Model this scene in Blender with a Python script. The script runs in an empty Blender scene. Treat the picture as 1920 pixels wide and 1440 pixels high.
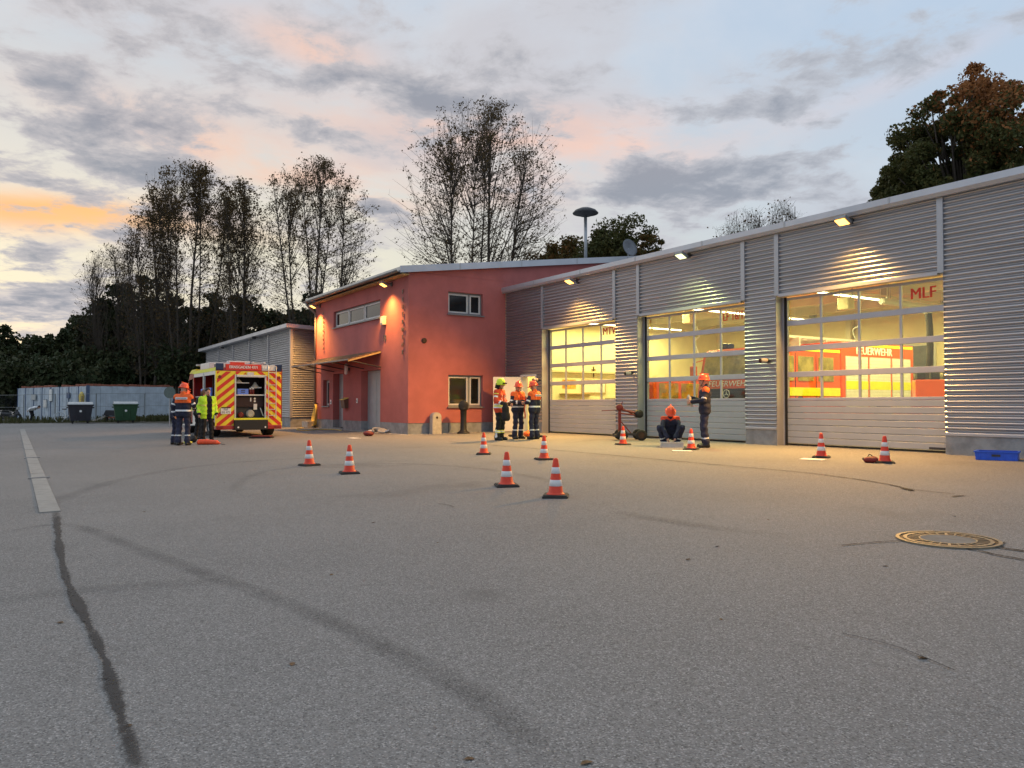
import bpy, bmesh, math, random
import numpy as np
from mathutils import Vector, Matrix

random.seed(7)
rng = np.random.default_rng(7)
R = math.radians
scn = bpy.context.scene
COL = scn.collection

# ------------------------------------------------------------------ camera
# building axes: X along the hall front (towards the right), Y into the hall, Z up, hall floor z = 0
F_PX, CX, CY, HZ, VPX = 1450.0, 960.0, 720.0, 758.0, 10.0
TH = math.atan((CX - VPX) / F_PX)
PIT = math.atan((HZ - CY) / F_PX)
CAM = np.array([25.624, -16.487, 1.05])
AZ = math.pi - TH
V0 = np.array([math.cos(AZ), math.sin(AZ), 0.0])
RV = np.array([math.sin(AZ), -math.cos(AZ), 0.0])
VZ = V0 * math.cos(PIT) + np.array([0, 0, math.sin(PIT)])
UP = -V0 * math.sin(PIT) + np.array([0, 0, math.cos(PIT)])
cam_d = bpy.data.cameras.new('camera')
cam = bpy.data.objects.new('camera', cam_d)
COL.objects.link(cam)
cam_d.sensor_width = 36.0
cam_d.lens = 36.0 * F_PX / 1920.0
cam_d.clip_start = 0.05
cam_d.clip_end = 2000.0
cam.location = CAM
cam.rotation_euler = (math.pi / 2 + PIT, 0.0, AZ - math.pi / 2)
scn.camera = cam
scn.render.resolution_x, scn.render.resolution_y = 1024, 768

# ------------------------------------------------------------------ node helpers
class NT:
    def __init__(s, nt):
        s.nt = nt
    def n(s, t, **k):
        o = s.nt.nodes.new(t)
        for a, b in k.items():
            setattr(o, a, b)
        return o
    def l(s, a, b):
        s.nt.links.new(a, b)
    def put(s, sock, v):
        if isinstance(v, bpy.types.NodeSocket):
            s.l(v, sock)
        else:
            sock.default_value = v
    def m(s, op, a, b=0.0, c=0.0, clamp=False):
        o = s.n('ShaderNodeMath', operation=op, use_clamp=clamp)
        s.put(o.inputs[0], a); s.put(o.inputs[1], b)
        if len(o.inputs) > 2: s.put(o.inputs[2], c)
        return o.outputs[0]
    def mix(s, f, a, b, bt='MIX'):
        o = s.n('ShaderNodeMix', data_type='RGBA', blend_type=bt, clamp_factor=True)
        s.put(o.inputs[0], f)
        s.put(o.inputs[6], a if isinstance(a, bpy.types.NodeSocket) else (*a, 1))
        s.put(o.inputs[7], b if isinstance(b, bpy.types.NodeSocket) else (*b, 1))
        return o.outputs[2]
    def sstep(s, v, lo, hi):
        o = s.n('ShaderNodeMapRange', interpolation_type='SMOOTHSTEP', clamp=True)
        s.put(o.inputs[0], v); s.put(o.inputs[1], lo); s.put(o.inputs[2], hi)
        o.inputs[3].default_value = 0; o.inputs[4].default_value = 1
        return o.outputs[0]
    def noise(s, vec, scale, detail=4, rough=.55, dist=0.0):
        o = s.n('ShaderNodeTexNoise')
        if vec is not None: s.l(vec, o.inputs['Vector'])
        o.inputs['Scale'].default_value = scale; o.inputs['Detail'].default_value = detail
        o.inputs['Roughness'].default_value = rough; o.inputs['Distortion'].default_value = dist
        return o.outputs['Fac']

# ------------------------------------------------------------------ sky (dusk, broken cloud lit from the left)
SUN_AZ = math.atan2(-0.10, -0.99)          # the sun has just gone down behind the far trees
world = bpy.data.worlds.new('World'); scn.world = world
world.use_nodes = True
w = NT(world.node_tree); world.node_tree.nodes.clear()
tc = w.n('ShaderNodeTexCoord')
sepd = w.n('ShaderNodeSeparateXYZ'); w.l(tc.outputs['Generated'], sepd.inputs[0])
dx, dy, dz = sepd.outputs
fwd = w.m('ADD', w.m('MULTIPLY', dx, float(V0[0])), w.m('MULTIPLY', dy, float(V0[1])))
rgt = w.m('ADD', w.m('MULTIPLY', dx, float(RV[0])), w.m('MULTIPLY', dy, float(RV[1])))
az = w.m('MULTIPLY', w.m('ARCTAN2', rgt, fwd), 57.2958)
el = w.m('MULTIPLY', w.m('ARCSINE', dz), 57.2958)
sunw = w.m('ADD', w.m('MULTIPLY', dx, math.cos(SUN_AZ)), w.m('MULTIPLY', dy, math.sin(SUN_AZ)))   # 1 towards the sunset
warm = w.sstep(sunw, 0.25, 1.08)
den = w.m('ADD', w.m('MAXIMUM', dz, 0.0), 0.13)
comb = w.n('ShaderNodeCombineXYZ')
w.l(w.m('DIVIDE', rgt, den), comb.inputs[0]); w.l(w.m('DIVIDE', fwd, den), comb.inputs[1])
q = comb.outputs[0]
n1 = w.noise(q, 1.9, 10, .60, .25)
n2 = w.noise(q, 0.9, 7, .58, .3)
n3 = w.noise(q, 6.5, 9, .64, .25)
def pa(px): return math.degrees(math.atan((px - CX) / F_PX))
def pe(px, py): return math.degrees(math.atan((HZ - py) / math.hypot(F_PX, px - CX)))
def blob(px, py, sx, sy, tilt=0.0):
    a0, e0 = pa(px), pe(px, py)
    sa, se = math.degrees(1.15 * sx / F_PX), math.degrees(1.15 * sy / F_PX)
    da = w.m('SUBTRACT', az, a0); de = w.m('SUBTRACT', el, e0)
    if tilt:
        c, s_ = math.cos(R(tilt)), math.sin(R(tilt))
        da, de = (w.m('ADD', w.m('MULTIPLY', da, c), w.m('MULTIPLY', de, s_)),
                  w.m('SUBTRACT', w.m('MULTIPLY', de, c), w.m('MULTIPLY', da, s_)))
    u = w.m('POWER', w.m('MULTIPLY', da, 1 / sa), 2.0); v_ = w.m('POWER', w.m('MULTIPLY', de, 1 / se), 2.0)
    return w.m('EXPONENT', w.m('MULTIPLY', w.m('ADD', u, v_), -1.0))
def bsum(lst):
    t = None
    for px, py, sx, sy, tl, wt in lst:
        b = w.m('MULTIPLY', blob(px, py, sx, sy, tl), wt)
        t = b if t is None else w.m('ADD', t, b)
    return t
# clear air: real dusk sky, and the pale gradient of the bright west
nish = w.n('ShaderNodeTexSky', sky_type='NISHITA', sun_disc=False)
nish.sun_elevation = R(2.5); nish.sun_rotation = math.pi / 2 - SUN_AZ
nish.air_density = 1.0; nish.dust_density = 1.5; nish.ozone_density = 2.0
air_n = w.mix(1.0, nish.outputs[0], (0.16, 0.16, 0.16), 'MULTIPLY')
elw = w.sstep(el, 0.0, 30.0)
c_hor = w.mix(warm, (.60, .68, .74), (.84, .77, .57))
c_top = w.mix(warm, (.50, .63, .80), (.60, .65, .72))
air_g = w.mix(elw, c_hor, c_top)
air = w.mix(.85, air_n, air_g)
# thin high veil, whitish-rose
veil = w.m('MULTIPLY', w.sstep(n2, .40, .66), .62)
air = w.mix(veil, air, w.mix(warm, (.68, .70, .75), (.80, .72, .66)))
# sunlit undersides: peach and orange streaks
peach = bsum([(590, 85, 110, 28, -12, .95), (930, 235, 330, 38, -2, .85), (430, 285, 220, 36, -10, .8),
              (1130, 255, 130, 38, -10, .75), (620, 330, 110, 30, -14, .7), (1700, 140, 190, 18, 16, .20), (950, 330, 170, 60, 0, .5),
              (60, 395, 190, 26, 3, 1.15), (1250, 320, 120, 30, 0, .25)])
peach = w.m('MULTIPLY', peach, w.m('MULTIPLY', w.sstep(n1, .30, .62), 1.25), clamp=True)
air = w.mix(w.m('MULTIPLY', peach, .60, clamp=True), air, w.mix(warm, (.88, .62, .55), (.95, .54, .36)))
orange = w.m('MULTIPLY', bsum([(70, 398, 190, 21, 2, 1.0), (300, 418, 160, 14, -4, .5)]), w.m('ADD', .3, n1), clamp=True)
air = w.mix(w.m('MULTIPLY', orange, 1.3, clamp=True), air, (1.0, .47, .09))
glow = bsum([(130, 520, 330, 90, 0, .75), (560, 480, 300, 90, 0, .45)])
air = w.mix(w.m('MULTIPLY', glow, .6, clamp=True), air, (.88, .82, .60))
# grey cloud banks
banks = bsum([(200, 290, 240, 30, -12, .32), (60, 335, 170, 22, -8, .30), (330, 60, 130, 42, -14, .26), (130, 180, 170, 40, -25, .22),
              (790, 170, 190, 40, -5, .36), (30, 480, 110, 26, -6, .32), (70, 585, 170, 26, 2, .3), (110, 540, 90, 14, 0, .16), (180, 430, 80, 14, -12, .2),
              (1230, 340, 120, 44, -6, .42), (1130, 360, 60, 18, 0, .22), (1400, 365, 170, 32, 0, .26), (1345, 205, 150, 20, 6, .34),
              (1400, 305, 90, 18, 5, .25), (1480, 205, 30, 22, 0, .18), (700, 60, 300, 30, -6, .12), (1000, 130, 240, 24, 4, .1), (1090, 190, 130, 22, 0, .18),
              (700, 385, 60, 22, -10, .3), (560, 240, 170, 24, -6, .14)])
soft = w.sstep(w.m('ADD', w.m('ADD', w.m('ADD', w.m('MULTIPLY', n2, 1.5), w.m('MULTIPLY', n1, .8)), -.60), bsum([(700, 90, 420, 90, -4, .10), (1250, 400, 330, 60, 0, .22), (90, 590, 240, 40, 0, .22), (1000, 200, 260, 60, 0, .08), (200, 120, 300, 120, -20, .12), (640, 420, 120, 40, 0, .12), (1500, 160, 400, 120, 0, .05)])), .52, .80)
air = w.mix(w.m('MULTIPLY', soft, .72), air, w.mix(warm, (.47, .51, .58), (.56, .52, .54)))
air = w.mix(w.m('MULTIPLY', peach, .32, clamp=True), air, w.mix(warm, (.86, .58, .50), (.95, .52, .33)))
raw = w.m('ADD', w.m('ADD', w.m('ADD', w.m('MULTIPLY', n1, 1.9), w.m('MULTIPLY', n3, 1.35)), -1.17), w.m('MULTIPLY', banks, 1.32))
dens = w.sstep(raw, .55, .82)
core = w.sstep(raw, .66, 1.15)
c_cl = w.mix(warm, (.45, .48, .54), (.52, .49, .50))
c_core = w.mix(warm, (.28, .31, .37), (.27, .29, .34))
clouds = w.mix(core, c_cl, c_core)
sky = w.mix(w.m('MULTIPLY', dens, .93), air, clouds)
# below the horizon: dull ground haze
sky = w.mix(w.sstep(el, -1.0, -6.0), sky, (.10, .10, .10))
sky = w.mix(1.0, sky, (11.2, 11.2, 11.2), 'MULTIPLY')
bg = w.n('ShaderNodeBackground'); bg.inputs['Strength'].default_value = 0.1
w.l(sky, bg.inputs['Color'])
wo = w.n('ShaderNodeOutputWorld'); w.l(bg.outputs[0], wo.inputs[0])

# ------------------------------------------------------------------ sun: soft afterglow through the cloud
sun_d = bpy.data.lights.new('sun', 'SUN'); sun_d.energy = 0.6; sun_d.angle = R(90); sun_d.color = (1.0, .93, .86)
sun = bpy.data.objects.new('sun', sun_d); COL.objects.link(sun)
sd = Vector((math.cos(SUN_AZ), math.sin(SUN_AZ), .75)).normalized()
sun.rotation_euler = sd.to_track_quat('Z', 'Y').to_euler()
sun.location = (0, 0, 60)

vs = scn.view_settings
vs.view_transform = 'Standard'; vs.look = 'None'; vs.exposure = 0.0; vs.gamma = 1.0
vs.use_curve_mapping = False

# ------------------------------------------------------------------ pixel -> place
def ray(px, py): return VZ + RV * (px - CX) / F_PX - UP * (py - CY) / F_PX
def gz(x, y): return 0.0133 * min(0.0, max(y, -40.0))
def G(px, py):
    d = ray(px, py); z = 0.0
    for _ in range(40):
        P = CAM + d * (z - CAM[2]) / d[2]; z = gz(P[0], P[1])
    return Vector((P[0], P[1], z))
def PY(px, py, Y): d = ray(px, py); return Vector(CAM + d * (Y - CAM[1]) / d[1])
def PXp(px, py, X): d = ray(px, py); return Vector(CAM + d * (X - CAM[0]) / d[0])
def AT(px, depth):                                   # place on the ground at a given depth
    d = ray(px, HZ); P = CAM + d * depth; return Vector((P[0], P[1], gz(P[0], P[1])))

# ------------------------------------------------------------------ materials
MATS = {}
def mat(name, col, rough=.6, metal=0.0, var=.12, vscale=6.0, bump=0.0, bscale=40.0, emit=None, estr=0.0, spec=.5, coat=0.0, stretch=None, dirt=0.0):
    if name in MATS: return MATS[name]
    m = bpy.data.materials.new(name); m.use_nodes = True; MATS[name] = m
    t = NT(m.node_tree); b = m.node_tree.nodes['Principled BSDF']
    tcn = t.n('ShaderNodeTexCoord'); v = tcn.outputs['Object']
    if stretch:
        mp = t.n('ShaderNodeMapping'); mp.inputs['Scale'].default_value = stretch; t.l(v, mp.inputs[0]); v = mp.outputs[0]
    nz = t.noise(v, vscale, 5, .6)
    lo = tuple(c * (1 - var) for c in col); hi = tuple(min(1, c * (1 + var)) for c in col)
    c = t.mix(t.sstep(nz, .3, .7), lo, hi)
    if dirt:
        c = t.mix(t.m('MULTIPLY', t.sstep(t.noise(v, vscale * .37, 7, .65), .48, .75), dirt), c, (.09, .08, .065))
    t.l(c, b.inputs['Base Color'])
    b.inputs['Roughness'].default_value = rough; b.inputs['Metallic'].default_value = metal
    b.inputs['Specular IOR Level'].default_value = spec
    if coat: b.inputs['Coat Weight'].default_value = coat; b.inputs['Coat Roughness'].default_value = .08
    if bump:
        bp = t.n('ShaderNodeBump'); bp.inputs['Strength'].default_value = bump; bp.inputs['Distance'].default_value = .02
        t.l(t.noise(v, bscale, 4, .6), bp.inputs['Height']); t.l(bp.outputs[0], b.inputs['Normal'])
    if emit:
        b.inputs['Emission Color'].default_value = (*emit, 1); b.inputs['Emission Strength'].default_value = estr
    return m
def glass_mat(name, tint=(.9, .95, .93), refl=1.0, trans=.95):
    m = bpy.data.materials.new(name); m.use_nodes = True; MATS[name] = m
    t = NT(m.node_tree); m.node_tree.nodes.clear()
    tr = t.n('ShaderNodeBsdfTransparent'); tr.inputs[0].default_value = (*[c * trans for c in tint], 1)
    gl = t.n('ShaderNodeBsdfGlossy'); gl.inputs['Roughness'].default_value = .03; gl.inputs[0].default_value = (refl, refl, refl, 1)
    tcn = t.n('ShaderNodeTexCoord'); bp = t.n('ShaderNodeBump'); bp.inputs['Strength'].default_value = .05
    t.l(t.noise(tcn.outputs['Object'], 1.4, 2), bp.inputs['Height']); t.l(bp.outputs[0], gl.inputs['Normal'])
    lw = t.n('ShaderNodeLayerWeight'); fr = t.m('ADD', .035, t.m('MULTIPLY', t.m('POWER', lw.outputs['Facing'], 5.0), .8), clamp=True)
    mx = t.n('ShaderNodeMixShader'); t.l(fr, mx.inputs[0]); t.l(tr.outputs[0], mx.inputs[1]); t.l(gl.outputs[0], mx.inputs[2])
    o = t.n('ShaderNodeOutputMaterial'); t.l(mx.outputs[0], o.inputs[0])
    return m
glass_mat('glass'); glass_mat('dark_glass', (.16, .17, .18), .35)
def leaf_mat(name, cols, trans=.25):
    m = bpy.data.materials.new(name); m.use_nodes = True; MATS[name] = m
    t = NT(m.node_tree); b = m.node_tree.nodes['Principled BSDF']
    g = t.n('ShaderNodeNewGeometry'); tcn = t.n('ShaderNodeTexCoord')
    rp = t.n('ShaderNodeValToRGB')
    cr = rp.color_ramp
    while len(cr.elements) < len(cols): cr.elements.new(.5)
    for i, c in enumerate(cols):
        cr.elements[i].position = i / max(1, len(cols) - 1); cr.elements[i].color = (*c, 1)
    f = t.m('ADD', t.m('MULTIPLY', g.outputs['Random Per Island'], .55), t.m('MULTIPLY', t.noise(tcn.outputs['Object'], .5, 3), .6), clamp=True)
    t.l(t.m('SUBTRACT', f, .08, clamp=True), rp.inputs[0])
    t.l(rp.outputs[0], b.inputs['Base Color']); b.inputs['Roughness'].default_value = .65
    b.inputs['Specular IOR Level'].default_value = .25
    tl = t.n('ShaderNodeBsdfTranslucent'); t.l(rp.outputs[0], tl.inputs[0])
    mx = t.n('ShaderNodeMixShader'); mx.inputs[0].default_value = trans
    t.l(b.outputs[0], mx.inputs[1]); t.l(tl.outputs[0], mx.inputs[2])
    t.l(mx.outputs[0], m.node_tree.nodes['Material Output'].inputs[0])
    return m
leaf_mat('leaf_poplar', [(.05, .04, .015), (.09, .06, .02), (.12, .075, .025), (.10, .05, .02)])
leaf_mat('leaf_dark', [(.018, .028, .012), (.03, .045, .016), (.045, .05, .018), (.06, .05, .02)], .12)
leaf_mat('leaf_autumn', [(.045, .06, .018), (.08, .075, .02), (.16, .085, .022), (.22, .08, .022)])
leaf_mat('leaf_maple_red', [(.16, .08, .03), (.28, .12, .04), (.36, .15, .05), (.24, .09, .03)])
leaf_mat('leaf_maple_green', [(.035, .05, .016), (.06, .07, .02), (.09, .085, .024), (.13, .09, .026)])
leaf_mat('grass_blade', [(.03, .04, .015), (.05, .06, .02), (.08, .075, .03), (.11, .1, .05)])

mat('bark', (.07, .055, .042), .9, bump=.5, bscale=12)
mat('silver_clad', (.40, .41, .44), .33, .82, .08, 1.2, stretch=(.3, .3, 3), dirt=.10)
mat('silver_trim', (.38, .39, .42), .42, .5, .06, 2)
mat('fascia', (.46, .48, .53), .4, .5, .06, 1.5, dirt=.08)
mat('door_alu', (.42, .42, .46), .45, .35, .05, 3)
mat('door_panel', (.36, .38, .41), .5, .15, .05, 2, dirt=.05)
mat('rubber', (.012, .012, .012), .8)
mat('concrete', (.26, .27, .28), .85, 0, .22, 3, .35, 30, dirt=.25)
mat('manhole_concrete', (.17, .165, .15), .9, 0, .15, 9, .3, 60)
mat('concrete_slab', (.29, .285, .265), .9, 0, .12, 5, .35, 60, dirt=.12)
mat('red_render', (.41, .125, .115), .92, 0, .10, 1.1, .35, 90, dirt=.07)
mat('wall_cream', (.80, .72, .48), .85, 0, .05, 2)
mat('ceiling_mat', (.62, .60, .50), .8, 0, .05, 2)
mat('hall_floor', (.30, .28, .24), .5, 0, .12, 2)
mat('beam_mat', (.66, .62, .48), .6, 0, .05, 2)
mat('grey_frame', (.20, .21, .22), .5, .2, .06, 4)
mat('pale_frame', (.60, .60, .58), .5, 0, .05, 4)
mat('grey_door', (.40, .45, .46), .5, .1, .07, 3)
mat('white_door', (.72, .70, .62), .5, 0, .04, 3)
mat('dark_metal', (.05, .05, .055), .5, .4, .15)
mat('zinc', (.38, .40, .42), .45, .7, .12, 4)
mat('copper_brown', (.16, .10, .07), .5, .5, .12, 4)
mat('gutter', (.22, .2, .19), .45, .6, .1, 3)
mat('black', (.012, .012, .013), .5)
mat('black_gloss', (.01, .01, .011), .2)
mat('white', (.78, .78, .76), .5, 0, .05)
mat('truck_red', (.36, .018, .012), .3, 0, .05, 2, coat=.5)
mat('truck_orange', (.78, .10, .02), .32, 0, .05, 2, coat=.5)
mat('fluo_yellow', (.80, .82, .03), .45, 0, .05)
mat('sign_red', (.62, .035, .015), .4, 0, .06)
mat('chev_yellow', (.78, .66, .03), .4, 0, .05)
mat('shutter_alu', (.62, .62, .60), .4, .3, .05)
mat('blue_light', (.01, .02, .07), .15)
mat('blue_crate', (.02, .10, .62), .45, 0, .08)
mat('pale_blue_crate', (.10, .2, .7), .45, 0, .08)
mat('cone_red', (.70, .045, .012), .5, 0, .12, 8, dirt=.22)
mat('cone_white', (.68, .68, .68), .4, 0, .08, 9, dirt=.2)
mat('cone_base', (.03, .028, .026), .8, 0, .3, 9)
mat('skin', (.55, .30, .21), .55, 0, .06, 20)
mat('navy', (.016, .019, .042), .85, 0, .25, 14, .5, 30)
mat('navy_trousers', (.02, .024, .055), .85, 0, .25, 14, .5, 30)
mat('jf_orange', (.85, .14, .025), .75, 0, .1, 10, .4, 30)
mat('helmet_orange', (.85, .10, .035), .35, 0, .05)
mat('helmet_lime', (.62, .80, .03), .35, 0, .05)
mat('turnout_red', (.62, .06, .02), .8, 0, .12, 10, .4, 30)
mat('reflective', (.72, .74, .76), .4, .1, .05)
mat('reflective_yellow', (.72, .74, .12), .45, 0, .05)
mat('hivis', (.52, .88, .03), .65, 0, .08, 12, .4, 30)
mat('black_cloth', (.012, .012, .014), .9, 0, .3, 12, .5, 30)
mat('boot', (.012, .011, .010), .45, 0, .3)
mat('hair_dark', (.02, .014, .01), .7)
mat('hair_brown', (.12, .06, .03), .7)
mat('shirt_white', (.72, .74, .76), .8, 0, .08, 10, .3, 30)
mat('stone', (.45, .42, .36), .9, 0, .15, 8, .4, 40, dirt=.15)
mat('cast_iron', (.018, .018, .02), .55, .3, .2)
mat('rust_iron', (.055, .03, .018), .7, .3, .4, 14, .3, 60)
mat('worn_iron', (.20, .17, .12), .55, .3, .2, 14)
mat('container_blue', (.46, .53, .60), .6, .1, .12, 2, dirt=.18)
mat('sign_dull', (.10, .14, .13), .6)
mat('night_glass', (.012, .013, .015), .08, 0, .2, 2, spec=.35)
mat('container_trim', (.07, .11, .20), .55, .1, .1, 3)
mat('bin_black', (.02, .02, .03), .55, 0, .15)
mat('bin_green', (.012, .06, .02), .55, 0, .15)
mat('bin_lid', (.45, .47, .47), .55, 0, .1)
mat('tile_red', (.28, .10, .06), .8, 0, .3, 6)
mat('fence_wire', (.22, .24, .25), .5, .6, .1)
mat('hose_yellow', (.66, .5, .12), .7, 0, .15, 9)
mat('orange_bag', (.90, .10, .03), .55, 0, .1, 9, .5, 20)
mat('maroon', (.16, .015, .012), .6, 0, .2, 12, .4, 30)
mat('locker_dark', (.03, .010, .009), .6, 0, .2)
mat('red_paint', (.15, .012, .010), .45, 0, .15, 8)
mat('bag_red', (.20, .018, .015), .6, 0, .2, 12, .5, 25)
mat('paper', (.75, .73, .68), .8, 0, .05)
mat('wood_tan', (.42, .3, .14), .7, 0, .2, 8)
mat('tar', (.020, .020, .021), .85, 0, .5, 18, .5, 60, spec=.25)
mat('leaf_litter', (.14, .08, .035), .85, 0, .3, 30)
mat('sig_text_red', (.60, .03, .02), .5)
mat('letter_metal', (.16, .12, .09), .4, .5, .15)
mat('tree_dead', (.05, .045, .04), .9)
mat('verge_soil', (.075, .07, .05), .95, 0, .35, 1.5, .5, 10)
mat('cabinet', (.62, .55, .34), .6, 0, .06)
mat('poster_mat', (.75, .33, .06), .7, 0, .5, 5)
mat('steel_grey', (.2, .2, .2), .5, .5, .15)
mat('duct', (.06, .055, .05), .7)
mat('dish_grey', (.16, .17, .19), .5, .3)
mat('van_window', (.34, .27, .09), .12, 0, .4, 3)  # opaque olive imitates the yellow-lit hall seen through vehicle glass
mat('tube_glow', (.9, .9, .8), .5, emit=(1.0, .86, .46), estr=9.0)
mat('sodium_glow', (.9, .8, .6), .5, emit=(1.0, .46, .08), estr=4.5)
mat('led_glow', (.9, .9, .7), .5, emit=(.93, 1.0, .55), estr=1.6)

# ------------------------------------------------------------------ mesh builder
class MB:
    def __init__(s):
        s.v = []; s.f = []; s.mi = []; s.sm = []; s.cur = 0; s.smooth = False
    def face(s, idx):
        s.f.append(tuple(idx)); s.mi.append(s.cur); s.sm.append(s.smooth)
    def add(s, verts, faces, M=None):
        o = len(s.v)
        s.v += [tuple(M @ Vector(p)) if M is not None else tuple(p) for p in verts]
        for f in faces: s.face([o + i for i in f])
        return s
    def box(s, x0, x1, y0, y1, z0, z1, M=None):
        if x0 > x1: x0, x1 = x1, x0
        if y0 > y1: y0, y1 = y1, y0
        if z0 > z1: z0, z1 = z1, z0
        return s.add([(x0, y0, z0), (x1, y0, z0), (x1, y1, z0), (x0, y1, z0), (x0, y0, z1), (x1, y0, z1), (x1, y1, z1), (x0, y1, z1)],
                     [(0, 3, 2, 1), (4, 5, 6, 7), (0, 1, 5, 4), (1, 2, 6, 5), (2, 3, 7, 6), (3, 0, 4, 7)], M)
    def rbox(s, x0, x1, y0, y1, z0, z1, b=.02, M=None):          # box with chamfered edges
        b = min(b, (x1 - x0) * .45, (y1 - y0) * .45, (z1 - z0) * .45)
        bm = bmesh.new(); bmesh.ops.create_cube(bm, size=1.0)
        for v in bm.verts: v.co = Vector(((x0 + x1) / 2 + v.co.x * (x1 - x0), (y0 + y1) / 2 + v.co.y * (y1 - y0), (z0 + z1) / 2 + v.co.z * (z1 - z0)))
        bmesh.ops.bevel(bm, geom=bm.edges[:], offset=b, segments=2, affect='EDGES', profile=.6)
        bm.verts.ensure_lookup_table(); bm.verts.index_update()
        s.add([v.co.copy() for v in bm.verts], [[v.index for v in f.verts] for f in bm.faces], M); bm.free(); return s
    def prism(s, poly, a0, a1, axis='y', M=None):                  # polygon in the two other axes, extruded along axis
        n = len(poly)
        def P(u, w_, a): return {'x': (a, u, w_), 'y': (u, a, w_), 'z': (u, w_, a)}[axis]
        vs_ = [P(u, w_, a0) for u, w_ in poly] + [P(u, w_, a1) for u, w_ in poly]
        fs = [tuple(range(n))[::-1], tuple(range(n, 2 * n))] + [(i, (i + 1) % n, n + (i + 1) % n, n + i) for i in range(n)]
        return s.add(vs_, fs, M)
    def tube(s, pts, rad, n=8, caps=True, M=None):
        pts = [Vector(p) for p in pts]; k = len(pts)
        if not hasattr(rad, '__len__'): rad = [rad] * k
        o = len(s.v); prev = None
        for i, p in enumerate(pts):
            t = (pts[min(i + 1, k - 1)] - pts[max(i - 1, 0)])
            t = t.normalized() if t.length > 1e-9 else Vector((0, 0, 1))
            if prev is None:
                a = t.orthogonal().normalized()
            else:
                a = prev - t * prev.dot(t)
                a = a.normalized() if a.length > 1e-6 else t.orthogonal().normalized()
            prev = a; b = t.cross(a)
            for j in range(n):
                th = 2 * math.pi * j / n
                c = p + (a * math.cos(th) + b * math.sin(th)) * rad[i]
                s.v.append(tuple(M @ c) if M is not None else tuple(c))
        for i in range(k - 1):
            for j in range(n):
                s.face([o + i * n + j, o + i * n + (j + 1) % n, o + (i + 1) * n + (j + 1) % n, o + (i + 1) * n + j])
        if caps:
            s.face([o + j for j in range(n)][::-1]); s.face([o + (k - 1) * n + j for j in range(n)])
        return s
    def lathe(s, prof, n=24, M=None, cap=True):                    # (r, z) profile round z
        o = len(s.v)
        for r, z in prof:
            for j in range(n):
                th = 2 * math.pi * j / n
                p = Vector((r * math.cos(th), r * math.sin(th), z)); s.v.append(tuple(M @ p) if M is not None else tuple(p))
        for i in range(len(prof) - 1):
            for j in range(n):
                s.face([o + i * n + j, o + i * n + (j + 1) % n, o + (i + 1) * n + (j + 1) % n, o + (i + 1) * n + j])
        if cap:
            s.face([o + j for j in range(n)][::-1]); s.face([o + (len(prof) - 1) * n + j for j in range(n)])
        return s
    def build(s, name, m, parent=None, loc=None, rz=None):
        me = bpy.data.meshes.new(name)
        me.from_pydata([tuple(p) for p in s.v], [], s.f)
        ms = m if isinstance(m, (list, tuple)) else [m]
        for x in ms: me.materials.append(MATS[x])
        me.polygons.foreach_set('material_index', s.mi)
        me.polygons.foreach_set('use_smooth', s.sm)
        me.update()
        return link(name, me, parent, loc, rz)
def link(name, me, parent=None, loc=None, rz=None):
    o = bpy.data.objects.new(name, me); COL.objects.link(o)
    if parent is not None: o.parent = parent
    if loc is not None: o.location = loc
    if rz is not None: o.rotation_euler = (0, 0, rz)
    return o
def np_mesh(name, verts, faces, m, parent=None, smooth=False, mi=None, loc=None):
    me = bpy.data.meshes.new(name)
    verts = np.asarray(verts, dtype=np.float32); faces = np.asarray(faces, dtype=np.int32)
    me.vertices.add(len(verts)); me.vertices.foreach_set('co', verts.ravel())
    k = faces.shape[1]
    me.loops.add(faces.size); me.loops.foreach_set('vertex_index', faces.ravel())
    me.polygons.add(len(faces)); me.polygons.foreach_set('loop_start', np.arange(0, faces.size, k, dtype=np.int32))
    me.polygons.foreach_set('loop_total', np.full(len(faces), k, dtype=np.int32))
    for x in (m if isinstance(m, (list, tuple)) else [m]): me.materials.append(MATS[x])
    if mi is not None: me.polygons.foreach_set('material_index', np.asarray(mi, dtype=np.int32))
    me.polygons.foreach_set('use_smooth', np.full(len(faces), bool(smooth)))
    me.update(calc_edges=True)
    return link(name, me, parent, loc)
def tag(o, label, cat, group=None):
    o['label'] = label; o['category'] = cat
    if group: o['group'] = group
    return o
def struct(o, label=None):
    o['kind'] = 'structure'
    if label: o['label'] = label
    return o
def thing(name, label, cat, loc=(0, 0, 0), rz=0.0, group=None):
    o = bpy.data.objects.new(name, None); COL.objects.link(o)
    o.location = loc; o.rotation_euler = (0, 0, rz); o.empty_display_size = .2
    return tag(o, label, cat, group)
def copy_tree(o, parent=None):
    c = o.copy(); COL.objects.link(c); c.parent = parent
    for ch in list(o.children): copy_tree(ch, c)
    return c
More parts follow.
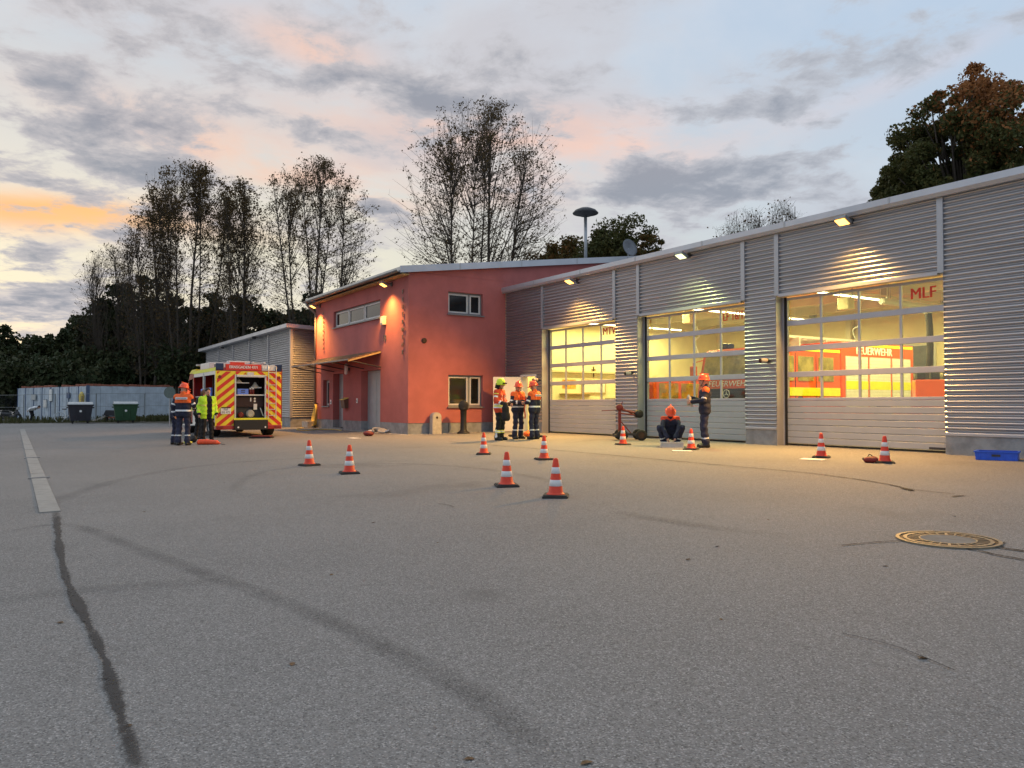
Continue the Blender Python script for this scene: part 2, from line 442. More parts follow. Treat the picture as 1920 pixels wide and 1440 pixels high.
def text(name, body, size, M, m, parent=None, extrude=.004, align='CENTER', space=1.0, sx=1.0, bold=0.0):
    cu = bpy.data.curves.new(name, 'FONT'); cu.body = body; cu.size = size; cu.extrude = extrude; cu.resolution_u = 2
    cu.align_x = align; cu.align_y = 'CENTER'; cu.space_character = space
    t = bpy.data.objects.new(name, cu); COL.objects.link(t)
    bpy.context.view_layer.update()
    me = bpy.data.meshes.new_from_object(t)
    bpy.data.objects.remove(t); bpy.data.curves.remove(cu)
    if bold:
        base_ = me.copy(); bm = bmesh.new()
        for k_, sh_ in enumerate((-bold, 0.0, bold)):
            m2 = base_.copy(); m2.transform(Matrix.Translation((sh_, 0, .0012 * k_))); bm.from_mesh(m2); bpy.data.meshes.remove(m2)
        bm.to_mesh(me); bm.free(); bpy.data.meshes.remove(base_)
    me.transform(M @ Matrix.Diagonal((sx, 1, 1, 1)))
    me.materials.clear(); me.materials.append(MATS[m])
    for p in me.polygons: p.material_index = 0
    me.name = name
    return link(name, me, parent)
def frame(o, xa, ya):                                             # matrix from origin and two in-plane axes
    xa = Vector(xa).normalized(); ya = Vector(ya).normalized(); za = xa.cross(ya); o = Vector(o)
    return Matrix(((xa.x, ya.x, za.x, o.x), (xa.y, ya.y, za.y, o.y), (xa.z, ya.z, za.z, o.z), (0, 0, 0, 1)))
FACE_MY = lambda x, y, z: frame((x, y, z), (1, 0, 0), (0, 0, 1))     # text readable from -Y
FACE_PX = lambda x, y, z: frame((x, y, z), (0, 1, 0), (0, 0, 1))     # text readable from +X
# ================================================================== THE SETTING
def asphalt_material():
    m = bpy.data.materials.new('asphalt'); m.use_nodes = True; MATS['asphalt'] = m
    t = NT(m.node_tree); b = m.node_tree.nodes['Principled BSDF']
    v = t.n('ShaderNodeTexCoord').outputs['Object']
    big = t.noise(v, .12, 5, .6); mid = t.noise(v, .9, 5, .6); grit = t.noise(v, 60, 3, .7)
    vo = t.n('ShaderNodeTexVoronoi'); vo.inputs['Scale'].default_value = 150; t.l(v, vo.inputs['Vector'])
    vs2 = t.n('ShaderNodeSeparateColor'); t.l(vo.outputs['Color'], vs2.inputs[0])
    vo2 = t.n('ShaderNodeTexVoronoi'); vo2.inputs['Scale'].default_value = 70; t.l(v, vo2.inputs['Vector'])
    vs3 = t.n('ShaderNodeSeparateColor'); t.l(vo2.outputs['Color'], vs3.inputs[0])
    c = t.mix(t.sstep(big, .32, .68), (.168, .165, .160), (.215, .210, .202))
    c = t.mix(t.m('MULTIPLY', t.sstep(mid, .5, .8), .35), c, (.14, .137, .132))
    c = t.mix(t.m('MULTIPLY', t.sstep(vs2.outputs[0], .35, .0), .75), c, (.055, .054, .053))     # dark binder between the chips
    c = t.mix(t.m('MULTIPLY', t.sstep(vs2.outputs[1], .72, 1.0), .8), c, (.42, .41, .395))      # pale chips
    c = t.mix(t.m('MULTIPLY', t.sstep(vs3.outputs[0], .86, 1.0), .55), c, (.11, .105, .10))
    c = t.mix(t.m('MULTIPLY', t.sstep(grit, .45, .7), .25), c, (.10, .098, .095))
    c = t.mix(t.m('MULTIPLY', t.sstep(t.noise(v, .35, 6, .65, .4), .57, .72), .42), c, (.09, .087, .084))  # old damp and oil stains
    c = t.mix(t.m('MULTIPLY', t.sstep(t.noise(v, 1.7, 7, .7, .6), .58, .74), .30), c, (.24, .23, .21))    # dusty, sanded areas
    t.l(c, b.inputs['Base Color']); b.inputs['Roughness'].default_value = .82; b.inputs['Specular IOR Level'].default_value = .35
    bp = t.n('ShaderNodeBump'); bp.inputs['Strength'].default_value = .55; bp.inputs['Distance'].default_value = .006
    t.l(t.m('ADD', vo.outputs['Distance'], t.m('MULTIPLY', grit, .6)), bp.inputs['Height']); t.l(bp.outputs[0], b.inputs['Normal'])
asphalt_material()
mb = MB()
ys = [-250, -40, 0, 250]; xs = [-400, -34, 250]
for y in ys:
    for x in xs: mb.v.append((x, y, gz(x, y)))
for i in range(3):
    for j in range(2): mb.face([i * 3 + j, i * 3 + j + 1, (i + 1) * 3 + j + 1, (i + 1) * 3 + j])
ground = struct(mb.build('ground', 'asphalt'), 'worn grey asphalt yard in front of the fire station')

# grass verge along the far edge of the yard, under the bins and the container
mb = MB(); pts0 = []
random.seed(3)
for i in range(41):
    px = -250 + i * 16
    g = G(px, 793.5 + random.uniform(-.7, .7)); pts0.append((g.x, g.y))
far = [(-46 - 90 * math.cos(R(40)) if 0 else x - 60, y + 0) for x, y in pts0]
for (x, y) in pts0: mb.v.append((x, y, gz(x, y) + .02))
for (x, y) in far: mb.v.append((x, y, gz(x, y) + .02))
n_ = len(pts0)
for i in range(n_ - 1): mb.face([i, i + 1, n_ + i + 1, n_ + i])
verge = struct(mb.build('verge', 'verge_soil'), 'weedy strip of soil at the edge of the yard')

# tyre marks: thin soft dark arcs on the asphalt
def mark_mat(name, dark, amount):
    m = bpy.data.materials.new(name); m.use_nodes = True; MATS[name] = m
    t = NT(m.node_tree); b = m.node_tree.nodes['Principled BSDF']
    uv = t.n('ShaderNodeUVMap'); sp = t.n('ShaderNodeSeparateXYZ'); t.l(uv.outputs[0], sp.inputs[0])
    ob = t.n('ShaderNodeTexCoord').outputs['Object']
    edge = t.m('SUBTRACT', 1.0, t.m('POWER', t.m('ABSOLUTE', t.m('SUBTRACT', t.m('MULTIPLY', sp.outputs[0], 2.0), 1.0)), 2.0))
    endf = t.m('SUBTRACT', 1.0, t.m('POWER', t.m('ABSOLUTE', t.m('SUBTRACT', t.m('MULTIPLY', sp.outputs[1], 2.0), 1.0)), 6.0))
    nz = t.sstep(t.noise(ob, 2.5, 6, .65), .3, .75); gr = t.sstep(t.noise(ob, 70, 2, .6), .35, .65)
    a = t.m('MULTIPLY', t.m('MULTIPLY', t.m('MULTIPLY', edge, endf), t.m('ADD', .25, t.m('MULTIPLY', nz, .75))), t.m('MULTIPLY', t.m('ADD', .35, gr), amount), clamp=True)
    b.inputs['Base Color'].default_value = (*dark, 1); b.inputs['Roughness'].default_value = .8
    tr = t.n('ShaderNodeBsdfTransparent'); mx = t.n('ShaderNodeMixShader')
    t.l(a, mx.inputs[0]); t.l(tr.outputs[0], mx.inputs[1]); t.l(b.outputs[0], mx.inputs[2])
    t.l(mx.outputs[0], m.node_tree.nodes['Material Output'].inputs[0])
mark_mat('tyre_mark', (.05, .05, .05), .36); mark_mat('tyre_faint', (.05, .05, .05), .24)
mark_mat('tar_blend', (.022, .022, .023), 3.0)
def spline(pts, per=10):
    P = [Vector(p) for p in pts]; out = []
    for i in range(len(P) - 1):
        a, b_, c, d = P[max(i - 1, 0)], P[i], P[i + 1], P[min(i + 2, len(P) - 1)]
        for k in range(per):
            t = k / per
            out.append(.5 * ((2 * b_) + (c - a) * t + (2 * a - 5 * b_ + 4 * c - d) * t * t + (3 * b_ - a - 3 * c + d) * t ** 3))
    out.append(P[-1]); return out
def strip(name, pts, wid, m, lift, jitter=0.0, per=10, wfn=None):
    c = spline([(p[0], p[1], 0) for p in pts], per); mb = MB(); n = len(c); uvs = []
    for i, p in enumerate(c):
        t = (c[min(i + 1, n - 1)] - c[max(i - 1, 0)]).normalized(); nn = Vector((-t.y, t.x, 0))
        w_ = (wfn(i / (n - 1)) if wfn else wid) / 2
        for sgn in (-1, 1):
            q_ = p + nn * sgn * (w_ + random.uniform(-jitter, jitter)); mb.v.append((q_.x, q_.y, gz(q_.x, q_.y) + lift)); uvs.append(((sgn + 1) / 2, i / (n - 1)))
    for i in range(n - 1): mb.face([2 * i, 2 * i + 2, 2 * i + 3, 2 * i + 1][::-1])
    o = mb.build(name, m)
    ul = o.data.uv_layers.new(name='UVMap')
    for lp in o.data.loops: ul.data[lp.index].uv = uvs[lp.vertex_index]
    return o
def gp(l): return [G(*p)[:2] for p in l]
for i, (l, wd, mm) in enumerate([
        ([(0, 1000), (130, 985), (300, 1045), (560, 1140), (750, 1230), (900, 1310), (1060, 1450)], .20, 'tyre_mark'),
        ([(60, 965), (130, 930), (220, 902), (330, 880), (460, 866), (640, 856)], .32, 'tyre_faint'),
        ([(440, 925), (452, 903), (500, 884), (600, 873), (760, 870), (900, 879), (1010, 897), (1060, 915)], .24, 'tyre_faint'),
        ([(0, 1130), (130, 1110), (420, 1090)], .3, 'tyre_faint'),
        ([(1150, 960), (1300, 985), (1500, 1010)], .3, 'tyre_faint')]):
    struct(strip('tyre_mark', gp(l), wd, mm, .004 + .0008 * i), 'dark curved tyre mark on the asphalt')
# bitumen seam in the foreground, concrete slabs leading to it
random.seed(5)
struct(strip('tar_seam', gp([(105, 960), (109, 1010), (117, 1060), (130, 1100), (165, 1172), (193, 1230), (222, 1330), (262, 1450)]), .09, 'tar_blend', .009, .010, 45,
             lambda u: .045 + .018 * math.sin(u * 9) ** 2 + .018 * math.sin(u * 41) + (.03 if u < .12 else 0)), 'black bitumen seam running along the asphalt from the concrete slabs')
for l, wd in (([(840, 828), (900, 833), (960, 838), (1080, 848), (1180, 857), (1300, 868), (1400, 877), (1500, 886), (1560, 893), (1650, 906), (1700, 917), (1712, 921)], .030),
              ([(1700, 917), (1750, 923), (1790, 927)], .018), ([(1785, 932), (1808, 930)], .04), ([(1690, 916), (1712, 921)], .06),
              ([(1578, 1024), (1640, 1018), (1700, 1015)], .018), ([(1745, 1021), (1830, 1033), (1870, 1042), (1960, 1058)], .024), ([(1855, 1026), (1880, 1029), (1960, 1040)], .034), ([(1886, 1018), (1873, 1022), (1883, 1027)], .018),
              ([(820, 945), (840, 948), (852, 952)], .012), ([(1580, 1190), (1680, 1215), (1790, 1260)], .006)):
    struct(strip('crack_seam', gp(l), wd, 'tar', .0095, wd * .22, 14), 'thin dark sealed crack in the asphalt')
slabs = bpy.data.objects.new('slab_path', None); COL.objects.link(slabs); struct(slabs, 'row of pale concrete slabs set into the asphalt')
a, b_ = G(94, 961), G(42, 806)
a.z = b_.z = 0; dirv = (b_ - a).normalized(); tot = (b_ - a).length; side = Vector((-dirv.y, dirv.x, 0)); k = 0; s_ = 0.0
slab_mesh = None
while s_ < tot and k < 60:
    L = .98
    mb = MB(); c0 = a + dirv * (s_ + .006); c1 = a + dirv * (s_ + L - .006); hw = .105
    P4 = [c0 - side * hw, c0 + side * hw, c1 + side * hw, c1 - side * hw]
    lift = .012 + random.uniform(-.003, .004)
    vv = [(p.x, p.y, gz(p.x, p.y) - .03) for p in P4] + [(p.x, p.y, gz(p.x, p.y) + lift) for p in P4]
    mb.add(vv, [(0, 1, 2, 3), (4, 7, 6, 5), (0, 4, 5, 1), (1, 5, 6, 2), (2, 6, 7, 3), (3, 7, 4, 0)])
    mb.build('slab', 'concrete_slab', slabs); s_ += L; k += 1
    if k in (5, 11):                                        # raised cross joints
        c = a + dirv * (s_ - .0); mb = MB(); e = .16
        P4 = [c - side * e - dirv * .03, c + side * e - dirv * .03, c + side * e + dirv * .03, c - side * e + dirv * .03]
        vv = [(p.x, p.y, gz(p.x, p.y) - .02) for p in P4] + [(p.x, p.y, gz(p.x, p.y) + .025) for p in P4]
        mb.add(vv, [(0, 1, 2, 3), (4, 7, 6, 5), (0, 4, 5, 1), (1, 5, 6, 2), (2, 6, 7, 3), (3, 7, 4, 0)]); mb.build('joint', 'concrete', slabs)

# manhole cover: iron frame, ring of slots, concrete disc
mc = G(1777, 1013.5)
mh = thing('manhole_cover', 'round manhole cover with rusty slotted ring and concrete centre', 'manhole', (mc.x, mc.y, mc.z))
mh.rotation_euler = (math.atan(.0133), 0, 0)
def ring(r0, r1, z0, z1, m, name, n=64):
    mb = MB(); mb.lathe([(r0, z0), (r0, z1), (r1, z1), (r1, z0)], n, cap=False); return mb.build(name, m, mh)
ring(.375, .405, -.02, .016, 'worn_iron', 'outer_ring'); ring(.345, .375, -.02, .008, 'rust_iron', 'groove')
ring(.315, .345, -.02, .015, 'worn_iron', 'middle_ring'); ring(.225, .315, -.02, .009, 'rust_iron', 'slot_bed')
ring(.212, .225, -.02, .015, 'worn_iron', 'inner_ring')
mb = MB(); mb.lathe([(.212, -.02), (.212, .013)], 48); mb.build('concrete_disc', 'manhole_concrete', mh)
mb = MB()
for i in range(24):
    M = Matrix.Rotation(2 * math.pi * i / 24, 4, 'Z'); wd = .014 if i % 4 else .022
    mb = MB(); mb.box(.2255, .3145, -wd / 2, wd / 2, -.01, .0145, M); mb.build('rib', 'worn_iron', mh)

# ================================================================== HALL
EAVE = 5.50
DOORS = [(2.50, 6.60), (7.64, 11.83), (12.82, 17.05)]
DTOP, REC = 3.80, .26
XE = 24.5
hall = thing('fire_station_hall', 'long vehicle hall with silver corrugated cladding and three glazed sectional doors', 'building', (0, 0, 0))
PITCH, AMP = .110, .050
def prof_u(u): return .5 + .5 * math.cos(math.pi * u / .62) if u < .62 else .5 - .5 * math.cos(math.pi * (u - .62) / .38)
def corrugated(mb, x0, x1, z0, z1, y):                      # wavy sheet facing -Y
    n = max(2, int(round((z1 - z0) / PITCH)) * 10); o = len(mb.v); mb.smooth = True
    for i in range(n + 1):
        z = z0 + (z1 - z0) * i / n; ph = 2 * math.pi * (z / PITCH)
        yy = y - AMP * prof_u((z / PITCH) % 1.0)
        mb.v += [(x0, yy, z), (x1, yy, z)]
    for i in range(n): mb.face([o + 2 * i, o + 2 * i + 1, o + 2 * i + 3, o + 2 * i + 2])
    mb.smooth = False
    return mb
CL0 = .43
TW = .13
spans = [(0.05, 2.50 - 1e-3, CL0), (2.50, 6.60, DTOP + .06), (6.60, 7.64, CL0), (7.64, 11.83, DTOP + .06), (11.83, 12.82, CL0), (12.82, 17.05, DTOP + .06), (17.05, XE, CL0)]
SD0, SD1, SDT = 1.15, 2.12, 2.12                          # small side door opening
for i, (x0, x1, z0) in enumerate(spans):
    if i == 0:
        for (p0, p1, pz) in ((.05, SD0, CL0), (SD0, SD1, SDT + .06), (SD1, 2.50, CL0)):
            corrugated(MB(), p0, p1, pz, EAVE - .02, 0).build('cladding_panel', 'silver_clad', hall)
    elif i == 6:
        for p0, p1 in ((17.05, 20.8), (20.8, XE)): corrugated(MB(), p0, p1, z0, EAVE - .02, 0).build('cladding_panel', 'silver_clad', hall)
    else:
        corrugated(MB(), x0, x1, z0, EAVE - .02, 0).build('cladding_panel', 'silver_clad', hall)
for i, (a0, a1) in enumerate(DOORS):                          # vertical cover strips over the doors, drip edge
    for x in (a0 - .02, a1 - TW + .02):
        MB().box(x, x + TW, -AMP - .012, .0, DTOP + .02, EAVE - .03).build('cover_strip', 'silver_trim', hall)
    MB().box(a0 + TW - .02, a1 - TW + .02, -AMP - .016, .04, DTOP - .02, DTOP + .055).build('drip_edge', 'silver_trim', hall)
for x0, x1 in ((SD1 + .005, 2.50), (6.60, 7.64), (11.83, 12.82), (17.05, XE), (.01, SD0 - .005)):
    MB().box(x0 + .002, x1 - .002, -.055, .0, CL0 - .03, CL0 + .012).build('base_flashing', 'silver_trim', hall)
    MB().box(x0 + .002, x1 - .002, -.03, .25, -.30, CL0 - .032).build('plinth', 'concrete', hall)
for x0, x1 in ((.05, SD0), (SD1, 2.50), (6.60, 7.64), (11.83, 12.82), (17.05, XE)):   # wall body behind cladding
    MB().box(x0, x1, .004, .24, CL0 - .03, EAVE - .05).build('wall', 'ceiling_mat', hall)
for a0, a1 in DOORS: MB().box(a0, a1, .004, .24, DTOP + .0, EAVE - .05).build('wall', 'ceiling_mat', hall)
MB().box(SD0, SD1, .004, .24, SDT + .06, EAVE - .05).build('wall', 'ceiling_mat', hall)
# fascia in lengths, gutter line, roof
mb = MB(); mb.prism([(-.16, EAVE - .09), (-.05, EAVE - .09), (-.03, EAVE - .02), (.05, EAVE - .02), (.05, EAVE + .13), (-.20, EAVE + .13), (-.20, EAVE - .01)], -.28, XE + .3, 'x')
mb.build('fascia', 'fascia', hall)
for i in range(9):
    x = 2.2 + i * 2.75
    MB().box(x, x + .05, -.206, -.18, EAVE - .012, EAVE + .133).build('fascia_joint', 'silver_trim', hall)
MB().box(-.02, XE + .3, .05, 12.3, EAVE + .0, EAVE + .12).build('roof', 'zinc', hall)
# inside
MB().box(.02, XE, .24, 12.0, -.2, .006).build('floor', 'hall_floor', hall)
MB().box(.02, XE, 12.0, 12.25, -.2, EAVE).build('back_wall', 'wall_cream', hall)
MB().box(-.02, .05, .0, 12.25, -.2, EAVE).build('end_wall', 'wall_cream', hall)
MB().box(18.3, 18.5, .26, 11.99, .0, 4.9).build('partition_wall', 'wall_cream', hall)
MB().box(.06, 18.3, .25, 11.98, 4.9, 5.0).build('ceiling', 'ceiling_mat', hall)
for y in (2.6, 5.2, 7.8, 10.4): MB().box(.06, 18.29, y - .1, y + .1, 4.62, 4.898).build('roof_beam', 'beam_mat', hall)
for x in (7.15, 12.3): MB().rbox(x - .11, x + .11, 11.7, 11.98, .01, 4.6, .02).build('column', 'beam_mat', hall)
# windows in the back wall
for x in (9.0, 13.2, 15.6):
    f = MB(); f.box(x, x + 1.5, 11.93, 11.995, 2.3, 3.3); fo = f.build('window', 'pale_frame', hall)
    MB().box(x + .08, x + 1.42, 11.90, 11.928, 2.38, 3.22).build('pane', 'dish_grey', fo)  # opaque grey stands in for dusk sky seen through the pane

# sectional doors
def sectional_door(a0, a1, word):
    y = REC; root = MB()
    root.box(a0 + .002, a0 + .09, y - .02, y + .12, .0, DTOP - .004); root.box(a1 - .09, a1 - .002, y - .02, y + .12, .0, DTOP - .004)   # guide frame
    door = root.build('sectional_door', 'door_alu', hall)
    MB().box(a0 + .05, a0 + .125, y - .028, y - .0205, .0, DTOP - .006).build('guide_gap_strip', 'rubber', door)  # black strips stand in for the dark gap between guide and leaf
    MB().box(a1 - .125, a1 - .05, y - .028, y - .0205, .0, DTOP - .006).build('guide_gap_strip', 'rubber', door)
    MB().box(a0 + .001, a0 + .006, -.03, y, .002, DTOP + .02).build('reveal', 'silver_trim', door)
    MB().box(a1 - .006, a1 - .001, -.03, y, .002, DTOP + .02).build('reveal', 'silver_trim', door)
    x0, x1 = a0 + .092, a1 - .092; zb, zt = 1.15, DTOP - .03
    MB().box(x0, x1, y + .0, y + .05, .01, .055).build('bottom_seal', 'rubber', door)
    # lower slats
    n = 7; h = (zb - .06) / n
    for i in range(n):
        z0 = .06 + i * h
        mb = MB(); mb.prism([(y + .0, z0 + .002), (y - .012, z0 + .016), (y - .012, z0 + h - .014), (y + .0, z0 + h - .002), (y + .045, z0 + h - .002), (y + .045, z0 + .002)], x0, x1, 'x')
        mb.build('slat', 'door_panel', door)
    # glazed rows: rails, mullions, panes
    rows = 4; rh = (zt - zb) / rows; rail = .085
    for r in range(rows + 1):
        z = zb + r * rh
        zz0, zz1 = (z, z + rail * .75) if r == 0 else ((z - rail * .75, z) if r == rows else (z - rail, z + rail))
        if 0 < r < rows: zz0, zz1 = z - rail * .8, z + rail * .8
        MB().rbox(x0, x1, y - .014, y + .046, zz0, zz1, .008).build('rail', 'door_alu', door)
    cw = (x1 - x0) / 4
    for r in range(rows):
        z0 = zb + r * rh + (rail * .75 if r == 0 else rail * .8); z1 = zb + (r + 1) * rh - (rail * .75 if r == rows - 1 else rail * .8)
        for c in range(5):
            x = x0 + c * cw; w0, w1 = (x, x + .045) if c == 0 else ((x - .045, x) if c == 4 else (x - .026, x + .026))
            MB().box(w0, w1, y - .008, y + .04, z0 - .001, z1 + .001).build('mullion', 'door_alu', door)
        for c in range(4):
            xa, xb = x0 + c * cw + (.045 if c == 0 else .026), x0 + (c + 1) * cw - (.045 if c == 3 else .026)
            mb = MB(); mb.box(xa - .004, xb + .004, y + .012, y + .018, z0 - .004, z1 + .004); mb.build('pane', 'glass', door)
    cxm = x0 + 3.5 * cw; zc = zb + 3.55 * rh
    text('lettering', word, .35 if len(word) < 5 else .33, FACE_MY(cxm, y + .009, zc), 'sig_text_red', door, .001, sx=.95 if len(word) < 5 else .74, bold=.010)
    return door
for (a0, a1), wd in zip(DOORS, ('MTW', 'LF 16/12', 'MLF')): sectional_door(a0, a1, wd)
MB().box(16.55, 16.93, REC - .016, REC - .0121, .075, .125).build('maker_plate', 'dark_metal', hall)

# side door, standing open outwards, frame and leaf
fr = MB(); fr.box(SD0 - .03, SD0 + .04, -.05, .24, .0, SDT + .05); fr.box(SD1 - .04, SD1 + .03, -.05, .24, .0, SDT + .05); fr.box(SD0 + .04, SD1 - .04, -.05, .24, SDT - .02, SDT + .05)
sdoor = fr.build('side_door', 'pale_frame', hall)
mb = MB(); mb.rbox(-1.05, 0, -.025, .025, .015, 2.09, .006, Matrix.Translation((SD0 + .0, -.06, 0)) @ Matrix.Rotation(R(62), 4, 'Z'))
mb.box(-.97, -.08, -.032, -.026, .12, 2.0, Matrix.Translation((SD0 + .0, -.06, 0)) @ Matrix.Rotation(R(62), 4, 'Z'))
mb.build('door_leaf', 'white_door', sdoor)
mb = MB(); M_ = Matrix.Translation((SD0, -.06, 0)) @ Matrix.Rotation(R(62), 4, 'Z'); mb.tube([(-.98, -.03, 1.02), (-.98, -.075, 1.02), (-.86, -.075, 1.02)], .011, 8, M=M_); mb.build('handle', 'dark_metal', sdoor)

# ------------------------------------------------------------------ floodlights under the hall eave
def spot(name, loc, target, energy, color, size, blend=.5, rad=.05, parent=None):
    d = bpy.data.lights.new(name, 'SPOT'); d.energy = energy; d.color = color; d.spot_size = R(size); d.spot_blend = blend; d.shadow_soft_size = rad
    o = bpy.data.objects.new(name, d); COL.objects.link(o); o.location = loc
    o.rotation_euler = (Vector(target) - Vector(loc)).to_track_quat('-Z', 'Y').to_euler()
    if parent: o.parent = parent
    return o
def floodlight(x, z, glow, label, energy, color, group, y0=0.0, out=.36, rz=0.0, size=140, tilt=25, aim=2.0):
    t = thing('floodlight', label, 'lamp', (x, y0, z), rz, group)
    mb = MB(); mb.box(-.02, .02, -out, -.02, .03, .06); mb.box(-.06, .06, -.05, .0, -.03, .11); mb.build('bracket', 'dark_metal', t)
    M = Matrix.Translation((0, -out, 0)) @ Matrix.Rotation(R(-tilt), 4, 'X')
    mb = MB(); mb.prism([(-.13, .06), (-.15, -.02), (.13, -.03), (.12, .05)], -.15, .15, 'x', M); mb.build('housing', 'grey_frame', t)
    mb = MB(); mb.box(-.125, .125, -.12, .10, -.042, -.0305, M); mb.build('lens', glow, t)
    spot('lamp_light', (0, -out - .04, -.10), (0, -out - aim, -3), energy, color, size, 1.0, .10, t)
    return t
floodlight(4.62, 5.26, 'sodium_glow', 'glowing amber floodlight under the eave above the door lettered MTW', 4200, (1.0, .50, .11), 'hall floodlights')
floodlight(9.85, 5.30, 'led_glow', 'dim greenish floodlight under the eave above the door lettered LF 16/12', 800, (.92, 1.0, .34), 'hall floodlights')
floodlight(14.95, 5.28, 'sodium_glow', 'bright amber floodlight under the eave above the door lettered MLF', 4200, (1.0, .50, .11), 'hall floodlights')

# fluorescent tubes inside
TUBES = [(1.25, 1.3 + 1.8 * k) for k in range(4)] + [(6.9, 1.3 + 1.8 * k) for k in range(5)] + [(11.75, 1.3 + 1.8 * k) for k in range(5)] + [(16.6, y) for y in (2.2, 5.2, 8.2)]
for i, (x, y) in enumerate(TUBES):
    t = thing('fluorescent_lamp', 'long fluorescent tube lamp hanging under the lit hall ceiling', 'lamp', (x, y, 4.28), 0, 'tube lamps in the hall')
    mb = MB(); mb.box(-.07, .07, -.02, 1.72, .05, .10); mb.tube([(0, .2, .10), (0, .2, .62)], .008, 5); mb.tube([(0, 1.5, .10), (0, 1.5, .62)], .008, 5); mb.build('batten', 'white', t)
    mb = MB(); mb.tube([(0, .02, .03), (0, 1.68, .03)], .028, 8); mb.build('tube', 'tube_glow', t)
    d = bpy.data.lights.new('tube_light', 'AREA'); d.shape = 'RECTANGLE'; d.size = .12; d.size_y = 1.6; d.energy = 115; d.color = (1.0, .80, .30); d.spread = R(180)
    o = bpy.data.objects.new('tube_light', d); COL.objects.link(o); o.parent = t; o.location = (0, .85, -.01)
# loudspeaker-like wall cameras beside the doors
for x, z, lab in ((2.30, 1.96, 'small grey camera on the cladding beside the open side door'), (7.36, 2.02, 'small grey camera on the cladding pier between the MTW and LF doors'), (12.55, 2.18, 'small grey camera on the cladding pier between the LF and MLF doors')):
    t = thing('wall_camera', lab, 'camera', (x, -.03, z), 0, 'wall cameras on the hall')
    mb = MB(); mb.box(-.04, .04, -.02, .01, -.05, .05); mb.build('bracket', 'dark_metal', t)
    mb = MB(); mb.smooth = True; mb.tube([(.02, -.04, 0), (-.02, -.12, 0), (-.05, -.21, -.01)], [.05, .062, .058], 12); mb.build('body', 'stone', t)
    mb = MB(); mb.tube([(-.05, -.21, -.01), (-.058, -.235, -.012)], [.06, .05], 12); mb.build('lens', 'black_gloss', t)

# ================================================================== RED BUILDING
RY, RX0 = -4.22, -10.05
SL = .137
def rtop(y): return 5.92 + SL * (y - RY)
red = thing('red_office_building', 'two storey station building with red rendered walls and sloping metal roof', 'building', (0, 0, 0))
# front wall (faces -Y) with openings, built from pieces
def wall_with_holes(name, x0, x1, z0, z1, holes, plane, thick, m, parent):
    """axis-aligned wall in the (u,z) plane cut by rectangular holes; plane(u, d, z) -> point"""
    us = sorted({x0, x1, *[h[0] for h in holes], *[h[1] for h in holes]}); zs = sorted({z0, z1, *[h[2] for h in holes], *[h[3] for h in holes]})
    inside = lambda u, z: any(h[0] < u < h[1] and h[2] < z < h[3] for h in holes)
    mb = MB(); cell = {}
    for i in range(len(us) - 1):
        for j in range(len(zs) - 1): cell[i, j] = not inside((us[i] + us[i + 1]) / 2, (zs[j] + zs[j + 1]) / 2)
    for (i, j), s in cell.items():
        if not s: continue
        a_, b2, c_, d_ = us[i], us[i + 1], zs[j], zs[j + 1]
        q4 = lambda *p: mb.add(p, [(0, 1, 2, 3)])
        q4(plane(a_, 0, c_), plane(b2, 0, c_), plane(b2, 0, d_), plane(a_, 0, d_))
        q4(plane(a_, thick, c_), plane(a_, thick, d_), plane(b2, thick, d_), plane(b2, thick, c_))
        if not cell.get((i - 1, j)): q4(plane(a_, 0, c_), plane(a_, 0, d_), plane(a_, thick, d_), plane(a_, thick, c_))
        if not cell.get((i + 1, j)): q4(plane(b2, 0, c_), plane(b2, thick, c_), plane(b2, thick, d_), plane(b2, 0, d_))
        if not cell.get((i, j - 1)): q4(plane(a_, 0, c_), plane(a_, thick, c_), plane(b2, thick, c_), plane(b2, 0, c_))
        if not cell.get((i, j + 1)): q4(plane(a_, 0, d_), plane(b2, 0, d_), plane(b2, thick, d_), plane(a_, thick, d_))
    return mb.build(name, m, parent)
PZ = .36
FH = [(-7.70, -2.55, 4.46, 5.18), (-9.0, -8.2, .97, 2.16), (-7.72, -6.48, PZ, 2.40), (-4.46, -2.50, PZ, 2.42)]
wall_with_holes('front_wall', RX0, -.361, PZ, 5.90, FH, lambda u, d, z: (u, RY + d, z), .36, 'red_render', red)
for x0, x1 in ((RX0, -7.72), (-6.48, -4.46), (-2.50, -.37)): MB().box(x0, x1, RY - .015 + .02, RY + .35, -.4, PZ).build('plinth', 'concrete', red)
# side wall (faces +X): sloped top
wall_with_holes('side_wall', RY, -.0, PZ, 5.90, [(-2.57, -1.05, 4.47, 5.31), (-2.56, -1.05, .96, 2.16)], lambda u, d, z: (0 - d, u, z), .36, 'red_render', red)
mb = MB(); mb.prism([(RY, 5.90), (8.0, 5.90), (8.0, rtop(8.0) - .03), (RY, rtop(RY) - .03)], -.36, 0, 'x'); mb.build('gable_wall', 'red_render', red)
MB().box(-.36, 0, .0, 8.0, EAVE - .1, 5.90).build('gable_wall', 'red_render', red)
MB().box(-.36, -.02, RY + .005, -.005, -.4, PZ).build('plinth', 'concrete', red)
MB().box(-.37, .004, -2.535, -2.525, .0, PZ + .002).build('plinth_joint', 'dark_metal', red)
MB().box(RX0, RX0 + .3, RY + .36, 8.0, -.3, rtop(RY) - .05).build('far_wall', 'red_render', red)
MB().box(RX0, -.36, 7.7, 8.0, -.3, 7.4).build('back_wall', 'red_render', red)
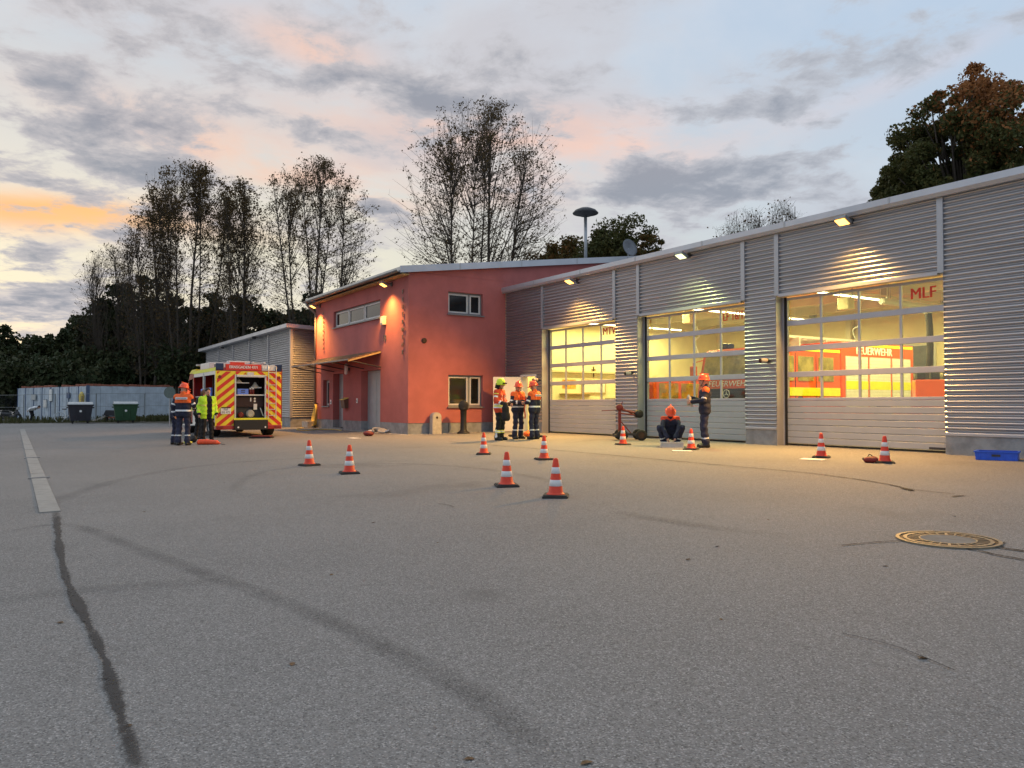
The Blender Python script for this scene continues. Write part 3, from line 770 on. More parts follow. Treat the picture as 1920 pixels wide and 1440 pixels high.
# roof slab with fascias
mb = MB(); ov = .42
def rp(y, dz): return (y, rtop(y) + dz)
mb.prism([rp(RY - ov, 0), rp(8.3, 0), rp(8.3, .16), rp(RY - ov, .16)], RX0 - .25, .16, 'x'); mb.build('roof', 'zinc', red)
mb = MB(); mb.prism([rp(RY - ov - .002, -.06), rp(8.3, -.06), rp(8.3, .185), rp(RY - ov - .002, .185)], .165, .20, 'x'); mb.build('verge_trim', 'fascia', red)
mb = MB(); mb.prism([rp(RY - ov - .002, -.05), rp(8.3, -.05), rp(8.3, .18), rp(RY - ov - .002, .18)], RX0 - .285, RX0 - .255, 'x'); mb.build('verge_trim', 'fascia', red)
for y in (-2.2, .6, 3.4, 6.2):
    mb = MB(); mb.prism([rp(y, -.065), rp(y + .06, -.065), rp(y + .06, .19), rp(y, .19)], .166, .204, 'x'); mb.build('verge_joint', 'silver_trim', red)
MB().box(RX0 - .2, .1, RY - .30, RY - .02, rtop(RY - ov) - .10, rtop(RY - ov) - .06).build('soffit', 'wood_tan', red)
mb = MB(); mb.smooth = True
gy, gzv = RY - ov - .07, rtop(RY - ov) + .02
prof = [(gy + .07 * math.cos(t_), gzv + .07 * math.sin(t_)) for t_ in [math.pi + math.pi * k_ / 8 for k_ in range(9)]]
mb.prism(prof + [(p[0] * 1.0, p[1] + .012) for p in prof[::-1]], RX0 - .3, .2, 'x'); mb.build('gutter', 'gutter', red)
mb = MB(); mb.smooth = True
mb.tube([(RX0 + .05, gy, gzv - .06), (RX0 + .05, gy + .03, gzv - .18), (RX0 + .1, RY - .07, gzv - .55), (RX0 + .1, RY - .06, gzv - .8), (RX0 + .1, RY - .06, -.06)], .048, 10); mb.build('downpipe', 'gutter', red)
# windows
def casement(u0, u1, z0, z1, splits, plane, name='window', fm='grey_frame', sash='pale_frame', gm='dark_glass', sill=True, inset=.16):
    mb = MB(); t_ = .06
    B = lambda a0, a1, d0, d1, c0, c1: boxp(mb, plane, a0, a1, d0, d1, c0, c1)
    B(u0, u0 + t_, inset - .04, inset + .06, z0, z1); B(u1 - t_, u1, inset - .04, inset + .06, z0, z1)
    B(u0 + t_, u1 - t_, inset - .04, inset + .06, z0, z0 + t_); B(u0 + t_, u1 - t_, inset - .04, inset + .06, z1 - t_, z1)
    edges = [u0 + t_] + [u0 + t_ + (u1 - u0 - 2 * t_) * s for s in splits] + [u1 - t_]
    for e in edges[1:-1]: B(e - .045, e + .045, inset - .03, inset + .06, z0 + t_, z1 - t_)
    root = mb.build(name, fm, red)
    for i in range(len(edges) - 1):
        a_, b2 = edges[i] + (.045 if i else 0), edges[i + 1] - (.045 if i < len(edges) - 2 else 0)
        m2 = MB(); s_ = .055
        for args in ((a_, a_ + s_, z0 + t_, z1 - t_), (b2 - s_, b2, z0 + t_, z1 - t_), (a_ + s_, b2 - s_, z0 + t_, z0 + t_ + s_), (a_ + s_, b2 - s_, z1 - t_ - s_, z1 - t_)):
            boxp(m2, plane, args[0] + .002, args[1] - .002, inset - .035, inset + .02, args[2] + .002, args[3] - .002)
        m2.build('sash', sash, root)
        m3 = MB(); boxp(m3, plane, a_ + s_, b2 - s_, inset - .005, inset + .003, z0 + t_ + s_, z1 - t_ - s_); m3.build('pane', gm, root)
    if sill:
        m4 = MB(); boxp(m4, plane, u0 - .04, u1 + .04, -.07, inset - .04, z0 - .045, z0 - .002); m4.build('sill', 'grey_frame', root)
    return root
def boxp(mb, plane, a0, a1, d0, d1, c0, c1):
    p = [plane(a, d, c) for c in (c0, c1) for (a, d) in ((a0, d0), (a1, d0), (a1, d1), (a0, d1))]
    mb.add(p, [(0, 3, 2, 1), (4, 5, 6, 7), (0, 1, 5, 4), (1, 2, 6, 5), (2, 3, 7, 6), (3, 0, 4, 7)])
PF = lambda u, d, z: (u, RY + d, z)
PS = lambda u, d, z: (0 - d, u, z)
casement(-7.70, -2.55, 4.46, 5.18, [.31, .655], PF, inset=.14, gm='night_glass')
casement(-9.0, -8.2, .97, 2.16, [], PF, inset=.2, gm='night_glass')
casement(-2.57, -1.05, 4.47, 5.31, [.64], PS, gm='night_glass')
w2_ = casement(-2.56, -1.05, .96, 2.16, [.64], PS, gm='glass')
# lit room behind the ground floor window: walls box
mb = MB(); mb.box(-2.6, -2.5, -3.6, -.1, .36, 2.6); mb.build('inner_wall', 'wall_cream', red)
MB().box(-10.0, -.37, RY + .37, 7.6, 2.75, 2.85).build('inner_floor', 'ceiling_mat', red)
MB().box(-2.5, -.4, -.09, -.01, .3, 2.74).build('inner_wall', 'wall_cream', red)
MB().box(-1.6, -1.1, -3.3, -.4, .4, 1.25).build('inner_desk', 'wood_tan', red)
MB().box(-2.49, -2.44, -2.6, -1.5, 1.3, 1.9).build('inner_board', 'hivis', red)
# doors in the front
def entrance(u0, u1, zt, leaves, frame_m, side):
    mb = MB(); ins = .30; t_ = .07
    boxp(mb, PF, u0, u0 + t_, ins, ins + .05, .0, zt); boxp(mb, PF, u1 - t_, u1, ins, ins + .05, .0, zt); boxp(mb, PF, u0 + t_, u1 - t_, ins, ins + .05, zt - t_, zt)
    d = mb.build('entrance_door', frame_m, red)
    wd = (u1 - u0 - 2 * t_) / leaves
    for i in range(leaves):
        m2 = MB(); a_ = u0 + t_ + i * wd; boxp(m2, PF, a_ + .006, a_ + wd - .006, ins + .01, ins + .05, .02, zt - t_ - .005)
        boxp(m2, PF, a_ + .1, a_ + wd - .1, ins - .004, ins + .008, .25, zt - .35)
        m2.build('leaf', 'grey_door', d)
    m3 = MB(); m3.tube([PF(u0 + t_ + wd * .12, ins - .06, .85), PF(u0 + t_ + wd * .12, ins - .06, 1.25)], .014, 8); m3.build('handle', 'zinc', d)
    m4 = MB(); boxp(m4, PF, u0 + .002, u1 - .002, -.02, ins, -.1, .015); m4.build('threshold', 'concrete', d)
    # jamb linings
    m5 = MB(); boxp(m5, PF, u0 + .0, u0 + .004, .005, ins, .0, PZ); m5.build('jamb', 'concrete', d)
    m5 = MB(); boxp(m5, PF, u1 - .004, u1, .005, ins, .0, PZ); m5.build('jamb', 'concrete', d)
    return d
dA = entrance(-7.72, -6.48, 2.40, 1, 'grey_door', 0)
dB = entrance(-4.46, -2.50, 2.42, 2, 'grey_door', 0)
MB().box(-3.05, -2.8, RY + .288, RY + .293, 1.35, 1.85).build('notice', 'paper', dB)
MB().box(-3.12, -2.9, RY + .283, RY + .2875, 1.4, 1.66).build('notice', 'reflective_yellow', dB)
MB().box(-4.2, -3.4, RY + .05, RY + .28, .016, .04).build('door_mat', 'black', dB)
MB().box(-7.5, -6.8, RY + .05, RY + .28, .016, .04).build('door_mat', 'black', dA)
# vertical letters on the two ends of the front wall
for wd, x, z0, z1, sz in (('FEUERWEHR', -.42, 5.20, 2.96, .24), ('ERNSGADEN', -8.95, 5.24, 3.62, .17)):
    for i, ch in enumerate(wd):
        z = z0 + (z1 - z0) * i / (len(wd) - 1)
        text('letter', ch, sz, FACE_MY(x, RY - .03, z), 'letter_metal', red, .010)
text('house_number', '18', .34, FACE_MY(-2.10, RY - .012, 3.60), 'letter_metal', red, .008)
# canopy on struts
can = MB(); cy1, cz0, cz1 = RY - 1.35, 3.12, 2.74
can.prism([(RY - .01, cz0), (RY - .01, cz0 + .035), (cy1, cz1 + .035), (cy1, cz1)], -9.3, -2.46, 'x')
canopy = can.build('canopy', 'copper_brown', red)
for x in (-2.46, -4.17, -5.88, -7.59, -9.30):
    mb = MB(); mb.tube([(x, RY, 2.50), (x, cy1 + .08, cz1 - .02)], .022, 6); mb.build('strut', 'dark_metal', canopy)
    mb = MB(); mb.prism([(RY - .012, cz0 - .06), (RY - .012, cz0 - .002), (cy1, cz1 - .002), (cy1, cz1 - .06)], x - .025, x + .025, 'x'); mb.build('rafter', 'wood_tan', canopy)
for k_ in range(5):
    yy = RY - .02 - 1.3 * (k_ + .5) / 5; zz = cz0 - (cz0 - cz1) * (k_ + .5) / 5 * (1.3 / 1.35)
    MB().box(-9.3, -2.46, yy - .02, yy + .02, zz + .036, zz + .05).build('batten', 'copper_brown', canopy)
MB().box(-9.36, -2.40, cy1 - .04, cy1 - .002, cz1 - .01, cz1 + .04).build('canopy_gutter', 'gutter', canopy)
# small fittings on the red wall
t = thing('wall_box', 'small pale box fixed high on the red wall right of the upper windows', 'box', (-2.07, RY, 4.28))
MB().rbox(-.13, .13, -.16, .0, -.17, .17, .02).build('case', 'stone', t); MB().box(-.09, .09, -.166, -.1605, -.10, .10).build('grille', 'pale_frame', t)
t = thing('entrance_lamp', 'white cylindrical lamp on the red wall under the canopy', 'lamp', (-5.77, RY, 2.55))
mb = MB(); mb.smooth = True; mb.lathe([(.02, -.24), (.07, -.2), (.08, 0), (.07, .2), (.02, .24)], 14, Matrix.Translation((0, -.14, 0))); mb.build('shade', 'white', t); MB().box(-.05, .05, -.09, 0, -.06, .06).build('bracket', 'dark_metal', t)
t = thing('letter_box', 'brown metal letter box on the red wall between the two entrances', 'letter box', (-6.05, RY, 1.10))
mb = MB(); mb.prism([(-.16, -.22), (-.20, .12), (-.02, .2), (.0, .2), (.0, -.22)], -.2, .2, 'x'); mb.build('case', 'copper_brown', t)
mb = MB(); mb.prism([(-.24, .13), (-.23, .16), (.0, .24), (.0, .205)], -.23, .23, 'x'); mb.build('lid', 'hose_yellow', t)
for x, z, lab in ((-7.95, 1.15, 'small white switch plate beside the narrow ground window'), (-4.85, 1.2, 'white intercom plate beside the double entrance door')):
    t = thing('wall_plate', lab, 'switch', (x, RY, z)); MB().rbox(-.07, .07, -.03, 0, -.10, .10, .01).build('plate', 'white', t); MB().box(-.03, .03, -.036, -.0305, -.05, .02).build('button', 'grey_frame', t)
t = thing('wall_vent', 'small round vent in the red side wall', 'vent', (.0, -3.58, 3.40))
mb = MB(); mb.lathe([(.10, 0), (.10, .03), (.07, .045)], 16, Matrix.Rotation(R(90), 4, 'Y')); mb.build('cowl', 'rust_iron', t)
t = floodlight(-9.45, 5.60, 'sodium_glow', 'glowing orange floodlight at the far corner of the red front wall', 2300, (1.0, .48, .11), 'red wall floodlights', RY, .34, size=140, aim=.9)
t = floodlight(-1.44, 5.58, 'sodium_glow', 'glowing orange floodlight near the street corner of the red front wall', 1300, (1.0, .48, .11), 'red wall floodlights', RY, .34, size=140, aim=.9)

# siren on the roof, dish
sz0 = rtop(6.2) + .14
sp = PXp(1098, 480, -2.2)
t = thing('siren_mast', 'mushroom shaped dark siren on a grey pole on the red building roof', 'siren', (-2.2, sp.y, rtop(sp.y) + .14))
sh = PXp(1098, 405, -2.2).z - (rtop(sp.y) + .14)
mb = MB(); mb.smooth = True; mb.tube([(0, 0, 0), (0, 0, sh)], .075, 12); mb.build('pole', 'zinc', t)
mb = MB(); mb.smooth = True; mb.lathe([(.08, sh - .02), (.26, sh + .0), (.30, sh + .04), (.58, sh + .10), (.60, sh + .13), (.48, sh + .26), (.25, sh + .36), (.04, sh + .39)], 28); mb.build('horn', 'dark_metal', t)
mb = MB(); mb.lathe([(.24, 0), (.24, .05), (.10, .07)], 14); mb.build('base', 'zinc', t)
dp = PXp(1178, 478, -1.2)
t = thing('satellite_dish', 'grey satellite dish on the roof beside the siren', 'satellite dish', (-1.2, dp.y, rtop(dp.y) + .1))
dh = PXp(1178, 466, -1.2).z - (rtop(dp.y) + .1)
mb = MB(); mb.tube([(0, 0, 0), (0, 0, dh)], .03, 8); mb.build('post', 'zinc', t)
mb = MB(); mb.smooth = True; mb.lathe([(.01, .0), (.2, .02), (.34, .07), (.42, .12), (.42, .135), (.33, .085), (.01, .015)], 24, Matrix.Translation((0, 0, dh)) @ Matrix.Rotation(R(75), 4, 'Y') @ Matrix.Rotation(R(0), 4, 'X'), cap=False); mb.build('dish', 'dish_grey', t)

# ================================================================== LEFT SILVER BUILDING
s0 = G(545, 801)
SX, SY = s0.x, s0.y
st = PY(545, 621, SY).z
sl = PY(376, 657, SY - .2)
barn = thing('silver_outbuilding', 'low silver corrugated outbuilding with sloping roof beyond the fire truck', 'building', (0, 0, 0))
SXL = sl.x; eL = sl.z - .1; eR = st + .15
def ev(x): return eR + (eL - eR) * (x - SX) / (SXL - SX)
# front cladding with sloping top in three panels
def corr_slope(x0, x1, z0, y):
    mb = MB(); mb.smooth = True; zt = max(ev(x0), ev(x1)); n = int((zt - z0) / PITCH * 10); o = 0
    for i in range(n + 1):
        z = z0 + (zt - z0) * i / n; yy = y - AMP * prof_u((z / PITCH) % 1.0)
        mb.v += [(x0, yy, min(z, ev(x0))), (x1, yy, min(z, ev(x1)))]
    for i in range(n): mb.face([2 * i, 2 * i + 1, 2 * i + 3, 2 * i + 2])
    return mb.build('cladding_panel', 'silver_clad', barn)
nb = 5
for i in range(nb):
    xa, xb = SXL + 1.0 + (SX - SXL - 1.0) * i / nb, SXL + 1.0 + (SX - SXL - 1.0) * (i + 1) / nb
    corr_slope(xa, xb, .42, SY)
    MB().box(xb - .09, xb + .03, SY - AMP - .012, SY, .42, ev(xb) - .05).build('cover_strip', 'silver_trim', barn)
DEP = 7.0
BSL = -.12
mb = MB(); mb.smooth = True; n = int((eR - .42) / PITCH) * 10
for i in range(n + 1):
    z = .42 + (eR - .42) * i / n; xx = SX + AMP * prof_u((z / PITCH) % 1.0)
    mb.v += [(xx, SY, z), (xx, SY + DEP, z)]
for i in range(n): mb.face([2 * i, 2 * i + 1, 2 * i + 3, 2 * i + 2])
mb.build('end_cladding', 'silver_clad', barn)
MB().box(SX - .05, SX + AMP + .015, SY - AMP - .015, SY + .07, .40, eR - .03).build('corner_strip', 'silver_trim', barn)
MB().box(SXL + 1.0, SX - .06, SY + .005, SY + DEP, -.3, .5).build('plinth', 'concrete', barn)
MB().box(SX - .055, SX - .004, SY - .02, SY + DEP, -.3, .40).build('plinth', 'concrete', barn)
MB().box(SXL + 1.0, SX - .02, SY + DEP - .2, SY + DEP - .01, .5, eL).build('back_wall', 'silver_trim', barn)
mb = MB()
P8 = [(SXL, SY - .35, ev(SXL) + .0), (SX + .35, SY - .35, ev(SX + .35)), (SX + .35, SY + DEP, ev(SX + .35) - .35), (SXL, SY + DEP, ev(SXL) - .35)]
mb.add([(x, y, z) for x, y, z in P8] + [(x, y, z + .18) for x, y, z in P8], [(0, 3, 2, 1), (4, 5, 6, 7), (0, 1, 5, 4), (1, 2, 6, 5), (2, 3, 7, 6), (3, 0, 4, 7)]); mb.build('roof', 'fascia', barn)
for px, py in ((485, 634), (425, 652)):
    p = PY(px, py, SY)
    t = thing('floodlight', 'unlit dark floodlight under the eave of the silver outbuilding', 'lamp', p, 0, 'unlit lamps on the outbuilding')
    MB().box(-.03, .03, -.3, 0, .02, .06).build('bracket', 'dark_metal', t); mb = MB(); mb.prism([(-.4, .05), (-.42, -.05), (-.2, -.08), (-.18, .05)], -.16, .16, 'x'); mb.build('housing', 'dark_metal', t)
# ================================================================== VEHICLES (local: x forward from the rear, y to the left, z up)
def wheel(parent, x, y, r=.42, w=.26, sgn=1, rim='steel_grey'):
    M = Matrix.Translation((x, y, r)) @ Matrix.Rotation(R(90) * -sgn, 4, 'X')
    mb = MB(); mb.smooth = True
    mb.lathe([(r * .62, -w / 2), (r * .9, -w / 2), (r * .985, -w * .38), (r, -w * .2), (r, w * .2), (r * .985, w * .38), (r * .9, w / 2), (r * .62, w / 2)], 28, M, cap=False)
    tyre = mb.build('wheel', 'rubber', parent)
    mb = MB(); mb.lathe([(r * .63, w * .30), (r * .60, w * .45), (r * .45, w * .30), (r * .3, w * .42), (r * .1, w * .45)], 20, M); mb.lathe([(r * .63, -w * .4), (r * .63, w * .3)], 20, M); mb.build('rim', rim, tyre)
    return tyre
def clip_poly(poly, x0, x1, z0, z1):
    for (ax, lim, keep) in ((0, x0, 1), (0, x1, -1), (1, z0, 1), (1, z1, -1)):
        out = []
        for i in range(len(poly)):
            a, b = poly[i], poly[(i + 1) % len(poly)]; fa, fb = (a[ax] - lim) * keep, (b[ax] - lim) * keep
            if fa >= 0: out.append(a)
            if fa * fb < 0:
                t = fa / (fa - fb); out.append((a[0] + (b[0] - a[0]) * t, a[1] + (b[1] - a[1]) * t))
        poly = out
        if len(poly) < 3: return []
    return poly
# ---------------- fire truck in the yard (MLF)
TW_, TL_ = 2.30, 6.35
rl = CAM + ray(405, HZ) * 27.2
tr_loc = Vector((rl[0], rl[1] + TW_ / 2, 0)); tr_loc.z = gz(tr_loc.x, tr_loc.y)
truck = thing('fire_truck', 'red fire truck seen from behind with yellow red chevrons and open rear locker', 'fire truck', tr_loc, math.pi - R(1.0))
truck.rotation_euler = (0, 0, math.pi - R(.5)); truck.scale = (1.10, 1.02, 1.06)
H2 = TW_ / 2
Yu = lambda u: H2 - u                       # u measured from the left edge of the rear face
z0b, z1b = .52, 2.36
# body shell: panels round a hollow rear locker and hollow left side lockers
BL = 3.75                                    # length of the equipment body
mb = MB()
mb.box(0, BL, -H2, H2, 2.22, 2.34)                       # roof
mb.box(0.0, BL, -H2, -H2 + .04, z0b, 2.22)               # right side
mb.box(BL - .05, BL, -H2 + .04, H2 - .0, z0b, 2.22)      # front bulkhead
mb.box(.9, .94, -H2 + .04, H2 - .42, z0b, 2.22)         # wall behind the pump room
mb.box(.04, BL - .05, -H2 + .04, H2 - .02, z0b, z0b + .05)
body = mb.build('body', 'truck_red', truck)
OL0, OL1 = .67, 1.70                           # rear opening in u
mb = MB()
mb.box(0, .035, Yu(OL0), Yu(0), .34, 2.22); mb.box(0, .035, Yu(2.3), Yu(OL1), .34, 2.22); mb.box(0, .035, Yu(OL1), Yu(OL0), 2.10, 2.22)
rear = mb.build('rear_panel', 'chev_yellow', truck)
def chev(u0, u1, z0, z1, sgn, k0):
    mb = MB()
    for i in range(-14, 22):
        off = k0 + i * .30; hw = .052
        # stripe line: z = sgn*u + off
        poly = [(-1, sgn * -1 + off - hw * 1.41), (4, sgn * 4 + off - hw * 1.41), (4, sgn * 4 + off + hw * 1.41), (-1, sgn * -1 + off + hw * 1.41)]
        pl = clip_poly(poly, u0, u1, z0, z1)
        if pl: mb.add([(-.004, Yu(u), z) for u, z in pl] , [tuple(range(len(pl)))])
    mb.build('chevron_stripes', 'sign_red', rear)
chev(.05, OL0 - .03, .40, 2.20, .80, .05); chev(OL1 + .03, 2.26, .40, 2.20, -.80, .1); chev(OL0, 1.02, 2.115, 2.215, .8, .1); chev(1.3, OL1, 2.115, 2.215, -.8, .1)
for u0, u1 in ((OL0 - .025, OL0 + .02), (OL1 - .02, OL1 + .03)): MB().box(-.012, .034, Yu(u1), Yu(u0), .64, 2.10).build('opening_frame', 'shutter_alu', rear)
MB().box(-.02, .10, Yu(OL1 + .05), Yu(OL0 - .05), .58, .64).build('sill', 'fluo_yellow', rear)
MB().rbox(-.03, .06, Yu(OL1 - .03), Yu(OL0 + .03), 2.02, 2.10, .02).build('rolled_shutter', 'shutter_alu', rear)
MB().box(-.02, -.004, Yu(1.29), Yu(1.06), 2.10, 2.19).build('rear_camera', 'shutter_alu', rear)
# header board, beacons
MB().rbox(-.02, .06, Yu(1.55), Yu(.33), 2.25, 2.46, .015).build('name_board', 'sign_red', truck)
text('lettering', 'ERNSGADEN 47/1', .135, frame((-.024, Yu(.94), 2.355), (0, -1, 0), (0, 0, 1)), 'white', truck, .002, sx=.93, bold=.004)
MB().box(-.015, .05, Yu(2.05), Yu(1.57), 2.26, 2.45).build('light_bar', 'shutter_alu', truck)
for u in (1.62, 1.70, 1.80): MB().rbox(-.03, -.0155, Yu(u + .035), Yu(u - .035), 2.32, 2.39, .008).build('work_light', 'white', truck)
for u0 in (.0, 2.02): MB().rbox(-.02, .26, Yu(u0 + .27), Yu(u0), 2.24, 2.48, .03).build('blue_beacon', 'blue_light', truck)
# inside of the rear locker
mb = MB(); mb.box(.885, .899, Yu(2.2), Yu(.1), .6, 2.2); mb.box(.04, .885, Yu(OL0 - .03), Yu(OL0 - .06), .6, 2.2); mb.box(.04, .885, Yu(OL1 + .06), Yu(OL1 + .03), .6, 2.2); mb.box(.04, .885, Yu(OL1 + .03), Yu(OL0 - .03), 2.19, 2.215); mb.build('locker_shade_lining', 'locker_dark', truck)  # dark sheets added over the red shell, recess shade put into their colour
MB().box(.04, .88, Yu(OL1 + .02), Yu(OL0 - .02), 1.40, 1.44).build('shelf', 'shutter_alu', truck)
MB().box(.10, .60, Yu(1.16), Yu(OL0 + .02), 1.82, 1.845).build('shelf', 'shutter_alu', truck)
MB().box(.18, .86, Yu(OL1 + .0), Yu(OL0 + .0), 1.02, 1.38).build('pump_panel', 'locker_dark', truck)
MB().box(.30, .86, Yu(OL1 + .0), Yu(OL0 + .0), .60, 1.01).build('pump_housing', 'dark_metal', truck)
mb = MB(); mb.lathe([(.14, 0), (.14, .10), (.10, .14)], 18, Matrix.Translation((.30, Yu(1.24), .78)) @ Matrix.Rotation(R(-90), 4, 'Y')); mb.build('suction_inlet', 'stone', truck)
mb = MB(); mb.lathe([(.10, 0), (.10, .08), (.07, .1)], 16, Matrix.Translation((.30, Yu(.92), .74)) @ Matrix.Rotation(R(-90), 4, 'Y')); mb.build('outlet', 'red_paint', truck)
MB().box(.165, .175, Yu(1.46), Yu(1.34), .92, 1.12).build('notice', 'paper', truck)
for u, z in ((1.38, 1.3), (1.38, 1.21)): MB().lathe([(.035, 0), (.035, .012)], 12, Matrix.Translation((.178, Yu(u), z)) @ Matrix.Rotation(R(-90), 4, 'Y')).build('gauge', 'white', truck)
MB().box(.172, .179, Yu(1.26), Yu(1.22), 1.2, 1.33).build('gauge', 'white', truck)
for u0, u1, zb in ((.76, 1.14, 1.441),):
    mb = MB(); mb.rbox(.10, .55, Yu(u1), Yu(u0), zb, zb + .19, .012); mb.build('locker_crate', 'pale_blue_crate', truck)
    for zz in (.06, .12): MB().box(.092, .0995, Yu(u1 - .12), Yu(u0 + .12), zb + zz, zb + zz + .025).build('crate_slot', 'dark_metal', truck)
for u, m_ in ((1.24, 'red_paint'), (1.33, 'red_paint')):
    mb = MB(); mb.smooth = True; mb.tube([(.25, Yu(u), 1.441), (.25, Yu(u), 1.62)], [.05, .045], 12); mb.build('bottle', m_, truck)
    mb = MB(); mb.tube([(.25, Yu(u), 1.62), (.25, Yu(u), 1.67)], [.046, .02], 12); mb.build('bottle_cap', 'white', truck)
for u in (.83, 1.42):
    mb = MB(); mb.smooth = True; mb.lathe([(.16, 1.846 - 1.846), (.12, .03), (.05, .12), (.035, .16)], 16, Matrix.Translation((.3, Yu(u), 1.847 if u < 1 else 1.70))); mb.build('strainer', 'stone', truck)
MB().box(.2, .5, Yu(1.62), Yu(1.26), 1.66, 1.70).build('shelf', 'shutter_alu', truck)
mb = MB(); mb.tube([(.12, Yu(1.56), .98), (.16, Yu(1.68), .70)], .018, 8); mb.build('lever', 'white', truck)
# ladder
mb = MB(); ulx = (1.79, 2.06)
for u in ulx: mb.tube([(-.07, Yu(u), .62), (-.07, Yu(u), 2.3), (.0, Yu(u), 2.45), (.15, Yu(u), 2.47)], .016, 8)
for k in range(8): mb.tube([(-.07, Yu(ulx[0]), .72 + k * .21), (-.07, Yu(ulx[1]), .72 + k * .21)], .012, 6)
for u in ulx:
    for z in (.8, 2.1): mb.tube([(-.07, Yu(u), z), (.0, Yu(u), z)], .01, 6)
mb.build('ladder', 'shutter_alu', truck)
# bumper, lamps, plate, underbody
mb = MB(); mb.rbox(-.10, .30, Yu(1.78), Yu(.62), .24, .578, .02); mb.build('bumper', 'black', truck)
for u0, u1 in ((.02, .62), (1.78, 2.28)): MB().rbox(-.04, .25, Yu(u1), Yu(u0), .26, .395, .02).build('rear_skirt', 'truck_red', truck)
for u in (.17, 2.13): MB().rbox(-.055, -.0405, Yu(u + .10), Yu(u - .10), .30, .37, .006).build('tail_light', 'bag_red', truck)
for u in (.75, 1.68): MB().lathe([(.03, 0), (.03, .02)], 10, Matrix.Translation((-.10, Yu(u), .33)) @ Matrix.Rotation(R(-90), 4, 'Y')).build('reflector', 'white', truck)
MB().rbox(-.025, -.005, Yu(.52), Yu(.18), .78, .97, .006).build('number_plate', 'white', truck)
for k, s in enumerate(('PAF', 'EG 472')): text('plate_text', s, .10, frame((-.027, Yu(.35), .925 - k * .09), (0, -1, 0), (0, 0, 1)), 'black', truck, .001, sx=.9)
MB().rbox(-.03, -.005, Yu(.5), Yu(.2), .975, 1.01, .006).build('plate_lamp', 'black', truck)
for u, z in ((.14, 2.02), (2.18, 2.02)): MB().lathe([(.055, 0), (.055, .012)], 14, Matrix.Translation((-.005, Yu(u), z)) @ Matrix.Rotation(R(-90), 4, 'Y')).build('marker_light', 'bag_red', truck)
mb = MB(); mb.box(.3, 5.9, -.45, .45, .38, .52); mb.box(1.0, 1.2, -.85, .85, .3, .42); mb.box(4.9, 5.05, -.85, .85, .3, .42); mb.tube([(.2, .3, .3), (2, .3, .3)], .05, 8); mb.build('chassis', 'black', truck)
for x in (1.1, 5.0):
    for s in (1, -1): wheel(truck, x, s * (H2 - .20), .40, .26 if x > 3 else .34, s)
for s in (1, -1):
    mb = MB(); mb.prism([(.58, .36), (.66, .72), (.9, .86), (1.3, .86), (1.54, .72), (1.62, .36), (1.7, .36), (1.66, .9), (.5, .9), (.5, .36)], s * (H2 - .34), s * (H2 - .01), 'y'); mb.build('wheel_arch', 'black', truck)
# left side: open lockers
ySide = H2
for x0, x1 in ((.035, .12), (1.78, 1.90), (3.55, 3.75)): MB().box(x0, x1, H2 - .05, H2, .50, 2.22).build('side_post', 'truck_red' if x0 > 3 else 'shutter_alu', truck)
MB().box(.12, 3.55, H2 - .05, H2 - .001, 2.10, 2.22).build('side_header', 'shutter_alu', truck)
MB().box(.0, BL, H2 - .03, H2 + .004, 2.225, 2.335).build('roof_band', 'fluo_yellow', truck)
for x0, x1 in ((.95, 1.78), (1.90, 3.55)):
    MB().box(x0, x1, H2 - .45, H2 - .06, 1.36, 1.39).build('side_shelf', 'shutter_alu', truck); MB().box(x0, x1, H2 - .45, H2 - .06, .95, .98).build('side_shelf', 'shutter_alu', truck)
MB().rbox(2.2, 2.7, H2 - .40, H2 - .08, 1.395, 1.66, .012).build('locker_crate', 'pale_blue_crate', truck)
MB().rbox(1.05, 1.5, H2 - .40, H2 - .08, 1.395, 1.68, .012).build('locker_crate', 'pale_blue_crate', truck)
MB().rbox(2.0, 2.5, H2 - .40, H2 - .08, .985, 1.25, .02).build('locker_case', 'dark_metal', truck)
MB().box(.12, 1.78, H2 - .02, H2 + .002, .90, .945).build('side_band', 'fluo_yellow', truck)
# folding step let down on the left
mb = MB(); mb.box(2.0, 3.4, H2 + .02, H2 + .06, .38, .93); mb.box(2.0, 3.4, H2 + .0, H2 + .42, .345, .38); mb.build('folding_step', 'shutter_alu', truck)
MB().box(1.80, 1.88, H2 + .001, H2 + .02, .5, 2.2).build('shutter_rail', 'shutter_alu', truck)
# cab
mb = MB(); mb.prism([(3.78, .42), (6.2, .42), (6.35, .7), (6.32, 1.10), (5.55, 1.35), (5.05, 2.18), (4.9, 2.26), (3.78, 2.28)], -H2 + .12, H2 - .12, 'y'); cab = mb.build('cab', 'truck_red', truck)
for s in (1, -1):
    mb = MB(); mb.prism([(4.05, 1.25), (4.75, 1.25), (4.75, 2.05), (4.05, 2.08)], s * (H2 - .121), s * (H2 - .105), 'y'); mb.prism([(4.83, 1.25), (5.45, 1.25), (5.0, 2.02), (4.83, 2.05)], s * (H2 - .121), s * (H2 - .105), 'y'); mb.build('side_window', 'dark_glass', cab)
    mb = MB(); mb.box(3.8, 6.2, s * (H2 - .124), s * (H2 - .108), .86, .98); mb.build('side_stripe', 'fluo_yellow', cab)
    mb = MB(); mb.rbox(5.2, 5.3, s * (H2 + .16) - .1, s * (H2 + .16) + .1, 1.35, 1.75, .03); mb.tube([(5.25, s * (H2 - .12), 1.4), (5.25, s * (H2 + .14), 1.45)], .015, 6); mb.build('mirror', 'black', cab)
mb = MB(); mb.prism([(5.50, 1.45), (5.12, 2.09), (5.135, 2.10), (5.515, 1.46)], -H2 + .25, H2 - .25, 'y'); mb.build('windscreen', 'dark_glass', cab)
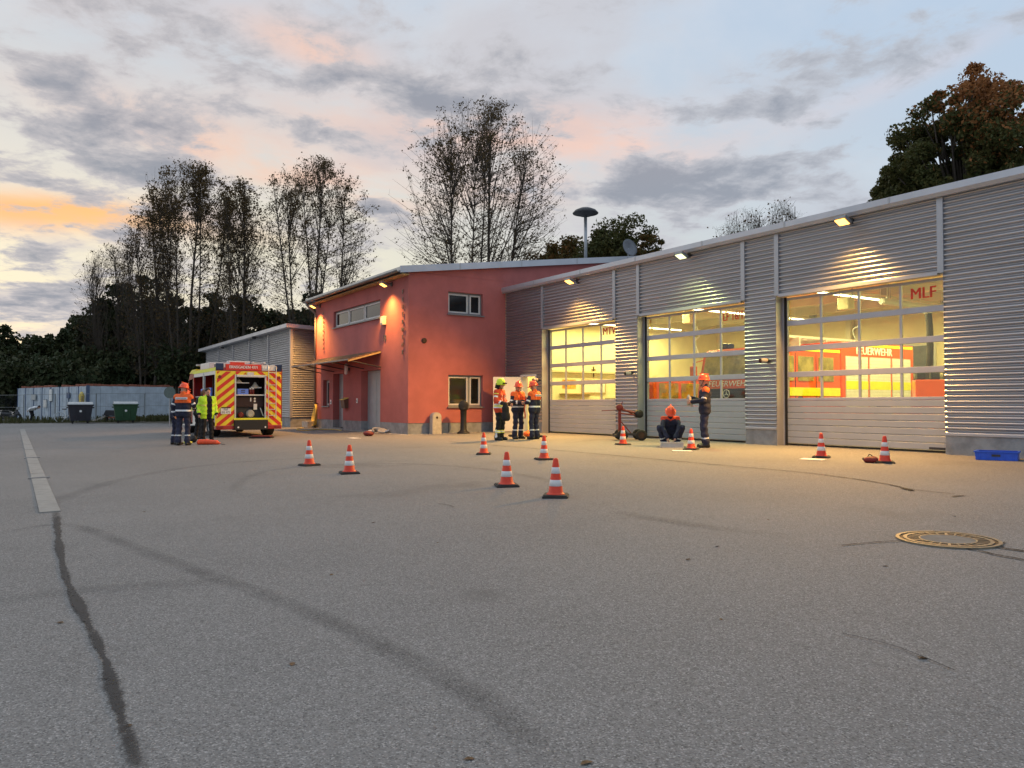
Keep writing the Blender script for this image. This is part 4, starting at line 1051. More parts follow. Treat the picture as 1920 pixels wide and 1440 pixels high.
mb = MB(); mb.prism([(3.78, 2.285), (3.78, 2.42), (4.55, 2.42), (5.05, 2.285)], -H2 + .12, H2 - .12, 'y'); mb.build('roof_fairing', 'chev_yellow', cab)
# roof load
MB().rbox(1.9, 3.4, .2, .95, 2.345, 2.60, .02).build('roof_box', 'shutter_alu', truck)
mb = MB()
for yy in (-.55, -.15):
    mb.box(.1, 3.6, yy - .03, yy + .03, 2.50, 2.56)
for k in range(12): mb.box(.25 + k * .28, .29 + k * .28, -.55, -.15, 2.515, 2.545)
for x in (.5, 3.0): mb.box(x, x + .05, -.6, -.1, 2.34, 2.50)
mb.build('roof_ladder', 'shutter_alu', truck)
MB().rbox(.3, .6, -.1, .65, 2.345, 2.58, .02).build('folded_sign', 'cone_white', truck); MB().box(.29, .299, .1, .6, 2.47, 2.54).build('folded_sign_face', 'cone_red', truck)
mb = MB(); mb.tube([(4.0, -.8, 2.55), (4.0, .85, 2.55)], .02, 6); mb.tube([(4.0, .6, 2.4), (4.0, .6, 2.55)], .015, 6); mb.tube([(4.0, -.6, 2.4), (4.0, -.6, 2.55)], .015, 6); mb.box(3.95, 4.2, .3, .95, 2.56, 2.62); mb.build('light_mast', 'zinc', truck)

# ---------------- big fire engine inside the hall (bay LF), nose to the door
eng = thing('fire_engine', 'large orange red fire engine parked behind the door lettered LF 16/12', 'fire truck', (9.68, 9.75, .006), -math.pi / 2)
EW, EL = 1.23, 8.0
cabx = 4.2
mb = MB(); mb.rbox(0, cabx - .06, -EW, EW, .55, 3.05, .06); ebody = mb.build('body', 'truck_orange', eng)
mb = MB(); mb.prism([(cabx, .48), (7.85, .48), (8.0, .62), (8.0, 1.45), (7.72, 2.60), (7.5, 2.76), (cabx, 2.80)], -EW + .02, EW - .02, 'y'); ecab = mb.build('cab', 'truck_orange', eng)
for s in (1, -1):
    for x0, x1 in ((.25, 1.35), (1.45, 2.65), (2.75, 3.95)):
        f = MB().box(x0, x1, s * (EW + .001), s * (EW + .02), .80, 2.58).build('roller_shutter', 'shutter_alu', ebody)
        mb = MB()
        for k in range(17): mb.box(x0 + .02, x1 - .02, s * (EW + .0205), s * (EW + .026), .84 + k * .101, .84 + k * .101 + .09)
        mb.build('shutter_slats', 'white', f)
        MB().box(x0 + .0, x1 + .0, s * (EW + .0265), s * (EW + .029), 1.52, 1.79).build('yellow_band', 'fluo_yellow', f)
    MB().box(.1, cabx - .1, s * (EW + .001), s * (EW + .006), 2.92, 3.0).build('roof_band', 'fluo_yellow', ebody)
    text('lettering', 'FEUERWEHR', .36, frame((2.35, s * (EW + .006), 2.76), (-s, 0, 0), (0, 0, 1)), 'white', ebody, .002, bold=.012)
    # cab side: windows, doors, band
    for x0, x1, sl_ in ((4.55, 5.3, 0), (5.55, 6.3, 0), (6.5, 7.3, .18)):
        mb = MB(); mb.prism([(x0, 1.75), (x1 + sl_, 1.75), (x1, 2.5), (x0, 2.5)], s * (EW - .021), s * (EW - .005), 'y'); mb.build('side_window', 'van_window', ecab)
    MB().box(cabx + .01, 7.8, s * (EW - .022), s * (EW - .008), 1.30, 1.55).build('yellow_band', 'fluo_yellow', ecab)
    MB().box(cabx + .01, 7.5, s * (EW - .022), s * (EW - .008), 2.66, 2.74).build('roof_band', 'fluo_yellow', ecab)
    for x in (5.42, 6.42, 7.45): MB().box(x - .012, x + .012, s * (EW - .022), s * (EW - .012), .75, 2.6).build('door_gap', 'black', ecab)
    for x in (5.2, 6.2): MB().rbox(x - .09, x + .09, min(s * (EW - .03), s * (EW + .01)), max(s * (EW - .03), s * (EW + .01)), 1.22, 1.28, .01).build('door_handle', 'black', ecab)
    mb = MB(); mb.tube([(7.7, s * (EW - .05), 2.45), (7.95, s * (EW + .22), 2.35), (7.95, s * (EW + .22), 1.75)], .016, 6); mb.rbox(7.88, 8.0, s * (EW + .22) - .11, s * (EW + .22) + .11, 1.72, 2.25, .03); mb.build('mirror', 'truck_orange', ecab)
    for x in (1.9, 6.6): wheel(eng, x, s * (EW - .18), .48, .30, s)
    for x in (1.9, 6.6):
        mb = MB(); mb.prism([(x - .62, .46), (x - .5, .9), (x - .25, 1.06), (x + .25, 1.06), (x + .5, .9), (x + .62, .46)], s * (EW - .018 if x > 5 else EW + .002), s * (EW - .005 if x > 5 else EW + .028), 'y'); mb.build('wheel_arch', 'black', eng)
mb = MB(); mb.box(.2, 7.7, -.5, .5, .35, .56); mb.build('chassis', 'black', eng)
# front: grille, star, lettering, windscreen, lamps
MB().rbox(8.0 - .01, 8.05, -.95, .95, .92, 1.52, .02).build('grille', 'black', ecab)
for k in range(5): MB().box(8.05, 8.06, -.9, .9, 1.0 + k * .1, 1.03 + k * .1).build('grille_bar', 'dark_metal', ecab)
mb = MB(); mb.smooth = True; mb.tube([(8.075, .12 * math.cos(a), 1.36 + .12 * math.sin(a)) for a in [2 * math.pi * i / 28 for i in range(29)]], .011, 6, caps=False)
for a in (90, 210, 330): mb.tube([(8.075, 0, 1.36), (8.075, .115 * math.cos(R(a)), 1.36 + .115 * math.sin(R(a)))], [.016, .005], 6)
mb.build('star_emblem', 'white', ecab)
nrm = Vector((1.15, 0, .28)).normalized()
def on_front(z, off): return 8.0 - (z - 1.45) * .28 / 1.15 + off
mb = MB(); mb.prism([(on_front(1.82, .002), 1.82), (on_front(2.52, .002), 2.52), (on_front(2.52, .02), 2.52), (on_front(1.82, .02), 1.82)], -EW + .14, EW - .14, 'y'); mb.build('windscreen', 'van_window', ecab)
text('lettering', 'FEUERWEHR', .25, frame((on_front(1.66, .012), 0, 1.66), (0, 1, 0), (-.236, 0, .97)), 'white', ecab, .002, sx=1.15)
MB().rbox(7.9, 8.14, -EW, EW, .42, .82, .04).build('bumper', 'white', eng)
for s in (1, -1): MB().rbox(8.1, 8.15, s * .85 - .16, s * .85 + .16, .55, .72, .02).build('headlight', 'shutter_alu', eng)
mb = MB()
for yy in (-.5, -.1, .3): mb.box(.2, 6.6, yy - .03, yy + .03, 3.16, 3.24)
for k in range(20): mb.box(.3 + k * .31, .34 + k * .31, -.5, .3, 3.18, 3.22)
for x in (.5, 2.5, 3.8): mb.box(x, x + .06, -.6, .5, 3.05, 3.16)
for x in (5.2, 6.4): mb.box(x, x + .06, -.6, .5, 2.78, 3.16)
mb.build('roof_ladder', 'shutter_alu', eng)
for s in (1, -1): MB().rbox(7.0, 7.35, s * .75 - .16, s * .75 + .16, 2.78, 2.95, .04).build('blue_beacon', 'blue_light', eng)

# ---------------- van inside the hall (bay MTW)
van = thing('minibus_van', 'orange red fire service minibus parked inside behind the LF door pier', 'van', (5.55, 1.75, .006), math.pi / 2)
VWd = .93
mb = MB(); mb.smooth = False
mb.prism([(.02, .36), (4.75, .36), (4.95, .55), (4.92, .92), (4.25, 1.12), (3.62, 1.80), (3.3, 1.90), (.12, 1.94), (.0, 1.7)], -VWd, VWd, 'y'); vb = mb.build('body', 'truck_orange', van)
for s in (1, -1):
    for pl in ([(.25, 1.2), (1.15, 1.2), (1.15, 1.76), (.25, 1.76)], [(1.3, 1.2), (2.35, 1.2), (2.35, 1.76), (1.3, 1.76)], [(2.5, 1.2), (3.95, 1.2), (3.5, 1.74), (2.5, 1.76)]):
        mb = MB(); mb.prism(pl, s * (VWd + .001), s * (VWd + .012), 'y'); mb.build('side_window', 'van_window', vb)
    for x in (.95, 4.0): wheel(van, x, s * (VWd - .13), .32, .22, s)
    MB().box(.1, 4.6, s * (VWd + .001), s * (VWd + .01), .78, .92).build('yellow_band', 'fluo_yellow', vb)
mb = MB(); mb.prism([(4.22, 1.16), (3.66, 1.78), (3.68, 1.79), (4.24, 1.17)], -VWd + .1, VWd - .1, 'y'); mb.build('windscreen', 'dark_glass', vb)
MB().rbox(4.85, 5.02, -VWd + .02, VWd - .02, .32, .56, .04).build('bumper', 'black', van)
for s in (1, -1): MB().rbox(4.80, 4.95, s * .7 - .16, s * .7 + .16, .68, .86, .03).build('headlight', 'shutter_alu', van)
MB().rbox(2.8, 3.1, -.6, .6, 1.92, 2.06, .03).build('blue_beacon', 'blue_light', van)

# ---------------- hall furnishings
t = thing('wall_cabinet', 'pale row of shelves with crockery along the end wall of the lit hall', 'cabinet', (.06, 2.3, .006))
mb = MB(); mb.box(0, .55, 0, 4.4, .0, .9); mb.build('counter', 'cabinet', t); MB().box(0, .6, -.02, 4.42, .901, .94).build('worktop', 'wood_tan', t)
for y in (0, 1.1, 2.2, 3.3): MB().box(.551, .565, y + .03, y + 1.05, .08, .86).build('cupboard_door', 'white', t)
MB().box(0, .3, .3, 1.9, 1.45, 1.49).build('shelf', 'wood_tan', t); MB().box(0, .12, -.3, 4.6, 2.36, 2.44).build('cable_duct', 'cabinet', t)
mb = MB()
for k in range(6): mb.lathe([(.05, 0), (.06, .12)], 10, Matrix.Translation((.3, .4 + k * .55, .941)))
mb.build('crockery', 'white', t); MB().rbox(.15, .5, 1.0, 1.45, .941, 1.2, .02).build('coffee_machine', 'dark_metal', t); MB().rbox(.15, .5, 2.6, 3.0, .941, 1.3, .02).build('urn', 'steel_grey', t)
t = thing('wall_cross', 'small dark crucifix on the end wall of the lit hall', 'cross', (.06, 4.40, 2.20)); MB().box(0, .03, -.02, .02, 0, .46).build('upright', 'rust_iron', t); MB().box(.0, .026, -.12, .12, .29, .33).build('crossbar', 'rust_iron', t)
t = tag(MB().box(.051, .06, 2.75, 3.45, 1.70, 2.08).build('poster', 'poster_mat'), 'orange poster on the end wall of the lit hall', 'poster')
t = thing('picture_board', 'wide brown board on the end wall under the crucifix', 'board', (.06, 3.75, 1.5)); MB().box(0, .03, 0, 1.3, 0, .6).build('frame', 'wood_tan', t); MB().box(.03, .035, .05, 1.25, .05, .55).build('face', 'paper', t)
t = thing('inner_door', 'grey door in the end wall of the lit hall', 'door', (.06, 1.25, .006)); MB().box(0, .05, 0, .95, 0, 2.05).build('leaf', 'grey_door', t); MB().box(.051, .06, .2, .75, 1.1, 1.8).build('pane', 'dark_glass', t)
# exhaust hose, tool cart, heaters, cable reels
t = thing('exhaust_hose', 'dark exhaust extraction hose hanging in the empty lit bay', 'hose', (12.75, 7.3, 0))
mb = MB(); mb.smooth = True; mb.tube(spline([(0, 0, 3.9), (.05, 0, 3.2), (.0, .05, 2.4), (-.12, .05, 1.6), (-.1, 0, .9), (.1, -.05, .5)], 6), .10, 12); mb.build('hose', 'duct', t)
mb = MB(); mb.tube([(0, -2.5, 4.05), (0, 2.5, 4.05)], .09, 10); mb.tube([(0, 0, 4.05), (0, 0, 3.85)], .12, 10); mb.tube([(0, -2.2, 4.1), (0, -2.2, 4.9)], .02, 5); mb.tube([(0, 2.2, 4.1), (0, 2.2, 4.9)], .02, 5); mb.build('rail', 'shutter_alu', t)
t = thing('hose_cart', 'red equipment cart standing in the bay behind the MLF door', 'cart', (13.35, 6.5, .006), R(40)); t.scale = (.75, .8, 1.22)
MB().rbox(-.75, .75, -.35, .35, .75, 1.45, .03).build('cabinet', 'truck_orange', t)
for x in (-.6, -.15, .3, .65): MB().rbox(x - .09, x + .09, -.3, .3, .2, .749, .03).build('canister', 'truck_orange', t)
for x in (-.6, .6):
    for y in (-.28, .28): mb = MB(); mb.lathe([(.1, -.03), (.1, .03)], 14, Matrix.Translation((x, y, .1)) @ Matrix.Rotation(R(90), 4, 'X')); mb.build('wheel', 'rubber', t)
for x in (-.5, 0, .5): MB().rbox(x - .16, x + .16, -.2, .2, 1.451, 1.65, .05).build('helmet_box', 'dark_metal', t)
t = thing('steel_shelf', 'steel rack with boxes against the back wall of the hall', 'shelf', (9.2, 11.5, .006))
for x in (0, 1.2, 2.4): MB().box(x - .02, x + .02, -.3, .3, 0, 2.2).build('upright', 'steel_grey', t)
for z in (.3, .95, 1.6, 2.18): MB().box(-.02, 2.42, -.3, .3, z, z + .03).build('shelf', 'steel_grey', t)
for k in range(9): MB().rbox(.1 + (k % 3) * .8, .7 + (k % 3) * .8, -.22, .22, [.33, .98, 1.63][k // 3] + .002, [.33, .98, 1.63][k // 3] + .3, .02).build('box', random.choice(['wood_tan', 'pale_blue_crate', 'cabinet', 'maroon']), t)
for x, y, lab in ((7.3, 2.6, 'white unit heater hanging from the hall ceiling behind the LF door'), (12.4, 3.6, 'white unit heater hanging from the hall ceiling behind the MLF door'), (16.9, 6.2, 'white unit heater hanging near the partition wall of the empty bay')):
    t = thing('unit_heater', lab, 'heater', (x, y, 3.65), 0, 'unit heaters'); MB().rbox(-.18, .18, -.15, .15, .1, .45, .03).build('case', 'cabinet', t)
    mb = MB(); mb.tube([(-.2, 0, .5), (-.2, 0, 1.25)], .015, 6); mb.tube([(.2, 0, .5), (.2, 0, 1.25)], .015, 6); mb.build('hanger', 'zinc', t); mb = MB(); mb.tube(spline([(.2, .1, .0), (.35, .1, -.35), (.15, .1, -.5), (.3, .1, -.9)], 5), .02, 6); mb.build('cable', 'white', t)
for x in (6.0, 11.3, 16.0):
    t = thing('pipe_run', 'pale pipe run under the ceiling of the lit hall', 'pipe', (x, 0, 4.45), 0, 'ceiling pipes'); mb = MB(); mb.tube([(0, .6, 0), (0, 11.9, 0)], .05, 8); mb.tube([(.25, .6, .05), (.25, 11.9, .05)], .035, 8); mb.build('pipe', 'beam_mat', t); mb = MB(); [mb.box(-.06, .3, y, y + .03, -.05, .45) for y in (1.2, 4.2, 7.2, 10.9)]; mb.build('hanger', 'zinc', t)
# coat of hanging gear on the back wall
for k in range(8):
    x = 3.0 + k * .42; t = thing('gear_locker', 'open locker with hanging dark and orange gear along the back wall', 'locker', (x, 11.55, .006), 0, 'gear lockers')
    MB().box(-.2, -.17, -.25, .4, 0, 2.0).build('side', 'cabinet', t); MB().box(-.2, .2, -.25, .4, 1.97, 2.0).build('top', 'cabinet', t); MB().rbox(-.12, .12, -.1, .1, .7, 1.6, .06).build('jacket', 'navy' if k % 2 else 'jf_orange', t)
# ================================================================== PEOPLE
def smin(a, b, k):
    h = np.clip(k - np.abs(a - b), 0, None) / k
    return np.minimum(a, b) - h * h * k * .25
def sdf(p, pr):
    a = np.asarray(pr['a'], float)
    if pr['t'] == 'e':
        q_ = (p - a) @ pr.get('rot', np.eye(3)) / np.asarray(pr['r']); l = np.linalg.norm(q_, axis=-1)
        return (l - 1) * min(pr['r']), np.zeros(p.shape[:-1])
    b = np.asarray(pr['b'], float); ab = b - a
    t = np.clip(((p - a) @ ab) / max(1e-9, ab @ ab), 0, 1)
    d = np.linalg.norm(p - (a + t[..., None] * ab), axis=-1) - (pr['ra'] + (pr['rb'] - pr['ra']) * t)
    return d, t
def cap(name, a, b, ra, rb): return dict(t='c', n=name, a=a, b=b, ra=ra, rb=rb)
def ell(name, a, r): return dict(t='e', n=name, a=a, r=r)
def surfnet(prims, vox, k=.03):
    lo = np.min([np.minimum(np.asarray(p['a']), np.asarray(p.get('b', p['a']))) - (max(p['r']) if p['t'] == 'e' else max(p['ra'], p['rb'])) for p in prims], 0) - 4 * vox
    hi = np.max([np.maximum(np.asarray(p['a']), np.asarray(p.get('b', p['a']))) + (max(p['r']) if p['t'] == 'e' else max(p['ra'], p['rb'])) for p in prims], 0) + 4 * vox
    n = np.ceil((hi - lo) / vox).astype(int) + 1
    F = np.full(n, 1.0)
    for p in prims:
        r = max(p['r']) if p['t'] == 'e' else max(p['ra'], p['rb'])
        l = np.minimum(np.asarray(p['a']), np.asarray(p.get('b', p['a']))) - r - k - 3 * vox; h = np.maximum(np.asarray(p['a']), np.asarray(p.get('b', p['a']))) + r + k + 3 * vox
        i0 = np.clip(np.floor((l - lo) / vox).astype(int), 0, n - 1); i1 = np.clip(np.ceil((h - lo) / vox).astype(int) + 1, 1, n)
        ax = [lo[d] + vox * np.arange(i0[d], i1[d]) for d in range(3)]
        P = np.stack(np.meshgrid(*ax, indexing='ij'), -1)
        sl = tuple(slice(i0[d], i1[d]) for d in range(3))
        F[sl] = smin(F[sl], sdf(P, p)[0], k)
    ins = F < 0
    c = n - 1
    cnt = np.zeros(c); acc = np.zeros((*c, 3))
    for d in range(3):
        o1, o2 = [x for x in range(3) if x != d]
        for s1 in (0, 1):
            for s2 in (0, 1):
                s0 = [None] * 3; s1_ = [None] * 3
                s0[d] = slice(0, c[d]); s1_[d] = slice(1, c[d] + 1)
                for o, s in ((o1, s1), (o2, s2)): s0[o] = s1_[o] = slice(s, c[o] + s)
                A, B = F[tuple(s0)], F[tuple(s1_)]; x = (A < 0) != (B < 0)
                tt = np.where(x, A / np.where(x, A - B, 1), 0)
                pos = np.zeros((*c, 3)); pos[..., d] = tt; pos[..., o1] = s1; pos[..., o2] = s2
                acc += pos * x[..., None]; cnt += x
    m = cnt > 0
    idx = np.full(c, -1); idx[m] = np.arange(m.sum())
    ijk = np.argwhere(m); V = lo + vox * (ijk + acc[m] / cnt[m][:, None])
    faces = []
    for d in range(3):
        o1, o2 = (d + 1) % 3, (d + 2) % 3
        s0 = [slice(1, n[x] - 1) for x in range(3)]; s1 = list(s0); s0[d] = slice(0, n[d] - 1); s1[d] = slice(1, n[d])
        A, B = ins[tuple(s0)], ins[tuple(s1)]
        for flip in (0, 1):
            e = np.argwhere((A & ~B) if flip == 0 else (~A & B))
            if not len(e): continue
            off = np.ones(3, int); off[d] = 0; e = e + off
            u1 = np.zeros(3, int); u1[o1] = 1; u2 = np.zeros(3, int); u2[o2] = 1
            g = lambda q_: idx[q_[:, 0], q_[:, 1], q_[:, 2]]
            quad = np.stack([g(e - u1 - u2), g(e - u2), g(e), g(e - u1)], 1)
            faces.append(quad if flip == 0 else quad[:, ::-1])
    return V, np.concatenate(faces)
def classify(V, Fq, prims):
    C_ = V[Fq].mean(1); D = []; T = []
    for p in prims:
        d, t = sdf(C_, p); D.append(d); T.append(t)
    D = np.array(D); i = D.argmin(0); T = np.array(T)
    return C_, [prims[k]['n'] for k in i], T[i, np.arange(len(i))]
def rotx(p, piv, ang):
    p = np.asarray(p, float) - piv; c, s = math.cos(ang), math.sin(ang)
    return np.array([p[0], p[1] * c + p[2] * s, -p[1] * s + p[2] * c]) + piv          # forward bend for +ang (towards +y)
def person(label, px, py, H, heading, outfit, pose=None, group=None, place=None, roll=0.0, detail=1.0):
    pose = pose or {}
    g = place if place is not None else G(px, py)
    toc = Vector((CAM[0] - g.x, CAM[1] - g.y, 0)).normalized(); rv = Vector((toc.y * -1, toc.x, 0)) 
    rv = Vector((RV[0], RV[1], 0)); rv = (rv - toc * rv.dot(toc)).normalized()
    hv = toc * math.cos(R(heading)) + rv * math.sin(R(heading))
    yaw = math.atan2(hv.y, hv.x) - math.pi / 2
    root = thing('person', label, 'person', g, yaw, group)
    sc = H / 1.72
    A = np.array
    J = dict(pel=A([0, 0, .93]), chest=A([0, 0, 1.22]), neck=A([0, -.01, 1.44]), head=A([0, .025, 1.585]))
    for s, n in ((1, 'R'), (-1, 'L')):
        J['hip' + n] = A([.095 * s, 0, .91]); J['kn' + n] = A([.115 * s, .03, .50]); J['an' + n] = A([.125 * s, -.02, .10])
        J['sh' + n] = A([.185 * s, -.005, 1.385]); J['el' + n] = A([.255 * s, -.04, 1.12]); J['wr' + n] = A([.27 * s, .06, .88])
    for k_, v_ in pose.get('pre', {}).items(): J[k_] = A(v_, float)
    ln = R(pose.get('lean', 0)); piv = A([0, 0, .93])
    if ln:
        for k_ in ('chest', 'neck', 'head', 'shR', 'shL', 'elR', 'elL', 'wrR', 'wrL'): J[k_] = rotx(J[k_], piv, ln)
    sh = A(pose.get('shift', (0, 0, 0)), float)
    for k_ in ('pel', 'chest', 'neck', 'head', 'shR', 'shL', 'elR', 'elL', 'wrR', 'wrL', 'hipR', 'hipL'): J[k_] = J[k_] + sh
    for k_, v_ in pose.get('post', {}).items(): J[k_] = A(v_, float)
    J = {k_: v_ * sc for k_, v_ in J.items()}
    upv = (J['neck'] - J['pel']); upv /= np.linalg.norm(upv)
    hy = R(pose.get('head_yaw', 0)); hp = R(pose.get('head_pitch', 0))
    Mh = Matrix.Rotation(-hy, 3, 'Z') @ Matrix.Rotation(hp, 3, 'X')
    hd = lambda v_: J['head'] + A(Mh @ Vector([c * sc for c in v_]))
    # ---- skin: one continuous body
    def torso(pref, r, up=1.0):
        out = []
        for s, n in ((1, 'R'), (-1, 'L')):
            side = (J['sh' + n] - J['neck']); side = side / np.linalg.norm(side)
            hipc = J['hip' + n] * .92 + J['pel'] * .08
            wst = (J['pel'] + J['chest']) / 2 + (J['hip' + n] - J['pel']) * .85
            top = J['neck'] * .45 + J['sh' + n] * .55 - upv * .11 * sc
            out += [cap(pref + 'low', hipc, wst, (.108 + r) * sc, (.098 + r) * sc), cap(pref + 'mid', wst, top, (.098 + r) * sc, (.108 + r) * sc)]
            out += [cap(pref + 'yoke', J['neck'] - upv * .055 * sc, J['sh' + n] - upv * .01 * sc, (.055 + r) * sc, (.055 + r) * sc)]
        return out
    def arms(pref, r, wr=1.0, cuff=0.0):
        out = []
        for n in 'RL':
            wv = J['el' + n] + (J['wr' + n] - J['el' + n]) * wr
            out += [cap(pref + 'upper' + n, J['sh' + n], J['el' + n], (.048 + r) * sc, (.040 + r) * sc), cap(pref + 'fore' + n, J['el' + n], wv, (.040 + r) * sc, (.028 + r + cuff) * sc)]
        return out
    def legs(pref, r, an=1.0, flare=0.0):
        out = []
        for n in 'RL':
            av = J['kn' + n] + (J['an' + n] - J['kn' + n]) * an
            out += [cap(pref + 'thigh' + n, J['hip' + n], J['kn' + n], (.082 + r) * sc, (.056 + r) * sc), cap(pref + 'shin' + n, J['kn' + n], av, (.056 + r) * sc, (.040 + r + flare) * sc)]
        return out
    def foot_dir(n):
        fd = A(pose.get('foot' + n, (.10 if n == 'R' else -.10, 1, 0)), float); return fd / np.linalg.norm(fd)
    skin = torso('t', -.012) + arms('a', -.006) + legs('l', -.006)
    skin += [ell('head', hd((0, 0, .03)), [.078 * sc, .096 * sc, .098 * sc]), ell('head', hd((0, .022, -.045)), [.058 * sc, .068 * sc, .068 * sc]), cap('head', hd((0, .085, .02)), hd((0, .112, -.015)), .012 * sc, .017 * sc),
             cap('head', J['neck'] - upv * .03 * sc, hd((0, -.015, -.05)), .054 * sc, .05 * sc), cap('ear', hd((.078, -.01, .025)), hd((.08, -.012, -.012)), .012 * sc, .009 * sc), cap('ear', hd((-.078, -.01, .025)), hd((-.08, -.012, -.012)), .012 * sc, .009 * sc)]
    for n in 'RL':
        fd = foot_dir(n); an = J['an' + n]; skin.append(cap('foot', an + A([0, 0, -.05 * sc]), an + fd * .14 * sc + A([0, 0, -.065 * sc]), .032 * sc, .026 * sc))
    fingers = []
    for n, s in (('R', 1), ('L', -1)):
        w_ = J['wr' + n]; d_ = w_ - J['el' + n]; d_ /= np.linalg.norm(d_)
        hdv = A(pose.get('hand' + n, d_ + A([0, .25, 0])), float); hdv /= np.linalg.norm(hdv)
        sidev = np.cross(hdv, A([s * 1.0, .001, .0])); sidev = sidev / (np.linalg.norm(sidev) + 1e-9)      # across the palm
        pn = np.cross(sidev, hdv)
        skin.append(cap('hand', w_, w_ + hdv * .055 * sc, .026 * sc, .032 * sc))
        for i in range(4):
            o_ = (i - 1.5) * .0205 * sc; base = w_ + hdv * .072 * sc + sidev * o_; L = [.062, .074, .07, .054][i] * sc
            curl = -pn * s * .0
            mid = base + (hdv * .9 + A([-s * .35, 0, 0])) * L * .55; tip = mid + (hdv * .65 + A([-s * .75, 0, 0])) * L * .5
            fingers += [cap('hand', base - hdv * .02 * sc, mid, .0095 * sc, .0088 * sc), cap('hand', mid, tip, .0088 * sc, .007 * sc)]
        tb = w_ + hdv * .028 * sc + sidev * .03 * sc
        fingers += [cap('hand', tb - sidev * .012 * sc, tb + (sidev * .7 + hdv * .7) * .035 * sc, .012 * sc, .010 * sc), cap('hand', tb + (sidev * .7 + hdv * .7) * .035 * sc, tb + (sidev * .45 + hdv * .9) * .062 * sc, .010 * sc, .008 * sc)]
        fingers.append(cap('hand', w_ + hdv * .02 * sc, w_ + hdv * .06 * sc, .022 * sc, .022 * sc))
    V1, F1 = surfnet(skin, .013 / detail, .03 * sc); C1, N1, _ = classify(V1, F1, skin)
    eyeR, eyeL, mou = hd((.032, .088, .022)), hd((-.032, .088, .022)), hd((0, .088, -.058))
    mi1 = np.zeros(len(F1), int); mi1[(np.linalg.norm(C1 - eyeR, axis=1) < .013 * sc) | (np.linalg.norm(C1 - eyeL, axis=1) < .013 * sc)] = 1
    mi1[(np.linalg.norm((C1 - mou) * A([.5, 1, 1.6]), axis=1) < .014 * sc)] = 2
    if pose.get('gloves'): mi1[[n == 'hand' for n in N1]] = 3
    V2, F2 = surfnet(fingers, .006, .006)
    mi2 = np.full(len(F2), 3 if pose.get('gloves') else 0)
    np_mesh('body', np.concatenate([V1, V2]), np.concatenate([F1, F2 + len(V1)]), ['skin', 'black', 'maroon', 'black_cloth'], root, True, np.concatenate([mi1, mi2]))
    # ---- clothes
    def cloth(name, prims, mats, fn, vox=.0125):
        V_, F_ = surfnet(prims, vox / detail, .035 * sc); C_, N_, T_ = classify(V_, F_, prims)
        rel = (C_ - J['pel']) @ upv / sc
        loc = C_ / sc
        # loose folds
        ph = rng.uniform(0, 6, 3); V_ = V_ + .006 * sc * np.sin(V_[:, [2, 2, 0]] * A([38, 45, 30]) / sc + V_[:, [0, 1, 1]] * 22 + ph) * A([1, 1, 0])
        return np_mesh(name, V_, F_, mats, root, True, [fn(n, t_, r_, c_) for n, t_, r_, c_ in zip(N_, T_, rel, loc)])
    o = outfit
    hem = []
    for n in 'RL': hem.append(cap('jlow', J['hip' + n] - upv * o.get('hem', .04) * sc, J['hip' + n] + upv * .05 * sc, .118 * sc, .118 * sc))
    jp = torso('j', .022) + arms('j', .018, .96, .012) + hem + [cap('collar', J['neck'] - upv * .02 * sc, J['neck'] + upv * .045 * sc, .072 * sc, .066 * sc)]
    tp = legs('p', .014, .97, .026 if o.get('wide', 1) else .012) + [cap('seat', J['hipR'], J['hipL'], .112 * sc, .112 * sc)]
    cloth('trousers', tp, o['tm'], o['tf'])
    cloth('jacket', jp, o['jm'], o['jf'])
    for n in 'RL':
        fd = foot_dir(n); an = J['an' + n]; shin = (J['kn' + n] - an); shin /= np.linalg.norm(shin)
        fp = [cap('b', an + shin * .10 * sc, an + A([0, 0, -.03 * sc]), .058 * sc, .056 * sc), cap('b', an + A([0, 0, -.055 * sc]) - fd * .04 * sc, an + fd * .15 * sc + A([0, 0, -.065 * sc]), .046 * sc, .040 * sc), cap('b', an + fd * .08 * sc + A([0, 0, -.05 * sc]), an + fd * .15 * sc + A([0, 0, -.06 * sc]), .05 * sc, .045 * sc)]
        Vb, Fb = surfnet(fp, .013 / detail, .03); Vb[:, 2] = np.maximum(Vb[:, 2], .0)
        np_mesh('boot', Vb, Fb, 'boot', root, True)
    # ---- headgear / hair
    Hm = Matrix.Translation(Vector(hd((0, 0, 0)))) @ Mh.to_4x4() @ Matrix.Scale(sc, 4)
    if o.get('helmet'):
        mb = MB(); mb.smooth = True; nn = 22
        if o['helmet'] == 'helmet_lime':
            prof = [(1.16, .015), (1.14, -.005), (1.02, .02), (1.0, .05), (.95, .10), (.78, .15), (.5, .18), (.15, .192), (.0, .194)]
        else:
            prof = [(1.30, .040), (1.28, .030), (1.04, .048), (1.0, .06), (.95, .105), (.80, .145), (.52, .175), (.18, .19), (.0, .192)]
        base = len(mb.v)
        for r_, z_ in prof:
            for j in range(nn):
                th = 2 * math.pi * j / nn; f_ = 1.0 + (.16 * max(0, math.sin(th)) ** 2 if r_ > 1.1 else 0)
                mb.v.append(tuple(Hm @ Vector((r_ * .112 * math.cos(th) * f_, r_ * .134 * math.sin(th) * f_, z_))))
        for i in range(len(prof) - 1):
            for j in range(nn): mb.face([base + i * nn + j, base + i * nn + (j + 1) % nn, base + (i + 1) * nn + (j + 1) % nn, base + (i + 1) * nn + j])
        hel = mb.build('helmet', o['helmet'], root)
        mb = MB(); mb.tube([Hm @ Vector(p) for p in ((.09, .01, .03), (.085, .035, -.05), (.04, .06, -.115), (-.04, .06, -.115), (-.085, .035, -.05), (-.09, .01, .03))], .008 * sc, 5); mb.build('chin_strap', 'black', hel)
